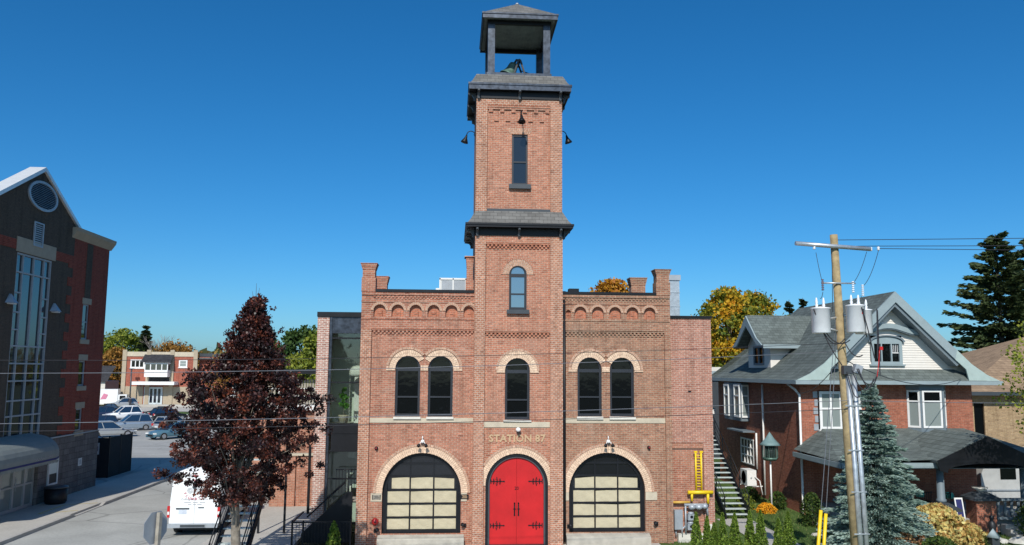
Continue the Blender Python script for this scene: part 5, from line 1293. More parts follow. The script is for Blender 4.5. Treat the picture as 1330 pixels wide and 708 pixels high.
def sash(a, b, z0, z1, par): 
    a = Vector((a[0], a[1], 0)); b = Vector((b[0], b[1], 0)); L = (b - a).length; d = (b - a).normalized(); nrm = Vector((d.y, -d.x, 0)); zm = z0 + (z1 - z0) * 0.7
    mb = MB(); mb.plate(rect(0, L, z0, z1), [rect(0.09, L - 0.09, z0 + 0.09, zm - 0.04)[::-1], rect(0.09, L - 0.09, zm + 0.04, z1 - 0.09)[::-1]], 0, 0.06)
    T = lambda v: tuple(a + d * v[0] - nrm * v[1] + Vector((0, 0, v[2])))
    mb.v = [T(v) for v in mb.v]; mb.build('sash', M_WHITE, par)
    p2 = MB(); p2.plate(rect(0.02, L - 0.02, z0 + 0.02, z1 - 0.02), [], 0.03, 0.036); p2.v = [T(v) for v in p2.v]; p2.build('pane', G_CURT, par)
    p3 = MB(); p3.plate(rect(0.09, L - 0.09, zm + 0.04, z1 - 0.09), [], 0.024, 0.029); p3.v = [T(v) for v in p3.v]; p3.build('upper_pane', G_DARK, par)
sash((21.63, HY - 0.02), (22.0, by + 0.01), 4.0, 5.76, bb); sash((22.12, by), (23.08, by), 4.0, 5.76, bb); sash((23.2, by + 0.01), (23.57, HY - 0.02), 4.0, 5.76, bb)
m = MB(); m.box(22.0, 22.1, by, by + 0.1, 3.98, 5.78); m.box(23.1, 23.2, by, by + 0.1, 3.98, 5.78); split_build(m, 'mullion', M_TRIMD, bb)
# side windows and pipes
sb_ = MB(); sb_.box(15.95, 16.399, 44.8, 47.6, 3.85, 5.95); sbay = sb_.build('side_bay', M_TRIMD, hs_)
for (a, b) in ((44.9, 45.8), (46.7, 47.5)):
    mb = MB(); mb.plate(rect(a, b, 4.05, 5.85), [rect(a + 0.1, b - 0.1, 4.15, 5.2)[::-1], rect(a + 0.1, b - 0.1, 5.28, 5.75)[::-1]], 15.88, 15.949, axis='X'); mb.build('sash', M_WHITE, sbay)
    MB().box(15.92, 15.93, a + 0.05, b - 0.05, 4.1, 5.8).build('pane', G_CURT, sbay)
mb = MB(); mb.plate(rect(15.97, 16.38, 4.05, 5.85), [rect(16.03, 16.32, 4.15, 5.2)[::-1], rect(16.03, 16.32, 5.28, 5.75)[::-1]], 44.72, 44.799); mb.build('sash', M_WHITE, sbay)
MB().box(16.0, 16.36, 44.765, 44.775, 4.1, 5.8).build('pane', G_CURT, sbay)
mb = MB(); hh = []
for c in range(4):
    for r in range(3): hh.append(rect(44.27 + c * 0.47, 44.68 + c * 0.47, 1.56 + r * 0.44, 1.94 + r * 0.44)[::-1])
mb.plate(rect(44.2, 46.2, 1.5, 2.9), hh, 16.36, 16.44, axis='X'); lw_ = mb.build('side_window', M_WHITE, hs_)
MB().box(16.42, 16.43, 44.22, 46.18, 1.52, 2.88).build('pane', G_DARK, lw_)
MB().box(15.7, 16.36, 43.9, 46.5, 3.3, 3.38).build('window_hood', M_TRIMD, hs_)
for (y, z0, z1) in ((42.55, 0.2, 5.9), (43.6, 1.4, 3.3)): MB().tube([(16.32, y, z0), (16.32, y, z1)], 0.05, 8).build('downspout', M_WHITE, hs_)
MB().tube([(15.95, 38.35, 6.02), (16.2, 38.1, 5.75), (16.34, 37.93, 5.5), (16.34, 37.93, 0.25), (16.2, 37.75, 0.1)], 0.055, 8).build('downspout', M_WHITE, hs_)
# dormer on the left roof slope
DX = 17.0
dm = MB(); dm.plate([(43.0, 6.8), (46.3, 6.8), (46.3, 8.05), (44.65, 9.5), (43.0, 8.05)], [rect(43.9, 45.4, 6.95, 8.0)[::-1]], DX, DX + 0.15, axis='X')
dmo = dm.build('dormer', M_CREAM, hs_)
MB().plate([(DX + 0.151, 6.8), (18.6, 8.05), (DX + 0.151, 8.05)], [], 43.0, 43.06).build('cheek', M_CREAM, dmo)
MB().plate([(DX + 0.151, 6.8), (18.6, 8.05), (DX + 0.151, 8.05)], [], 46.24, 46.3).build('cheek', M_CREAM, dmo)
mb = MB(); mb.plate(rect(43.9, 45.4, 6.95, 8.0), [rect(44.0, 44.6, 7.05, 7.9)[::-1], rect(44.7, 45.3, 7.05, 7.9)[::-1]], DX - 0.05, DX + 0.1, axis='X'); mb.build('window_frame', M_TRIMD, dmo)
MB().box(DX + 0.03, DX + 0.04, 43.95, 45.35, 7.0, 7.95).build('pane', G_DARK, dmo)
mb = MB(); y0d, y1d, yc = 42.35, 46.95, 44.65
dp = [(-2.3, 8.0), (-1.9, 8.12), (-1.5, 8.42), (0, 9.72), (1.5, 8.42), (1.9, 8.12), (2.3, 8.0)]
for i in range(6):
    (ya, za), (yb_, zb) = dp[i], dp[i + 1]
    xe = lambda z: 20.9 - 2.72 * (10.42 - z) / 2.62 + 0.1
    n = mb.add([(16.35, yc + ya, za), (16.35, yc + yb_, zb), (xe(zb), yc + yb_, zb), (xe(za), yc + ya, za), (16.35, yc + ya, za - 0.1), (16.35, yc + yb_, zb - 0.1), (xe(zb), yc + yb_, zb - 0.1), (xe(za), yc + ya, za - 0.1)])
    for q in ((0, 1, 2, 3), (7, 6, 5, 4), (0, 4, 5, 1), (2, 6, 7, 3), (3, 7, 4, 0), (1, 5, 6, 2)): mb.face([n + k for k in q])
mb.build('dormer_roof', S_HOUSE, dmo)
MB().box(16.35, 18.75, 42.28, 42.348, 7.82, 8.02).build('eave_board', M_TRIM, dmo)
mb = MB(); mb.plate([(yc - 2.3, 7.98), (yc - 1.5, 8.38), (yc, 9.68), (yc + 1.5, 8.38), (yc + 2.3, 7.98), (yc + 1.6, 8.0), (yc, 9.1), (yc - 1.6, 8.0)], [], 16.27, 16.348, axis='X'); mb.build('barge_board', M_TRIM, dmo)

# porch
MB().box(16.5, 25.2, 33.6, 37.99, -0.1, 0.55).build('porch_floor', M_RIP if False else A_KERB, hs_)
pr_ = MB(); ez, wz = 2.88, 3.95; hxx = 18.9
b = pr_.add([(16.0, 33.3, ez), (20.6, 33.3, ez + 0.12), (25.6, 33.3, ez + 0.12), (25.6, 37.99, ez), (16.0, 37.99, ez + 0.1), (17.4, 37.99, wz), (24.4, 37.99, wz), (16.9, 35.0, 3.22), (24.6, 35.0, 3.3)])
pr_.face((b, b + 1, b + 2, b + 8, b + 7)); pr_.face((b + 7, b + 8, b + 6, b + 5)); pr_.face((b, b + 7, b + 5, b + 4)); pr_.face((b + 2, b + 3, b + 6, b + 8))
pr_.build('porch_roof', S_HOUSE, hs_)
pf = MB(); pf.box(15.96, 20.5, 33.22, 33.29, 2.66, 2.87); pf.box(15.92, 15.99, 33.22, 37.95, 2.66, 2.87); pf.box(25.61, 25.68, 33.22, 37.95, 2.66, 2.9); split_build(pf, 'porch_fascia', M_TRIM, hs_)
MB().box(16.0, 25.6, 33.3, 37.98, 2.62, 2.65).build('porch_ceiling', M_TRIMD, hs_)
# gabled entry of the porch
eg = MB()
for s in (-1, 1):
    n = eg.add([(22.1, 32.9, 4.02), (22.1, 36.6, 4.02), (22.1 + s * 2.2, 36.6, 3.0), (22.1 + s * 2.2, 32.9, 3.0), (22.1, 32.9, 3.9), (22.1, 36.6, 3.9), (22.1 + s * 2.2, 36.6, 2.9), (22.1 + s * 2.2, 32.9, 2.9)])
    for q in ((0, 1, 2, 3), (7, 6, 5, 4), (0, 3, 7, 4), (1, 5, 6, 2), (3, 2, 6, 7)): eg.face([n + k for k in q])
eg.build('entry_roof', S_HOUSE, hs_)
arc = [(22.1 + 1.8 * math.cos(t), 2.6 + 0.28 * math.sin(t)) for t in [PI * i / 16 for i in range(17)]]
MB().plate([(22.1 - 2.2, 3.0), (22.1 - 2.15, 2.6), (22.1 - 1.8, 2.5)] + arc[::-1] + [(22.1 + 1.8, 2.5), (22.1 + 2.15, 2.6), (22.1 + 2.2, 3.0), (22.1, 3.98)], [], 32.82, 32.898).build('entry_arch_board', M_BLACK, hs_)
for (x, z0) in ((20.35, 1.25), (24.0, 0.55)): MB().lathe((x, 33.5, z0), [(0.2, 0), (0.2, 0.1), (0.16, 0.14), (0.14, 2.61 - z0)], 16).build('porch_column', M_TRIMD, hs_)
MB().lathe((17.0, 33.6, 0.55), [(0.18, 0), (0.14, 0.12), (0.13, 2.05)], 16).build('porch_column', M_TRIMD, hs_)
def brickpier(x0, x1, z1):
    pp = MB().box(x0, x1, 33.1, 33.8, -0.1, z1).build('porch_pier', B_HOUSE, hs_)
    m = MB(); b = m.add([(x0 - 0.15, 32.95, z1 + 0.1), (x1 + 0.15, 32.95, z1 + 0.1), (x1 + 0.15, 33.95, z1 + 0.1), (x0 - 0.15, 33.95, z1 + 0.1), (x0 + 0.2, 33.3, z1 + 0.32), (x1 - 0.2, 33.3, z1 + 0.32), (x1 - 0.2, 33.6, z1 + 0.32), (x0 + 0.2, 33.6, z1 + 0.32)])
    for q in ((0, 1, 5, 4), (1, 2, 6, 5), (2, 3, 7, 6), (3, 0, 4, 7), (4, 5, 6, 7)): m.face([b + k for k in q])
    m.box(x0 - 0.15, x1 + 0.15, 32.95, 33.95, z1 + 0.002, z1 + 0.098); m.build('pier_cap', M_CHAR, pp)
brickpier(19.98, 20.75, 0.92); brickpier(21.6, 22.45, 1.35)
rl = MB(); rl.box(22.62, 25.2, 33.3, 33.5, 1.3, 1.4); rl.box(22.62, 25.2, 33.3, 33.5, 0.55, 0.65)
for i in range(9): rl.lathe((22.75 + i * 0.29, 33.4, 0.651), [(0.05, 0), (0.09, 0.2), (0.05, 0.45), (0.07, 0.64)], 8)
rl.build('balustrade', M_TRIMD, hs_)
MB().box(18.8, 20.5, HY - 0.1, HY - 0.001, 1.22, 1.33).build('window_sill', M_SILLW, hs_)
grid_window('porch_window', 19.62, 20.68, 1.36, 2.49, HY + 0.12, 2, 1, hs_, frame=M_TRIMD, glass=G_DARK, sill=False)
stp = MB()
for k in range(3): stp.box(22.6, 24.6, 32.2 + k * 0.3, 32.5 + k * 0.3 + 0.0, -0.1, 0.14 + k * 0.14)
stp.build('entry_steps', A_WALK, hs_)
# porch furniture
def chair(x, y, rz, label):
    t = thing('patio_chair', label, 'chair', (x, y, 0.55), group='dark wicker chairs on the porch')
    c, s = math.cos(rz), math.sin(rz); Q = lambda a, b, z: (x + a * c - b * s, y + a * s + b * c, 0.55 + z)
    m = MB(); m.lathe((x, y, 0.95), [(0.0, 0), (0.27, 0.0), (0.29, 0.05), (0.0, 0.06)], 14); m.build('seat', M_IRON, t)
    m = MB(); 
    for k in range(9): a = -1.1 + 2.2 * k / 8; m.tube([Q(0.27 * math.sin(a), 0.27 * math.cos(a), 0.42), Q(0.31 * math.sin(a), 0.31 * math.cos(a), 0.85)], 0.012, 5)
    m.tube([Q(0.31 * math.sin(-1.3 + 2.6 * k / 12), 0.31 * math.cos(-1.3 + 2.6 * k / 12), 0.86) for k in range(13)], 0.025, 6); m.build('backrest', M_IRON, t)
    for a in (0.7, 2.4, 3.9, 5.5): MB().tube([Q(0.2 * math.cos(a), 0.2 * math.sin(a), 0.42), Q(0.28 * math.cos(a), 0.28 * math.sin(a), 0.0)], 0.016, 6).build('leg', M_IRON, t)
chair(21.35, 35.0, 3.4, 'dark round backed porch chair nearest the middle brick pier')
chair(20.75, 35.4, 2.6, 'dark round backed porch chair further left on the porch')
tb = thing('side_table', 'small round dark table between the porch chairs', 'table', (21.0, 34.4, 0.55))
MB().lathe((21.0, 34.4, 1.0), [(0.3, 0), (0.3, 0.03)], 18).build('table_top', M_IRON, tb); MB().tube([(21.0, 34.4, 0.55), (21.0, 34.4, 1.0)], 0.03, 8).build('leg', M_IRON, tb)
def cushion(x, y, z, label):
    t = MB().lathe((x, y, z), [(0.0, 0), (0.16, 0.03), (0.2, 0.15), (0.15, 0.28), (0, 0.3)], 12).build('cushion', flat('turquoise_cloth', (0.1, 0.5, 0.4), 0.8), None); tag(t, label, 'cushion', 'turquoise cushions on the porch')
cushion(20.9, 36.0, 1.05, 'turquoise cushion left on the porch behind the sign board'); cushion(21.75, 35.2, 1.1, 'turquoise cushion beside the middle brick pier')
sbd = thing('sandwich_board', 'leaning dark board with white frame at the porch edge', 'sign board', (20.9, 33.4, 0.55))
mb = MB(); mb.plate(rect(-0.22, 0.22, 0, 0.85), [rect(-0.16, 0.16, 0.06, 0.79)[::-1]], 0, 0.03); mb.v = [(21.0 + v[0] * 0.8 + 0.1, 33.35 + v[1] + v[2] * 0.2, 0.56 + v[2]) for v in mb.v]; mb.build('frame', M_WHITE, sbd)
mb = MB(); mb.plate(rect(-0.16, 0.16, 0.06, 0.79), [], 0.01, 0.02); mb.v = [(21.0 + v[0] * 0.8 + 0.1, 33.35 + v[1] + v[2] * 0.2, 0.56 + v[2]) for v in mb.v]; mb.build('panel', M_BLUE, sbd)
ft = thing('fire_bowl', 'pale shallow bowl on top of the middle brick porch pier', 'bowl', (22.02, 33.45, 1.67))
MB().lathe((22.02, 33.45, 1.672), [(0.12, 0), (0.14, 0.05), (0.3, 0.14), (0.32, 0.18), (0.0, 0.15)], 18).build('bowl', M_SILLW, ft)
st_ = thing('garden_statue', 'small dark garden figure standing below the brick porch pier', 'statue', (21.7, 32.6, 0))
MB().lathe((21.75, 32.4, 0.0), [(0.2, 0), (0.2, 0.08), (0.1, 0.15), (0.15, 0.4), (0.13, 0.6), (0.06, 0.68), (0.09, 0.76), (0.08, 0.86), (0, 0.9)], 12).build('figure', M_IRON, st_)
dbw = thing('planter_bowl', 'low dark planter bowl left of the garden figure', 'planter', (21.2, 32.4, 0))
MB().lathe((21.15, 32.45, 0.0), [(0.15, 0), (0.3, 0.22), (0.32, 0.3), (0.0, 0.27)], 16).build('bowl', M_IRON, dbw)
# heat pump, lantern birdhouse
hp = thing('heat_pump', 'white boxy heat pump outside the right house side wall', 'heat pump', (15.6, 43.4, 0.6))
MB().box(15.5, 16.0, 42.9, 43.9, 0.62, 1.42).build('casing', M_WHITE, hp); MB().cyl((15.72, 42.89, 1.02), 0.05, 0.008, 12, 'Y').build('badge', M_GREY, hp)
mb = MB(); [mb.lathe((15.498, 43.4, 1.02), [(0.08 * k, -0.003), (0.08 * k + 0.012, -0.003)], 24, 'X') for k in (1, 2, 3, 4)]; mb.build('fan_grille', M_CHAR, hp)
m = MB(); m.box(15.4, 16.35, 42.95, 43.0, 0.56, 0.61); m.box(15.4, 16.35, 43.8, 43.85, 0.56, 0.61); m.tube([(15.9, 42.85, 1.1), (16.1, 42.7, 0.9), (16.2, 42.6, 0.2)], 0.03, 6); m.build('bracket', M_WHITE, hp)
lt = thing('lantern_birdhouse', 'green lantern shaped birdhouse with pointed roof on a thin post', 'birdhouse', (15.1, 38.6, 0))
MB().lathe((15.1, 38.6, 3.12), [(0.56, 0.0), (0.4, 0.12), (0.2, 0.34), (0.09, 0.5), (0.0, 0.62)], 6).build('roof', flat('aged_teal_copper', (0.16, 0.25, 0.25), 0.6, var=0.15), lt)
MB().lathe((15.1, 38.6, 2.40), [(0.30, 0.0), (0.38, 0.08), (0.38, 0.14), (0.0, 0.14)], 6).build('base', M_VERDI, lt)
m = MB()
for k in range(24): a = 2 * PI * k / 24; m.tube([(15.1 + 0.35 * math.cos(a), 38.6 + 0.35 * math.sin(a), 2.54), (15.1 + 0.35 * math.cos(a), 38.6 + 0.35 * math.sin(a), 3.1)], 0.02 if k % 4 == 0 else 0.01, 5)
m.build('cage', M_VERDI, lt); MB().lathe((15.1, 38.6, 2.541), [(0.25, 0), (0.25, 0.56)], 12).build('inner_drum', M_IRON, lt)
MB().tube([(15.1, 38.6, 0.0), (15.1, 38.6, 2.4)], 0.04, 8).build('post', M_WHITE, lt)
# garden lantern at the bottom right
gl = thing('garden_lantern', 'blue grey pyramid topped garden lantern among the front shrubs', 'lantern', (20.5, 30.5, 0))
MB().lathe((20.5, 30.5, 0.42), [(0.3, 0), (0.02, 0.3), (0, 0.32)], 4).build('lamp_cap', M_TRIM, gl); MB().box(20.35, 20.65, 30.35, 30.65, 0.1, 0.418).build('lamp_body', M_CHAR, gl); MB().box(20.47, 20.53, 30.47, 30.53, -0.05, 0.1).build('post', M_CHAR, gl)

# sheds behind the house, tan house, trailer
sh = thing('green_shed', 'small lean-to with green roof and white edge behind the house', 'shed', (15, 50, 0))
MB().box(13.0, 16.3, 51, 54, 0, 3.0).build('wall', flat('olive_siding', (0.2, 0.2, 0.09), 0.8), sh)
mb = MB(); b = mb.add([(12.8, 50.6, 2.9), (16.39, 50.6, 4.3), (16.39, 54, 4.3), (12.8, 54, 2.9), (12.8, 50.6, 2.65), (16.39, 50.6, 4.05)]); mb.face((b, b + 1, b + 2, b + 3)); mb.build('roof', flat('green_roof_metal', (0.03, 0.16, 0.09), 0.6), sh)
mb = MB(); mb.face([mb.add([(12.8, 50.58, 2.88), (16.39, 50.58, 4.28), (16.39, 50.58, 4.0), (12.8, 50.58, 2.6)]) + k for k in range(4)]); mb.build('white_edge', M_WHITE, sh)
s2 = thing('flat_roofed_building', 'low dark rear building with pale flat roof between annex and house', 'building', (18, 62, 0))
MB().box(14, 24, 62, 70, 0, 6.1).build('wall', M_CHAR, s2); MB().box(13.6, 24.2, 61.6, 70, 6.11, 6.6).build('roof', M_TRIM, s2); MB().box(13.6, 24.2, 61.6, 70, 6.601, 6.9).build('roof_top', M_SILLW, s2)
grid_window('window', 17.6, 18.9, 2.6, 5.0, 61.98, 1, 2, s2, frame=M_TRIM, glass=G_DARK)
tn = thing('tan_house', 'tan brick house with brown hipped roof at the right edge', 'building', (34, 44, 0))
MB().plate(rect(28.5, 44, 0, 5.6), [rect(28.9, 29.5, 2.9, 4.95)[::-1]], 44, 44.3).build('front_wall', B_TAN, tn); MB().box(28.5, 28.8, 44.301, 58, 0, 5.6).build('side_wall', B_TAN, tn)
mb = MB(); b = mb.add([(27.9, 43.4, 5.55), (44.6, 43.4, 5.55), (44.6, 58, 5.55), (27.9, 58, 5.55), (38, 52, 9.0), (40, 52, 9.0)])
for q in ((0, 1, 5, 4), (1, 2, 5), (2, 3, 4, 5), (3, 0, 4)): mb.face([b + k for k in q])
mb.build('roof', S_TAN, tn); m = MB(); m.box(27.8, 44.7, 43.28, 43.39, 5.36, 5.56); m.box(27.8, 27.89, 43.39, 58, 5.36, 5.56); m.build('gutter', M_CHAR, tn)
MB().box(28.9, 29.5, 44.1, 44.15, 2.9, 4.95).build('window', G_DARK, tn); MB().box(28.85, 29.55, 43.9, 43.999, 2.8, 2.895).build('window_sill', M_WHITE, tn)
rv = thing('camper_trailer', 'white camper trailer in dappled shade beyond the porch', 'trailer', (29.5, 41, 0))
pts = [(25.9, 0.5), (33.5, 0.5), (33.5, 2.5), (33.3, 2.75), (26.9, 2.75), (26.3, 2.5), (25.9, 1.6)]
MB().plate(pts, [], 39.2, 41.6).build('shell', flat('shaded_trailer_skin', (0.42, 0.42, 0.40), 0.5, var=0.15, scale=1.5), rv)  # white trailer skin, with the dappled shade put into its grey colour
for (a, b) in ((26.9, 27.7), (29.4, 30.2), (31.4, 32.4)): MB().plate([(a, 1.4), (b, 1.4), (b + 0.0, 2.0), (a, 2.0)], [], 39.18, 39.199).build('window', G_DARK, rv)
for x in (28.7, 29.7): MB().cyl((x, 39.25, 0.3), 0.32, 0.22, 18, 'Y').build('wheel', M_TYRE, rv)
m = MB(); m.tube([(25.9, 39.15, 2.65), (33.4, 39.15, 2.65)], 0.07, 8); m.bar((26.1, 39.14, 0.9), (33.4, 39.14, 0.9), 0.05); m.build('awning_roll', M_GREY, rv)

# ================================================================== UTILITY POLE AND WIRES
up = thing('utility_pole', 'tall wooden utility pole with transformers and steel crossarm before the right house', 'utility pole', (12.0, 24.0, 0))
base = Vector((11.92, 24.0, -0.1)); topv = Vector((11.6, 24.0, 10.78))
def pz(z): t = (z + 0.1) / 10.88; return base + (topv - base) * t
MB().tube([base, pz(5), topv], [0.135, 0.13, 0.115], 14).build('pole', M_WOOD, up)
MB().tube([pz(10.36) + Vector((-1.3, -0.16, 0.11)), pz(10.36) + Vector((1.05, -0.16, -0.03))], 0.065, 10).build('crossarm', M_GALV, up)
MB().tube([pz(9.27) + Vector((-0.55, -0.15, 0)), pz(9.27) + Vector((0.5, -0.15, 0))], 0.025, 8).build('cutout_arm', M_GALV, up)
def can(x, y, z, r_, h, lab=None):
    c = MB().lathe((x, y, z), [(r_ * 0.92, 0), (r_, 0.03), (r_, h - 0.04), (r_ * 1.06, h - 0.03), (r_ * 1.06, h), (0, h + 0.05)], 24).build('transformer', M_TANK, up)
    if lab: tag(c, lab)
    for dx in (-0.12, 0.1): MB().lathe((x + dx, y, z + h), [(0.05, 0), (0.035, 0.05), (0.05, 0.09), (0.03, 0.13), (0.045, 0.17), (0.02, 0.3), (0, 0.32)], 10).build('bushing', M_CERAM, c)
    MB().box(x - 0.05, x + 0.05, y, y + 0.2, z + 0.2, z + h - 0.15).build('bracket', M_GALV, c)
    return c
can(10.98, 23.75, 7.74, 0.27, 0.76); c2 = can(11.96, 23.55, 7.76, 0.27, 0.82); can(12.4, 23.95, 7.74, 0.25, 0.74)
MB().cyl((12.05, 23.285, 8.33), 0.035, 0.01, 12, 'Y').build('red_mark', M_REDLAMP, c2)
m = MB(); m.tube([pz(8.25), (11.0, 23.9, 8.15)], 0.035, 6); m.tube([pz(8.3), (12.4, 23.9, 8.25)], 0.035, 6); m.tube([pz(7.8), (11.25, 23.85, 7.9)], 0.03, 6); m.build('bracket_arm', M_GALV, up)
for dx, dz in ((-0.5, 9.2), (0.45, 9.15), (0.75, 9.05)):
    q = Vector((11.62 + dx, 23.85, dz)); m = MB()
    for k in range(6): m.lathe(tuple(q + Vector((0, 0, -0.16 + k * 0.06))), [(0.02, 0), (0.05, 0.02), (0.02, 0.045)], 8)
    m.build('fuse_cutout', M_BROWNC if dx < 0 else M_CERAM, up)
for q in ((10.9, 23.85, 10.35), (12.68, 23.84, 10.33), (12.95, 23.9, 10.36)): MB().lathe(q, [(0.02, -0.06), (0.05, -0.03), (0.03, 0), (0.05, 0.03), (0.02, 0.06)], 8).build('insulator', M_CERAM, up)
# steel conduits on the pole
for dx, z1 in ((0.06, 6.5), (0.24, 6.5)):
    MB().tube([base + Vector((dx + 0.02, -0.16, 0)), pz(3) + Vector((dx + 0.02, -0.16, 0)), pz(z1) + Vector((dx, -0.15, 0))], 0.075, 12).build('conduit', M_GALV, up)
m = MB()
for z in (1.9, 3.1, 4.3, 5.6): m.box(pz(z).x - 0.12, pz(z).x + 0.35, 23.76, 23.775, z - 0.02, z + 0.02)
m.build('strap', M_GALV, up)
MB().obox(tuple(pz(6.66) + Vector((0.02, -0.2, 0))), (0.26, 0.16, 0.26)).build('splice_box', M_CHAR, up)
MB().obox(tuple(pz(6.68) + Vector((0.34, -0.2, 0))), (0.22, 0.2, 0.26), (0, R(20), 0)).build('weather_head', M_GREY, up)
# looping leads
def sag(p, q, d, n=10): p = Vector(p); q = Vector(q); return [p + (q - p) * (i / n) - Vector((0, 0, d * 4 * (i / n) * (1 - i / n))) for i in range(n + 1)]
ld = MB(); rr2 = random.Random(3)
for (p, q, d) in (((10.7, 23.6, 8.45), (11.55, 23.7, 6.8), 0.15), ((10.72, 23.6, 8.4), (11.7, 23.75, 7.6), 0.5), ((10.75, 23.62, 8.35), (11.85, 23.75, 7.55), 0.42), ((12.0, 23.25, 8.5), (12.35, 23.3, 7.0), -0.1), ((12.05, 23.25, 8.45), (12.25, 23.5, 7.65), 0.2),
                  ((12.7, 23.7, 8.5), (12.55, 23.5, 7.0), 0.1), ((12.72, 23.7, 8.45), (12.6, 23.5, 6.5), 0.05), ((12.5, 23.5, 6.5), (11.95, 23.6, 6.7), 0.35), ((12.55, 23.5, 6.6), (12.0, 23.6, 6.7), 0.5), ((12.4, 23.5, 6.4), (11.8, 23.6, 6.65), 0.45),
                  ((11.7, 23.7, 6.6), (12.0, 23.6, 5.9), 0.3), ((11.65, 23.7, 7.5), (12.1, 23.5, 7.1), 0.2)):
    ld.tube(sag(p, q, d), 0.017, 5)
ld.build('power_lead', M_CABLE, up)
rd = MB(); rd.tube(sag((12.62, 23.5, 7.25), (12.5, 23.5, 6.45), 0.1), 0.014, 6); rd.obox((12.66, 23.48, 7.3), (0.09, 0.06, 0.1)); rd.build('red_sleeve', M_REDLAMP, up)
tp = MB()
for (p, q, d) in (((10.95, 23.85, 10.2), (11.1, 23.85, 9.35), 0.05), ((11.12, 23.85, 9.0), (10.98, 23.75, 8.8), 0.08), ((12.55, 23.85, 10.25), (12.1, 23.85, 9.3), 0.1), ((12.95, 23.9, 10.3), (12.4, 23.85, 9.2), 0.15), ((12.3, 23.85, 8.9), (12.4, 23.8, 8.75), 0.05), ((11.45, 23.85, 10.2), (11.4, 23.85, 8.4), 0.02)):
    tp.tube(sag(p, q, d), 0.009, 4)
tp.build('jumper_wire', M_CABLE, up)
GL = []
for i, (x1, ytop, lb) in enumerate(((10.85, 9.0, 'thin guy wire in a tall yellow sleeve, left of its pair beside the pole'), (11.05, 8.6, 'thin guy wire in a yellow sleeve, nearer the utility pole'))):
    t = thing('guy_wire', lb, 'guy wire', (x1 - 0.25, 24.0, 0), group='guy wires of the utility pole')
    a = Vector((x1 - 0.3, 24.0, -0.1)); b = pz(ytop); MB().tube([a, b], 0.01, 5).build('wire', M_ALU, t)
    e = a + (b - a) * ((2.62 - 0.1 * i) / b.z if True else 0); MB().tube([a, e], 0.05, 10).build('yellow_sleeve', M_YEL, t)
def wire(name, pts, r_, mat, label):
    t = MB().tube([p for k in range(len(pts) - 1) for p in sag(pts[k][:3], pts[k + 1][:3], pts[k][3], 14)[:14 if k < len(pts) - 2 else 15]], r_, 5).build(name, mat); tag(t, label, 'wire', 'overhead wires')
wire('overhead_wire', [(-60, 24.5, 8.9, 1.3), (11.5, 23.9, 7.45, 0)], 0.008, M_CABLE, 'thin overhead wire crossing highest in front of the window arches')
wire('overhead_wire', [(-60, 24.4, 8.3, 1.3), (11.52, 23.9, 7.2, 0)], 0.009, M_ALU, 'thicker pale overhead cable just under the highest wire')
wire('overhead_wire', [(-60, 22.3, 5.7, 0.75), (11.7, 23.8, 5.75, 0.3), (40, 24, 6.4, 0)], 0.009, M_ALU, 'low overhead cable crossing above the garage arches')
wire('overhead_wire', [(-60, 22.2, 5.5, 0.72), (11.7, 23.8, 5.5, 0)], 0.009, M_CABLE, 'lowest dark overhead cable just above the left garage arch')
wire('overhead_wire', [(11.7, 24.0, 10.62, 0.15), (60, 24.5, 12.5, 0)], 0.011, M_CABLE, 'topmost wire leaving the pole to the right')
wire('overhead_wire', [(12.1, 23.9, 10.42, 0.15), (60, 24.6, 12.0, 0)], 0.011, M_CABLE, 'middle wire leaving the pole to the right')
wire('overhead_wire', [(12.95, 23.9, 10.36, 0.2), (60, 24.7, 11.5, 0)], 0.011, M_CABLE, 'lower wire leaving the pole crossarm to the right')
wire('service_wire', [(11.7, 24.0, 7.0, 0.5), (23.9, 37.2, 6.3, 0)], 0.014, M_CABLE, 'drooping service wire from the pole across the cream gable')
wire('service_wire', [(11.6, 24.0, 6.9, 0.3), (16.2, 37.9, 5.6, 0)], 0.014, M_CABLE, 'service wire from the pole to the left house corner')

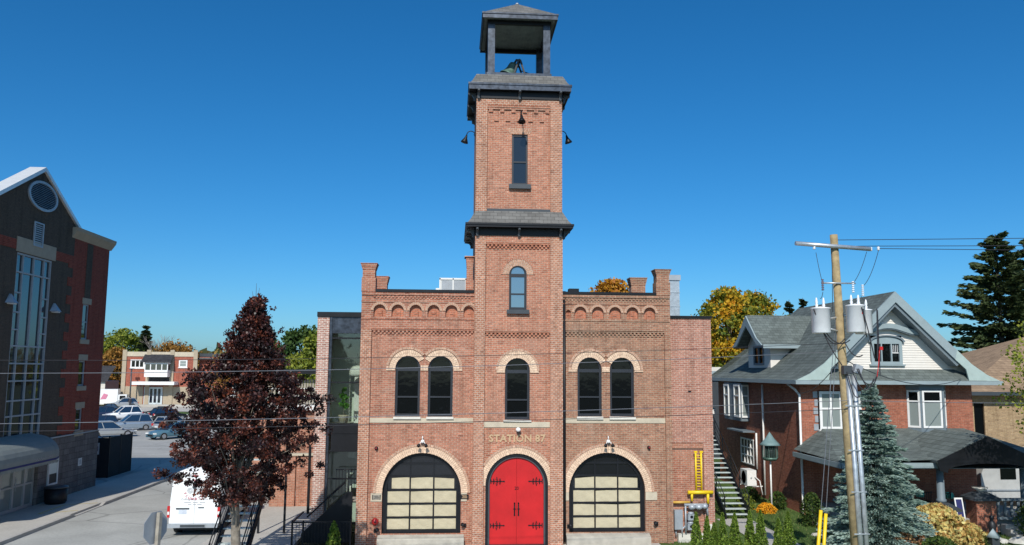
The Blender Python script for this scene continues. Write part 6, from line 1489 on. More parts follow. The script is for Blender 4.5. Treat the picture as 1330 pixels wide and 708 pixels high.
# ================================================================== VEHICLES
def van():
    t = thing('white_van', 'white high roofed plumbing van parked with its lettered rear doors facing us', 'van', (-10.32, 34.6, -0.12))
    y0 = 34.6; x0 = -10.32; z0 = -0.12
    secs = [(0.0, 1.0, 0.985, 0.86), (0.03, 1.0, 1.0, 0.88), (4.0, 1.0, 1.0, 0.88), (4.4, 1.0, 0.97, 0.84), (5.1, 0.98, 0.9, 0.0), (5.8, 0.9, 0, 0)]
    mb = MB(); prof = []
    def ringp(y, w0, zt, shrink=0.0, zb=0.42):
        return [(x0 - w0, y, z0 + zb), (x0 - w0 * 1.0, y, z0 + 1.0), (x0 - w0 * 0.985, y, z0 + 1.35), (x0 - w0 * 0.9, y, z0 + zt - 0.22), (x0 - w0 * 0.80, y, z0 + zt - 0.05), (x0 - w0 * 0.6, y, z0 + zt),
                (x0 + w0 * 0.6, y, z0 + zt), (x0 + w0 * 0.80, y, z0 + zt - 0.05), (x0 + w0 * 0.9, y, z0 + zt - 0.22), (x0 + w0 * 0.985, y, z0 + 1.35), (x0 + w0, y, z0 + 1.0), (x0 + w0, y, z0 + zb)]
    st = [(y0, 0.975, 2.46), (y0 + 0.06, 1.0, 2.55), (y0 + 3.6, 1.0, 2.6), (y0 + 4.1, 0.99, 2.45), (y0 + 4.75, 0.97, 1.75), (y0 + 5.5, 0.93, 1.35), (y0 + 5.65, 0.85, 1.1)]
    K = 12; b = mb.add([p for s in st for p in ringp(*s)])
    for i in range(len(st) - 1):
        for k in range(K - 1): mb.face((b + i * K + k, b + i * K + k + 1, b + (i + 1) * K + k + 1, b + (i + 1) * K + k), smooth=True)
        mb.face((b + i * K + K - 1, b + i * K, b + (i + 1) * K, b + (i + 1) * K + K - 1))
    mb.face([b + k for k in range(K)][::-1]); mb.face([b + (len(st) - 1) * K + k for k in range(K)])
    mb.build('body', M_VAN, t)
    yb = y0 - 0.001
    sm = MB(); sm.box(x0 - 0.006, x0 + 0.006, yb - 0.006, yb, z0 + 0.5, z0 + 2.35); sm.box(x0 - 0.86, x0 + 0.86, yb - 0.005, yb, z0 + 2.335, z0 + 2.345); sm.box(x0 - 0.93, x0 + 0.93, yb - 0.004, yb, z0 + 0.49, z0 + 0.5)
    sm.build('door_gap', M_GREY, t)
    bp = MB(); bp.box(x0 - 0.98, x0 + 0.98, y0 - 0.14, y0 - 0.01, z0 + 0.36, z0 + 0.52); bp.box(x0 - 0.5, x0 + 0.5, y0 - 0.16, y0 - 0.141, z0 + 0.38, z0 + 0.5); bp.build('bumper', M_GREY, t)
    MB().box(x0 - 0.48, x0 + 0.48, y0 - 0.17, y0 - 0.161, z0 + 0.395, z0 + 0.485).build('step_pad', M_CHAR, t)
    for s in (-1, 1):
        tl_ = MB().box(x0 + s * 0.985 - 0.07, x0 + s * 0.985 + 0.03, y0 - 0.03, y0 + 0.06, z0 + 0.75, z0 + 1.2).build('taillight', M_REDLAMP, t)
        MB().box(x0 + s * 0.985 - 0.06, x0 + s * 0.985 + 0.02, y0 - 0.036, y0 - 0.031, z0 + 0.86, z0 + 0.98).build('reversing_lens', M_SIGNW, tl_)
        MB().box(x0 + s * 1.08 - 0.08, x0 + s * 1.08 + 0.08, y0 + 4.3, y0 + 4.4, z0 + 1.3, z0 + 1.6).build('mirror', M_BLACK, t)
        for yy in (y0 + 0.95, y0 + 4.6):
            w_ = MB().cyl((x0 + s * 0.87 - 0.12, yy, z0 + 0.36), 0.36, 0.24, 22, 'X').build('wheel', M_TYRE, t)
            MB().cyl((x0 + s * 0.99 - 0.01, yy, z0 + 0.36), 0.2, 0.02, 16, 'X').build('rim', M_RIM, w_)
        MB().box(x0 + s * 0.93 - 0.015, x0 + s * 0.93 + 0.015, y0 - 0.02, y0, z0 + 1.45, z0 + 1.55).build('door_hinge', M_VAN, t)
    MB().box(x0 - 0.15, x0 + 0.1, y0 - 0.025, y0 - 0.001, z0 + 2.36, z0 + 2.41).build('brake_light', M_REDLAMP, t)
    MB().box(x0 - 0.62, x0 - 0.3, y0 - 0.012, y0 - 0.001, z0 + 0.88, z0 + 1.04).build('number_plate', flat('plate_blue_white', (0.55, 0.6, 0.68), 0.5), t)
    MB().box(x0 - 0.72, x0 - 0.2, y0 - 0.03, y0 - 0.001, z0 + 1.07, z0 + 1.12).build('plate_lamp_bar', M_CHAR, t)
    MB().box(x0 + 0.15, x0 + 0.38, y0 - 0.03, y0 - 0.001, z0 + 1.12, z0 + 1.15).build('door_handle', M_CHAR, t)
    MB().box(x0 - 0.85, x0 + 0.85, y0 + 0.3, y0 + 5.0, z0 + 0.2, z0 + 0.4).build('underbody', M_BLACK, t)
    # round emblem and lettering
    cx, cz = x0 - 0.03, z0 + 1.83; lt_ = MB()
    def arc_text(s, rad, a0, a1, flip, size):
        for i, ch in enumerate(s):
            a = a0 + (a1 - a0) * i / (len(s) - 1)
            tm = text_mesh(ch, size, 0.006, bold=0.004)
            pos = (cx + rad * math.cos(a), y0 - 0.008, cz + rad * math.sin(a) * 0.92)
            rot = a - PI / 2 if not flip else a + PI / 2
            m3 = Matrix.Rotation(R(90), 3, 'X') ; rz_ = Matrix.Rotation(rot, 3, 'Z')
            tm.v = [tuple(Vector(pos) + m3 @ (rz_ @ Vector(v))) for v in tm.v]; merge(lt_, tm)
    arc_text('CURRY', 0.38, R(145), R(35), False, 0.16); arc_text('PLUMBING', 0.40, R(203), R(337), True, 0.14)
    lt_.build('lettering', M_MAGEN, t)
    em = MB(); em.plate([(cx - 0.03, cz - 0.16), (cx + 0.03, cz - 0.16), (cx + 0.03, cz + 0.02), (cx + 0.09, cz + 0.12), (cx + 0.06, cz + 0.2), (cx - 0.05, cz + 0.2), (cx - 0.1, cz + 0.1), (cx - 0.03, cz + 0.02)], [], y0 - 0.01, y0 - 0.003)
    em.box(cx - 0.08, cx + 0.08, y0 - 0.01, y0 - 0.003, cz - 0.2, cz - 0.162); em.build('emblem', M_CHAR, t)
    e2 = MB()
    for s in (-1, 1):
        for k in range(3): e2.arch_ring(cx + s * 0.17, cz - 0.03, 0.03 + k * 0.035, 0.045 + k * 0.035, y0 - 0.008, y0 - 0.003, 0, 350, 18)
    e2.build('emblem_scroll', M_RIM, t)
    place(text_mesh('Collingwood, Ontario', 0.12, 0.005), (x0, y0 - 0.006, z0 + 1.46), (R(90), 0, 0)).build('town_lettering', M_GRAPH, t)
    l2 = MB()
    for (xa, xb, z) in ((-0.42, -0.15, 1.33), (-0.08, 0.12, 1.33), (0.2, 0.42, 1.33), (-0.26, -0.12, 1.25), (-0.07, 0.06, 1.25), (0.1, 0.28, 1.25)): l2.box(x0 + xa, x0 + xb, y0 - 0.005, y0 - 0.001, z0 + z - 0.012, z0 + z + 0.012)
    l2.build('small_print', M_RIM, t)
van()
def car(name, x, y, ang, paint, label, L=4.5, W=1.8, Hh=1.55, kind='suv'):
    t = thing(name, label, 'car', (x, y, -0.115), R(ang), 'cars in the parking lot')
    hw = W / 2; bz = 0.92 if kind == 'suv' else 0.85
    mb = MB(); st = [(-L / 2, 0.86, 0.35, bz - 0.25), (-L / 2 + 0.08, 0.95, 0.28, bz - 0.02), (-L / 2 + 0.6, 1.0, 0.25, bz + 0.04), (0, 1.0, 0.25, bz + 0.02), (L / 2 - 1.25, 1.0, 0.25, bz), (L / 2 - 0.35, 0.95, 0.27, bz - 0.14), (L / 2 - 0.05, 0.85, 0.32, bz - 0.3), (L / 2, 0.78, 0.38, bz - 0.42)]
    def rg(x_, k, zb, zt): h = hw * k; return [(x_, -h * 0.94, zb), (x_, -h, zb + 0.15), (x_, -h, zt - 0.2), (x_, -h * 0.9, zt), (x_, h * 0.9, zt), (x_, h, zt - 0.2), (x_, h, zb + 0.15), (x_, h * 0.94, zb)]
    b = mb.add([p for s in st for p in rg(*s)]); K = 8
    for i in range(len(st) - 1):
        for k in range(K): k2 = (k + 1) % K; mb.face((b + i * K + k, b + i * K + k2, b + (i + 1) * K + k2, b + (i + 1) * K + k), smooth=k in (0, 2, 3, 4))
    mb.face([b + k for k in range(K)]); mb.face([b + (len(st) - 1) * K + k for k in range(K)][::-1])
    mb.build('body', paint, t, local=True)
    rb = -L / 2 + (0.12 if kind != 'sedan' else 0.75); rt = -L / 2 + (0.55 if kind != 'sedan' else 1.45); ft_ = L / 2 - 2.2; fb_ = L / 2 - 1.3
    g0 = [(rb, -hw * 0.88, bz), (fb_, -hw * 0.88, bz - 0.01), (fb_, hw * 0.88, bz - 0.01), (rb, hw * 0.88, bz)]; g1 = [(rt, -hw * 0.70, Hh - 0.05), (ft_, -hw * 0.70, Hh - 0.05), (ft_, hw * 0.70, Hh - 0.05), (rt, hw * 0.70, Hh - 0.05)]
    mb = MB(); n = mb.add(g0 + g1)
    for k in range(4): mb.face((n + k, n + (k + 1) % 4, n + 4 + (k + 1) % 4, n + 4 + k))
    mb.face((n + 4, n + 5, n + 6, n + 7)); mb.build('windows', G_CAR, t, local=True)
    mb = MB(); mb.plate([(rt - 0.05, -hw * 0.72), (ft_ + 0.06, -hw * 0.72), (ft_ + 0.06, hw * 0.72), (rt - 0.05, hw * 0.72)], [], Hh - 0.049, Hh, axis='Z')
    for s in (-1, 1):
        for (a, c) in (((rb, hw * 0.89, bz), (rt, hw * 0.715, Hh - 0.04)), ((fb_, hw * 0.89, bz), (ft_, hw * 0.715, Hh - 0.04)), (((rb + fb_) / 2 - 0.1, hw * 0.89, bz), ((rt + ft_) / 2 - 0.1, hw * 0.715, Hh - 0.04))):
            mb.bar((a[0], s * a[1], a[2]), (c[0], s * c[1], c[2]), 0.07, 0.05)
    if kind == 'suv': [mb.bar((rt + 0.1, s * hw * 0.62, Hh + 0.04), (ft_ - 0.1, s * hw * 0.62, Hh + 0.04), 0.04) for s in (-1, 1)]
    mb.build('roof', paint, t, local=True)
    for s in (-1, 1):
        for xx in (-L / 2 + 0.85, L / 2 - 0.85):
            w_ = MB().cyl((xx, s * (hw - 0.1) - 0.11, 0.32), 0.33, 0.22, 18, 'Y').build('wheel', M_TYRE, t, local=True)
            MB().cyl((xx, s * (hw + 0.015) - 0.01, 0.32), 0.2, 0.02, 14, 'Y').build('rim', M_RIM, w_, local=True)
        MB().obox((L / 2 - 0.1, s * hw * 0.62, bz - 0.27), (0.22, 0.34, 0.13), (0, 0, R(-14 * s))).build('headlight', M_SIGNW, t, local=True)
        MB().obox((-L / 2 + 0.05, s * hw * 0.78, bz - 0.1), (0.12, 0.22, 0.24)).build('taillight', M_REDLAMP, t, local=True)
        MB().obox((fb_ - 0.1, s * (hw + 0.08), bz + 0.06), (0.14, 0.16, 0.11)).build('mirror', paint, t, local=True)
    MB().obox((-L / 2 - 0.005, 0, bz - 0.33), (0.02, 0.5, 0.13)).build('number_plate', M_SIGNW, t, local=True)
    MB().obox((L / 2 - 0.005, 0, bz - 0.45), (0.03, 0.8, 0.16)).build('grille', M_BLACK, t, local=True)
    m = MB(); m.obox((-L / 2 + 0.05, 0, 0.36), (0.14, W * 0.86, 0.14)); m.build('rear_bumper', M_CHAR, t, local=True)
    return t
PS = flat('silver_paint', (0.5, 0.52, 0.53), 0.28, 0.5, var=0.03); PB = flat('silver_blue_paint', (0.36, 0.44, 0.52), 0.28, 0.5, var=0.03); PW = flat('white_car_paint', (0.78, 0.79, 0.8), 0.25, var=0.02)
PK = flat('black_car_paint', (0.012, 0.013, 0.016), 0.2, var=0.1); PT = flat('teal_car_paint', (0.13, 0.26, 0.33), 0.28, 0.4, var=0.03); PN = flat('navy_car_paint', (0.03, 0.045, 0.09), 0.25, 0.2, var=0.05)
car('parked_car', -33.2, 83.2, 35, PS, 'silver hatchback nearest the office corner with its rear window catching light', kind='hatch')
car('parked_car', -34.6, 91.8, 215, PB, 'pale blue silver car directly behind the nearest silver hatchback', Hh=1.7)
car('parked_car', -42.6, 110.5, 220, PW, 'white sport utility car facing us in the second row', Hh=1.72)
car('parked_car', -40.2, 116.5, 195, PK, 'black saloon seen side-on behind the white sport utility car', kind='sedan', Hh=1.45)
car('parked_car', -36.5, 109.5, 42, PK, 'black hatchback with its rear toward us near the far lawn', Hh=1.6)
car('parked_car', -29.8, 91.5, 55, PS, 'silver hatchback with red tail lamps beside the maple crown', kind='hatch')
car('parked_car', -26.8, 81.6, 232, PT, 'teal car facing us half hidden by the maple crown', kind='hatch')
car('parked_car', -46.0, 111.0, 220, PN, 'navy car partly hidden by the office corner left of the white one', Hh=1.6)
car('parked_car', -50.0, 124.0, 200, PK, 'dark car in the far row beneath the lamp post', kind='sedan', Hh=1.5)
car('parked_car', -55.4, 143.5, 210, PS, 'silver car far back beside the pale hall doors', Hh=1.6)
car('parked_car', -38.5, 92.5, 215, PN, 'dark blue car roof showing left of the pale blue silver car', Hh=1.5)
car('parked_car', -29.5, 70.5, 30, PK, 'black car tucked behind the black screened fence', Hh=1.45, kind='sedan')
bx_ = thing('box_van', 'white van with pink graphics parked far away at the left edge of the lot', 'van', (-60, 146, -0.11), R(10))
MB().box(-62.6, -57.2, 144.6, 146.8, 0.5, 2.9).build('box_body', M_WHITE, bx_); MB().box(-57.19, -55.8, 144.7, 146.7, 0.5, 2.0).build('cab', M_WHITE, bx_)
MB().plate([(-59.9, 1.2), (-59.0, 1.25), (-58.7, 2.0), (-59.4, 2.2)], [], 144.57, 144.599).build('pink_graphic', M_PINK, bx_)
for x in (-61.6, -57.0): MB().cyl((x, 144.55, 0.35), 0.42, 0.25, 18, 'Y').build('wheel', M_TYRE, bx_)
MB().box(-56.9, -56.0, 144.66, 144.699, 1.2, 1.8).build('window', G_DARK, bx_)

# a person by the far cars
def person(x, y, z, label):
    t = thing('person', label, 'person', (x, y, z))
    me = bpy.data.meshes.new('body'); o = bpy.data.objects.new('body', me)
    V = [(0, 0, 0.95), (0, 0, 1.2), (0, 0, 1.42), (0, -0.01, 1.54), (0, -0.02, 1.66), (0.1, 0, 0.88), (0.12, -0.06, 0.48), (0.12, 0.02, 0.08), (-0.1, 0, 0.88), (-0.12, 0.1, 0.48), (-0.13, 0.16, 0.08), (0.2, 0, 1.38), (0.25, 0.02, 1.1), (0.24, -0.1, 0.85), (-0.2, 0, 1.38), (-0.25, -0.02, 1.1), (-0.24, -0.14, 0.88), (0.12, -0.12, 0.03), (-0.13, 0.02, 0.03)]
    E_ = [(0, 1), (1, 2), (2, 3), (3, 4), (0, 5), (5, 6), (6, 7), (0, 8), (8, 9), (9, 10), (2, 11), (11, 12), (12, 13), (2, 14), (14, 15), (15, 16), (7, 17), (10, 18)]
    rad = [0.15, 0.14, 0.15, 0.06, 0.1, 0.1, 0.065, 0.045, 0.1, 0.065, 0.045, 0.06, 0.045, 0.035, 0.06, 0.045, 0.035, 0.04, 0.04]
    me.from_pydata(V, E_, []); col.objects.link(o)
    m = o.modifiers.new('s', 'SKIN'); o.modifiers.new('u', 'SUBSURF').render_levels = 2; o.modifiers['u'].levels = 2
    for i, sv in enumerate(me.skin_vertices[0].data): sv.radius = (rad[i], rad[i]); sv.use_root = i == 0
    dg = bpy.context.evaluated_depsgraph_get(); m2 = bpy.data.meshes.new_from_object(o.evaluated_get(dg)); bpy.data.objects.remove(o)
    m2.materials.clear(); m2.materials.append(M_CLOTH); m2.materials.append(M_SKIN)
    for p in m2.polygons:
        if p.center.z > 1.53 or (abs(p.center.x) > 0.2 and p.center.z < 0.88): p.material_index = 1
        p.use_smooth = True
    b = bpy.data.objects.new('body', m2); col.objects.link(b); b.parent = t
    MB().lathe((x, y + 0.02, z + 1.66), [(0.11, -0.05), (0.125, 0.03), (0.09, 0.11), (0, 0.14)], 12).build('hair', M_BLACK, t)
person(-54.0, 142.8, -0.11, 'person in dark clothes standing by the cars before the far hall')
lp = thing('lamp_post', 'tall thin dark lamp post in front of the far brick hall', 'lamp post', (-56.0, 146, -0.1))
MB().tube([(-55.3, 146, -0.1), (-55.3, 146, 6.3)], 0.12, 8).build('post', M_CHAR, lp); MB().box(-55.7, -54.9, 145.8, 146.2, 6.301, 6.45).build('lamp_head', M_CHAR, lp)

# ================================================================== FAR HALL
fh_ = thing('brick_hall', 'distant two storey red brick hall with beige piers and white canopy', 'building', (-50, 148, 0))
y = 148.0
MB().plate(rect(-57.1, -45.0, 0, 9.1), [rect(-56.3, -53.9, 6.5, 8.0)[::-1], rect(-48.05, -46.6, 6.65, 8.0)[::-1], rect(-53.75, -50.5, 0.2, 3.3)[::-1]], y, y + 0.4).build('front_wall', B_HALL, fh_)
MB().box(-44.99, -39.0, y + 1.5, y + 1.9, 0, 9.0).build('wing_wall', B_HALL, fh_); MB().box(-45.0, -39.0, y + 1.4, y + 1.48, 8.6, 9.15).build('wing_parapet', M_CHAR, fh_)
MB().box(-57.5, -57.101, y, y + 18, 0, 9.1).build('side_wall', B_HALL, fh_); MB().box(-57.1, -39, y + 0.41, y + 18, 8.2, 8.4).build('roof', M_TAR, fh_)
for x in (-57.3, -53.2, -49.2, -45.2): MB().box(x - 0.35, x + 0.35, y - 0.2, y - 0.001, 0, 9.7).build('pier', M_BEIGE, fh_)
mb = MB(); 
for (a, b) in ((-56.94, -53.56), (-52.84, -49.56), (-48.84, -45.56)): mb.box(a, b, y - 0.1, y - 0.001, 8.55, 9.35)
mb.build('parapet_band', M_STONE, fh_)
mb = MB(); mb.box(-56.94, -53.9, y - 0.05, y - 0.001, 0, 3.35); mb.box(-50.45, -49.56, y - 0.05, y - 0.001, 0, 3.35); mb.box(-48.84, -45.56, y - 0.05, y - 0.001, 0, 3.3); split_build(mb, 'beige_base', M_BEIGE, fh_)
grid_window('window', -56.3, -53.9, 6.5, 8.0, y, 3, 1, fh_, glass=G_DARK, fw=0.15, bar=0.15); grid_window('window', -48.05, -46.6, 6.65, 8.0, y, 1, 2, fh_, glass=G_CURT, fw=0.2)
dd = grid_window('entrance_doors', -53.7, -50.55, 0.2, 3.25, y - 0.05, 4, 1, fh_, frame=flat('pale_door_frame', (0.5, 0.56, 0.58), 0.6), glass=G_OFFICE, fw=0.2, bar=0.25, sill=False)
orl = MB(); orl.box(-53.3, -49.4, y - 1.6, y - 0.202, 5.0, 6.2); orl.box(-53.3, -49.4, y - 1.6, y - 0.202, 7.2, 7.5); o2 = orl.build('oriel', M_WHITE, fh_)
mb = MB(); 
for x in (-53.25, -52.3, -51.35, -50.4, -49.45): mb.box(x - 0.08, x + 0.08, y - 1.6, y - 1.5, 6.2, 7.2)
mb.build('mullion', M_WHITE, o2); MB().box(-53.2, -49.5, y - 1.5, y - 1.45, 6.2, 7.2).build('pane', G_OFFICE, o2)
mb = MB(); b = mb.add([(-53.9, y - 2.0, 7.5), (-48.9, y - 2.0, 7.5), (-48.9, y - 0.1, 8.9), (-53.9, y - 0.1, 8.9)]); mb.face((b, b + 1, b + 2, b + 3)); mb.build('roof', S_BLACK, o2)
MB().box(-55.0, -47.9, y - 2.4, y - 0.202, 3.65, 4.2).build('canopy', M_WHITE, fh_)
mb = MB(); mb.box(-52.9, -49.5, y - 0.3, y - 0.21, 4.3, 5.0); mb.build('dark_opening', M_BLACK, fh_)
MB().box(-57.5, -44, y - 1.5, y - 0.21, -0.1, 0.25).build('front_step', A_WALK, fh_)
nh = thing('grey_house', 'small grey roofed house among trees left of the far hall', 'house', (-68, 150, 0))
MB().box(-76, -62, 152, 158, 0, 4.2).build('wall', M_SILLW, nh)
mb = MB(); b = mb.add([(-76.5, 151.5, 4.1), (-61.5, 151.5, 4.1), (-61.5, 155, 6.9), (-76.5, 155, 6.9)]); mb.face((b, b + 1, b + 2, b + 3)); mb.build('roof', S_BLACK, nh)

# ================================================================== TREES AND PLANTS
LF_MAPLE = leafmat('dark_maple_leaf', [(0.010, 0.005, 0.005), (0.022, 0.008, 0.008), (0.042, 0.013, 0.011), (0.09, 0.024, 0.016), (0.22, 0.06, 0.03)], 0.45, 0.15, spec=0.5)
LF_AUT = leafmat('autumn_leaf', [(0.06, 0.11, 0.015), (0.18, 0.20, 0.02), (0.42, 0.32, 0.025), (0.6, 0.36, 0.02), (0.62, 0.27, 0.015)], 0.6, 0.3)
LF_ORG = leafmat('orange_leaf', [(0.3, 0.15, 0.02), (0.5, 0.25, 0.02), (0.6, 0.3, 0.03), (0.4, 0.12, 0.015)], 0.6, 0.3)
LF_RUST = leafmat('rust_leaf', [(0.12, 0.07, 0.02), (0.26, 0.13, 0.025), (0.36, 0.17, 0.03), (0.3, 0.2, 0.05)], 0.7, 0.2)
LF_GRN = leafmat('green_leaf', [(0.02, 0.05, 0.012), (0.04, 0.085, 0.018), (0.07, 0.12, 0.022), (0.12, 0.15, 0.03)], 0.6, 0.25)
LF_YG = leafmat('yellow_green_leaf', [(0.10, 0.15, 0.02), (0.2, 0.25, 0.03), (0.32, 0.34, 0.04), (0.12, 0.16, 0.03)], 0.6, 0.3)
LF_DARK = leafmat('dark_needle', [(0.012, 0.022, 0.010), (0.022, 0.038, 0.014), (0.04, 0.06, 0.02), (0.06, 0.08, 0.03)], 0.65, 0.1)
LF_SPR = leafmat('tall_spruce_needle', [(0.02, 0.035, 0.013), (0.04, 0.062, 0.02), (0.065, 0.09, 0.03), (0.10, 0.12, 0.045)], 0.65, 0.12)
LF_BLUE = leafmat('blue_spruce_needle', [(0.09, 0.15, 0.12), (0.18, 0.265, 0.22), (0.28, 0.38, 0.325), (0.40, 0.50, 0.44)], 0.65, 0.1)
LF_ARB = leafmat('arborvitae_spray', [(0.05, 0.10, 0.012), (0.10, 0.17, 0.02), (0.17, 0.25, 0.03), (0.24, 0.33, 0.05)], 0.65, 0.25)
LF_HYD = leafmat('hydrangea_head', [(0.42, 0.22, 0.07), (0.58, 0.36, 0.12), (0.62, 0.48, 0.16), (0.70, 0.62, 0.26), (0.3, 0.26, 0.06)], 0.8, 0.2)
LF_MUM = leafmat('chrysanthemum', [(0.7, 0.3, 0.01), (0.8, 0.42, 0.02), (0.6, 0.22, 0.01)], 0.7, 0.2)
LF_BRNZ = leafmat('bronze_shrub_leaf', [(0.2, 0.08, 0.04), (0.35, 0.16, 0.07), (0.45, 0.24, 0.12), (0.16, 0.14, 0.05)], 0.7, 0.2)
LF_BARE = leafmat('bare_twig', [(0.14, 0.11, 0.10), (0.22, 0.18, 0.16), (0.3, 0.25, 0.22)], 0.9, 0.0)

def pw(pts): 
    def f(u):
        for (a, va), (b, vb) in zip(pts[:-1], pts[1:]):
            if u <= b: return va + (vb - va) * (u - a) / (b - a)
        return pts[-1][1]
    return f
deciduous('maple_tree', 'dark purple leaved maple with pale trunk standing before the white van and stair', 'tree', (-6.62, 26, -0.12), 9.0, 4.5, LF_MAPLE, trunk_h=0.29, leaf=0.088, nclump=980, per=85, cr=0.052, seed=11, rag=0.17,
          profile=pw([(0, 0.3), (0.1, 0.8), (0.2, 0.97), (0.4, 1.0), (0.54, 1.0), (0.6, 0.9), (0.655, 0.55), (0.70, 0.38), (0.81, 0.30), (0.93, 0.12), (1, 0.03)]), trunk_r=0.17, topx=0.42, limbs=12, inner=0.0)
deciduous('autumn_tree', 'tall round green and orange tree between annex and house, nearer the annex', 'tree', (27.3, 80, 0), 14.8, 8.0, LF_AUT, trunk_h=0.12, leaf=0.36, nclump=230, per=60, cr=0.13, seed=21, group='autumn trees behind the buildings')
deciduous('autumn_tree', 'orange topped tree just left of the house roof ridge', 'tree', (31.6, 84, 0), 14.9, 8.4, LF_AUT, trunk_h=0.12, leaf=0.36, nclump=230, per=60, cr=0.13, seed=22, group='autumn trees behind the buildings')
deciduous('autumn_tree', 'small orange tree crown showing over the parapet between the tower and the right turret', 'tree', (11.8, 60, 0), 13.4, 5.4, LF_ORG, trunk_h=0.3, leaf=0.3, nclump=150, per=60, cr=0.14, seed=23, group='autumn trees behind the buildings')
deciduous('green_tree', 'green broadleaf tree right behind the maple crown beside the glazed wing', 'tree', (-13.2, 72, 0), 10.3, 6.0, LF_GRN, trunk_h=0.12, leaf=0.32, nclump=170, per=50, cr=0.14, seed=24)
deciduous('green_tree', 'yellowing tree rising just left of the brick pier of the glazed wing', 'tree', (-10.6, 66, 0), 9.6, 4.8, LF_YG, trunk_h=0.15, leaf=0.28, nclump=120, per=50, cr=0.14, seed=25)
deciduous('rust_tree', 'rust coloured tree peeking out left of the maple top', 'tree', (-29, 118, 0), 11.3, 9, LF_RUST, trunk_h=0.15, leaf=0.4, nclump=140, per=50, cr=0.14, seed=26)
# trees beyond the far hall
deciduous('broadleaf_tree', 'wide yellow green tree beyond the far hall roof at left', 'tree', (-74.5, 190, 0), 14.4, 15, LF_YG, trunk_h=0.15, leaf=0.6, nclump=170, per=45, cr=0.13, seed=31, group='trees beyond the far hall')
conifer('conifer_tree', 'dark pointed conifer standing above the far hall roof', 'tree', (-68.6, 188, 0), 16.2, 7, LF_DARK, seed=32, layers=20, leaf=1.1, per=34, aspect=0.6)
deciduous('broadleaf_tree', 'orange brown domed tree over the middle of the far hall roof', 'tree', (-61, 185, 0), 11.9, 13, LF_RUST, trunk_h=0.15, leaf=0.55, nclump=170, per=45, cr=0.12, seed=33, group='trees beyond the far hall')
deciduous('broadleaf_tree', 'low rust coloured tree left of the far hall parapet', 'tree', (-71.5, 180, 0), 10.5, 9, LF_RUST, trunk_h=0.1, leaf=0.55, nclump=120, per=45, cr=0.14, seed=34, group='trees beyond the far hall')
deciduous('broadleaf_tree', 'dark green tree against the office corner far away', 'tree', (-73, 168, 0), 10.4, 7, LF_DARK, trunk_h=0.1, leaf=0.5, nclump=120, per=45, cr=0.14, seed=35, group='trees beyond the far hall')
mp_ = [o for o in bpy.data.objects if o.name.startswith('maple_tree')][0]
tg = MB(); g9 = np.random.default_rng(4); tips = []
for i in range(16):
    a = g9.uniform(0, 2 * PI); z0 = g9.uniform(5.6, 8.3); r0 = 0.15 + (8.6 - z0) * 0.42; b0 = Vector((-6.25 + 0.3 * r0 * math.cos(a), 26 + 0.3 * r0 * math.sin(a), z0)); e0 = Vector((-6.25 + r0 * 1.15 * math.cos(a), 26 + r0 * 1.15 * math.sin(a), z0 + 0.75))
    tg.tube([b0, (b0 + e0) / 2 + Vector((0, 0, 0.05)), e0], [0.014, 0.009, 0.004], 5)
    for k in range(5): tips.append(tuple(b0 + (e0 - b0) * g9.uniform(0.6, 1.05) + Vector(g9.normal(size=3) * 0.05)))
for (dx, dz) in ((0.0, 0.55), (0.1, 0.4), (-0.12, 0.3)): tg.tube([(-6.2, 26, 8.4), (-6.2 + dx, 26, 8.7 + dz)], [0.014, 0.004], 5)
tg.build('twig', M_BARKD, mp_)
leaf_mesh('twig_leaves', clumps(g9, tips, [0.09] * len(tips), 7), 0.085, LF_MAPLE, mp_, 14, rndval=None)
def bare_tree(x, y, h, w_, label, seed):
    g = random.Random(seed); t = thing('bare_tree', label, 'tree', (x, y, 0)); m = MB(); tips = []
    def grow(p, d, L, r_, k):
        q = p + d * L; m.tube([p, q], [r_, r_ * 0.65], 5, cap=False)
        if k == 0: return
        for _ in range(3 if k > 1 else 4):
            nd = (d + Vector((g.gauss(0, 0.42), g.gauss(0, 0.42), abs(g.gauss(0.12, 0.2))))).normalized(); grow(q, nd, L * g.uniform(0.62, 0.85), r_ * 0.6, k - 1)
    grow(Vector((x, y, 0)), Vector((0, 0, 1)), h * 0.27, h * 0.018, 5); m.build('trunk', flat('pale_bark', (0.3, 0.26, 0.23), 0.9), t)
bare_tree(-64.0, 188, 15.2, 6, 'leafless grey tree behind the far hall right of the conifer', 3)
bare_tree(-62.5, 140, 9.5, 6, 'leafless grey tree in front of the grey house at the far left', 5)
conifer('small_conifer', 'left of two small dark conifer tips above the house roof', 'tree', (50.6, 120, 0), 17.6, 6, LF_DARK, seed=41, layers=18, leaf=0.8, per=34, aspect=0.6, group='small conifers beyond the roof')
conifer('small_conifer', 'right of two small dark conifer tips above the house roof', 'tree', (53.2, 121, 0), 18.0, 6, LF_DARK, seed=42, layers=18, leaf=0.8, per=34, aspect=0.6, group='small conifers beyond the roof')
conifer('tall_spruce', 'tall ragged dark spruce behind the tan roof, left of its neighbour', 'tree', (42.0, 60, 0), 17.5, 13.5, LF_SPR, seed=43, layers=30, leaf=0.45, per=130, low=0.08, sweep=0.1, power=0.8, branches=12, jitter=0.35, clump=0.12, aspect=0.42, group='tall spruces at the right edge')
conifer('tall_spruce', 'denser tall dark spruce at the extreme right edge', 'tree', (46.6, 62, 0), 17.6, 12, LF_SPR, seed=44, layers=32, leaf=0.45, per=110, low=0.08, sweep=-0.05, power=0.62, branches=13, jitter=0.3, clump=0.14, aspect=0.45, group='tall spruces at the right edge')
deciduous('green_tree', 'small olive green tree just behind the right end of the gable roof', 'tree', (34, 56, 0), 8.2, 4, LF_YG, trunk_h=0.2, leaf=0.25, nclump=80, per=40, cr=0.15, seed=45)
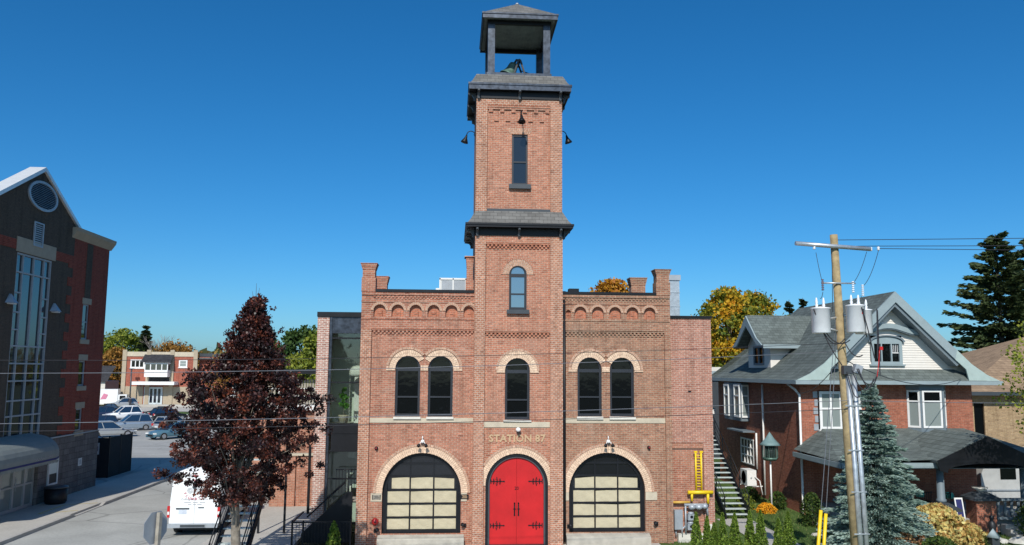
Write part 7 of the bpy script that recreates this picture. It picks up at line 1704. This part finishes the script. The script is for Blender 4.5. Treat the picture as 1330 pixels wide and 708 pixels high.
conifer('blue_spruce', 'bluish spruce in front of the house porch right of the utility pole', 'tree', (15.68, 30, -0.1), 6.3, 4.2, LF_BLUE, seed=51, layers=34, leaf=0.15, per=190, low=0.04, sweep=-0.1, power=0.85, branches=20, jitter=0.24, clump=0.10, aspect=0.3)
deciduous('yellow_tree', 'yellow leaved tree reaching in from the right edge above the porch', 'tree', (23.6, 28.2, -0.1), 9.8, 6.6, LF_YG, trunk_h=0.28, leaf=0.13, nclump=360, per=44, cr=0.08, seed=52, trunk_r=0.12)
# row of arborvitae
AV = [(904, 8.6, 1.64, 0.58), (919, 9.02, 1.5, 0.5), (928, 9.3, 1.25, 0.55), (937, 9.55, 1.62, 0.5), (954, 10.02, 1.6, 0.6), (975, 10.6, 1.66, 0.56), (986, 10.92, 1.7, 0.6), (1010, 11.6, 1.4, 0.56), (1025, 12.0, 1.62, 0.6)]
AL = ['leftmost cedar of the row below the yellow gas pipes', 'second cedar of the row, narrow, below the small white junction box', 'short broad cedar of the row below the annex corner', 'narrow cedar of the row at the foot of the right metal stair',
      'lone pointed cedar in front of the stair treads', 'tall cedar, left of the close pair on the lawn edge', 'tallest cedar, right of the close pair on the lawn edge', 'shorter cedar near the right end of the row', 'rightmost cedar of the row beside the yellow guy sleeves']
for i, (px, x, h, wd) in enumerate(AV):
    shrub('cedar_shrub', AL[i], 'shrub', (x, 29.0 + 0.1 * ((i * 7) % 3), -0.1), wd * 0.5, wd * 0.5, h + 0.1, LF_ARB, leaf=0.085, n=2600, seed=60 + i, group='row of young cedars along the lawn', cone=True)
shrub('cedar_shrub', 'single bright green cedar behind the black guard rail', 'shrub', (-4.15, 30.3, -0.1), 0.36, 0.36, 1.3, LF_ARB, leaf=0.1, n=1500, seed=75, cone=True)
shrub('round_cedar', 'dark green rounded bush at the left porch corner beside the yellow guy sleeves', 'shrub', (15.55, 35.2, -0.05), 0.48, 0.48, 1.45, LF_GRN, leaf=0.08, n=3000, seed=76)
shrub('hydrangea_bush', 'large cream and gold hydrangea bush right of the blue spruce', 'shrub', (18.7, 31.2, -0.1), 1.15, 0.9, 1.62, LF_HYD, leaf=0.17, n=3600, seed=77)
shrub('hydrangea_bush', 'lower golden brown hydrangea bush nearer the fire bowl pier', 'shrub', (19.75, 31.0, -0.1), 0.75, 0.7, 0.95, LF_HYD, leaf=0.15, n=2000, seed=78)
shrub('bronze_shrub', 'bronze leaved shrub at the foot of the blue spruce', 'shrub', (16.35, 28.9, -0.1), 0.75, 0.5, 1.1, LF_BRNZ, leaf=0.1, n=2200, seed=79)
shrub('boxwood', 'dark green mounded yew at the bottom edge beside the hydrangeas', 'shrub', (17.0, 28.3, -0.1), 0.85, 0.6, 0.98, LF_GRN, leaf=0.08, n=3000, seed=80)
shrub('boxwood', 'round green boxwood behind the garden lantern', 'shrub', (20.3, 30.9, -0.1), 0.7, 0.5, 0.62, LF_GRN, leaf=0.07, n=2200, seed=81)
shrub('olive_shrub', 'tall dark olive shrub at the right edge before the porch balustrade', 'shrub', (23.7, 32.2, -0.1), 0.95, 0.7, 1.75, LF_GRN, leaf=0.09, n=3400, seed=82)
shrub('chrysanthemum_clump', 'bright orange flower clump on the lawn near the birdhouse post', 'flowers', (14.75, 38.4, -0.05), 0.45, 0.35, 0.5, LF_MUM, leaf=0.09, n=1100, seed=83)
shrub('grassy_perennial', 'pale straggly plant left of the orange flowers', 'plant', (14.1, 39.4, -0.05), 0.5, 0.4, 0.75, LF_YG, leaf=0.1, n=600, seed=84)
shrub('dark_shrub', 'dark shrub against the house side wall right of the orange flowers', 'shrub', (15.8, 39.6, -0.05), 0.4, 0.6, 0.85, LF_GRN, leaf=0.09, n=1400, seed=85)
shrub('dark_shrub', 'dark shrub beneath the heat pump', 'shrub', (15.4, 42.3, -0.05), 0.5, 0.6, 0.7, LF_GRN, leaf=0.09, n=1400, seed=86)
shrub('rust_shrub', 'small rusty shrub at the porch left corner', 'shrub', (15.7, 34.4, -0.05), 0.3, 0.3, 0.5, LF_BRNZ, leaf=0.07, n=700, seed=87)
def rock(x, y, z, s, label):
    g = random.Random(int(x * 100)); me = MB(); bm_n = 12
    prof = [(0.001, -0.02), (s * 0.8, 0.0), (s, s * 0.25), (s * 0.75, s * 0.5), (s * 0.3, s * 0.62), (0.001, s * 0.63)]
    me.lathe((x, y, z), prof, 9); me.v = [(v[0] + g.uniform(-.12, .12) * s + (v[0] - x) * 0.4, v[1] + g.uniform(-.12, .12) * s, v[2] + g.uniform(-.06, .06) * s) for v in me.v]
    me.sm = set(); tag(me.build('garden_rock', M_RIP), label, 'rock', 'pale garden rocks')
for a in ((21.3, 31.6, -0.05, 0.4, 'pale rock below the brick porch pier'), (22.3, 31.2, -0.05, 0.5, 'larger pale rock at the right bottom edge'), (23.1, 30.6, -0.05, 0.4, 'pale rock nearest the right edge'), (14.9, 33.2, -0.05, 0.24, 'small white rock by the rusty shrub at the porch corner')): rock(*a)
# distant woods
gg = np.random.default_rng(77); N = 26000
ang = gg.uniform(R(-62), R(62), N); rad = gg.uniform(330, 460, N)
xs = rad * np.sin(ang); ys = rad * np.cos(ang); hh = 9 + 4 * np.sin(xs * 0.05) + 3 * np.sin(xs * 0.13 + 1)
zz = gg.uniform(-0.2, 1, N) * hh
leaf_wood = leaf_mesh('far_wood', np.stack([xs, ys, zz], 1), 3.6, leafmat('far_wood_leaf', [(0.03, 0.05, 0.02), (0.07, 0.08, 0.03), (0.16, 0.11, 0.03), (0.09, 0.07, 0.03)], 0.9, 0.0), None, 12)
tag(leaf_wood, 'far off band of mixed autumn woodland along the horizon', 'woodland', kind='stuff')

# octagonal sign seen from behind at the bottom left
sg = thing('road_sign', 'grey back of an octagonal sign on a timber post at the bottom left', 'road sign', (-6.9, 20, 0))
mb = MB(); c8 = [(0.39 * math.cos(PI / 8 + k * PI / 4), 0.39 * math.sin(PI / 8 + k * PI / 4)) for k in range(8)]; mb.plate(c8, [], 0, 0.006)
rz_ = R(66); mb.v = [(-6.86 + v[0] * math.cos(rz_) - v[1] * math.sin(rz_), 20.12 + v[0] * math.sin(rz_) + v[1] * math.cos(rz_), 2.9 + v[2]) for v in mb.v]; mb.build('plate', M_GREY, sg)
MB().obox((-6.80, 20.05, 1.6), (0.09, 0.09, 3.3), (0, R(2), rz_)).build('post', M_GREYWOOD, sg)
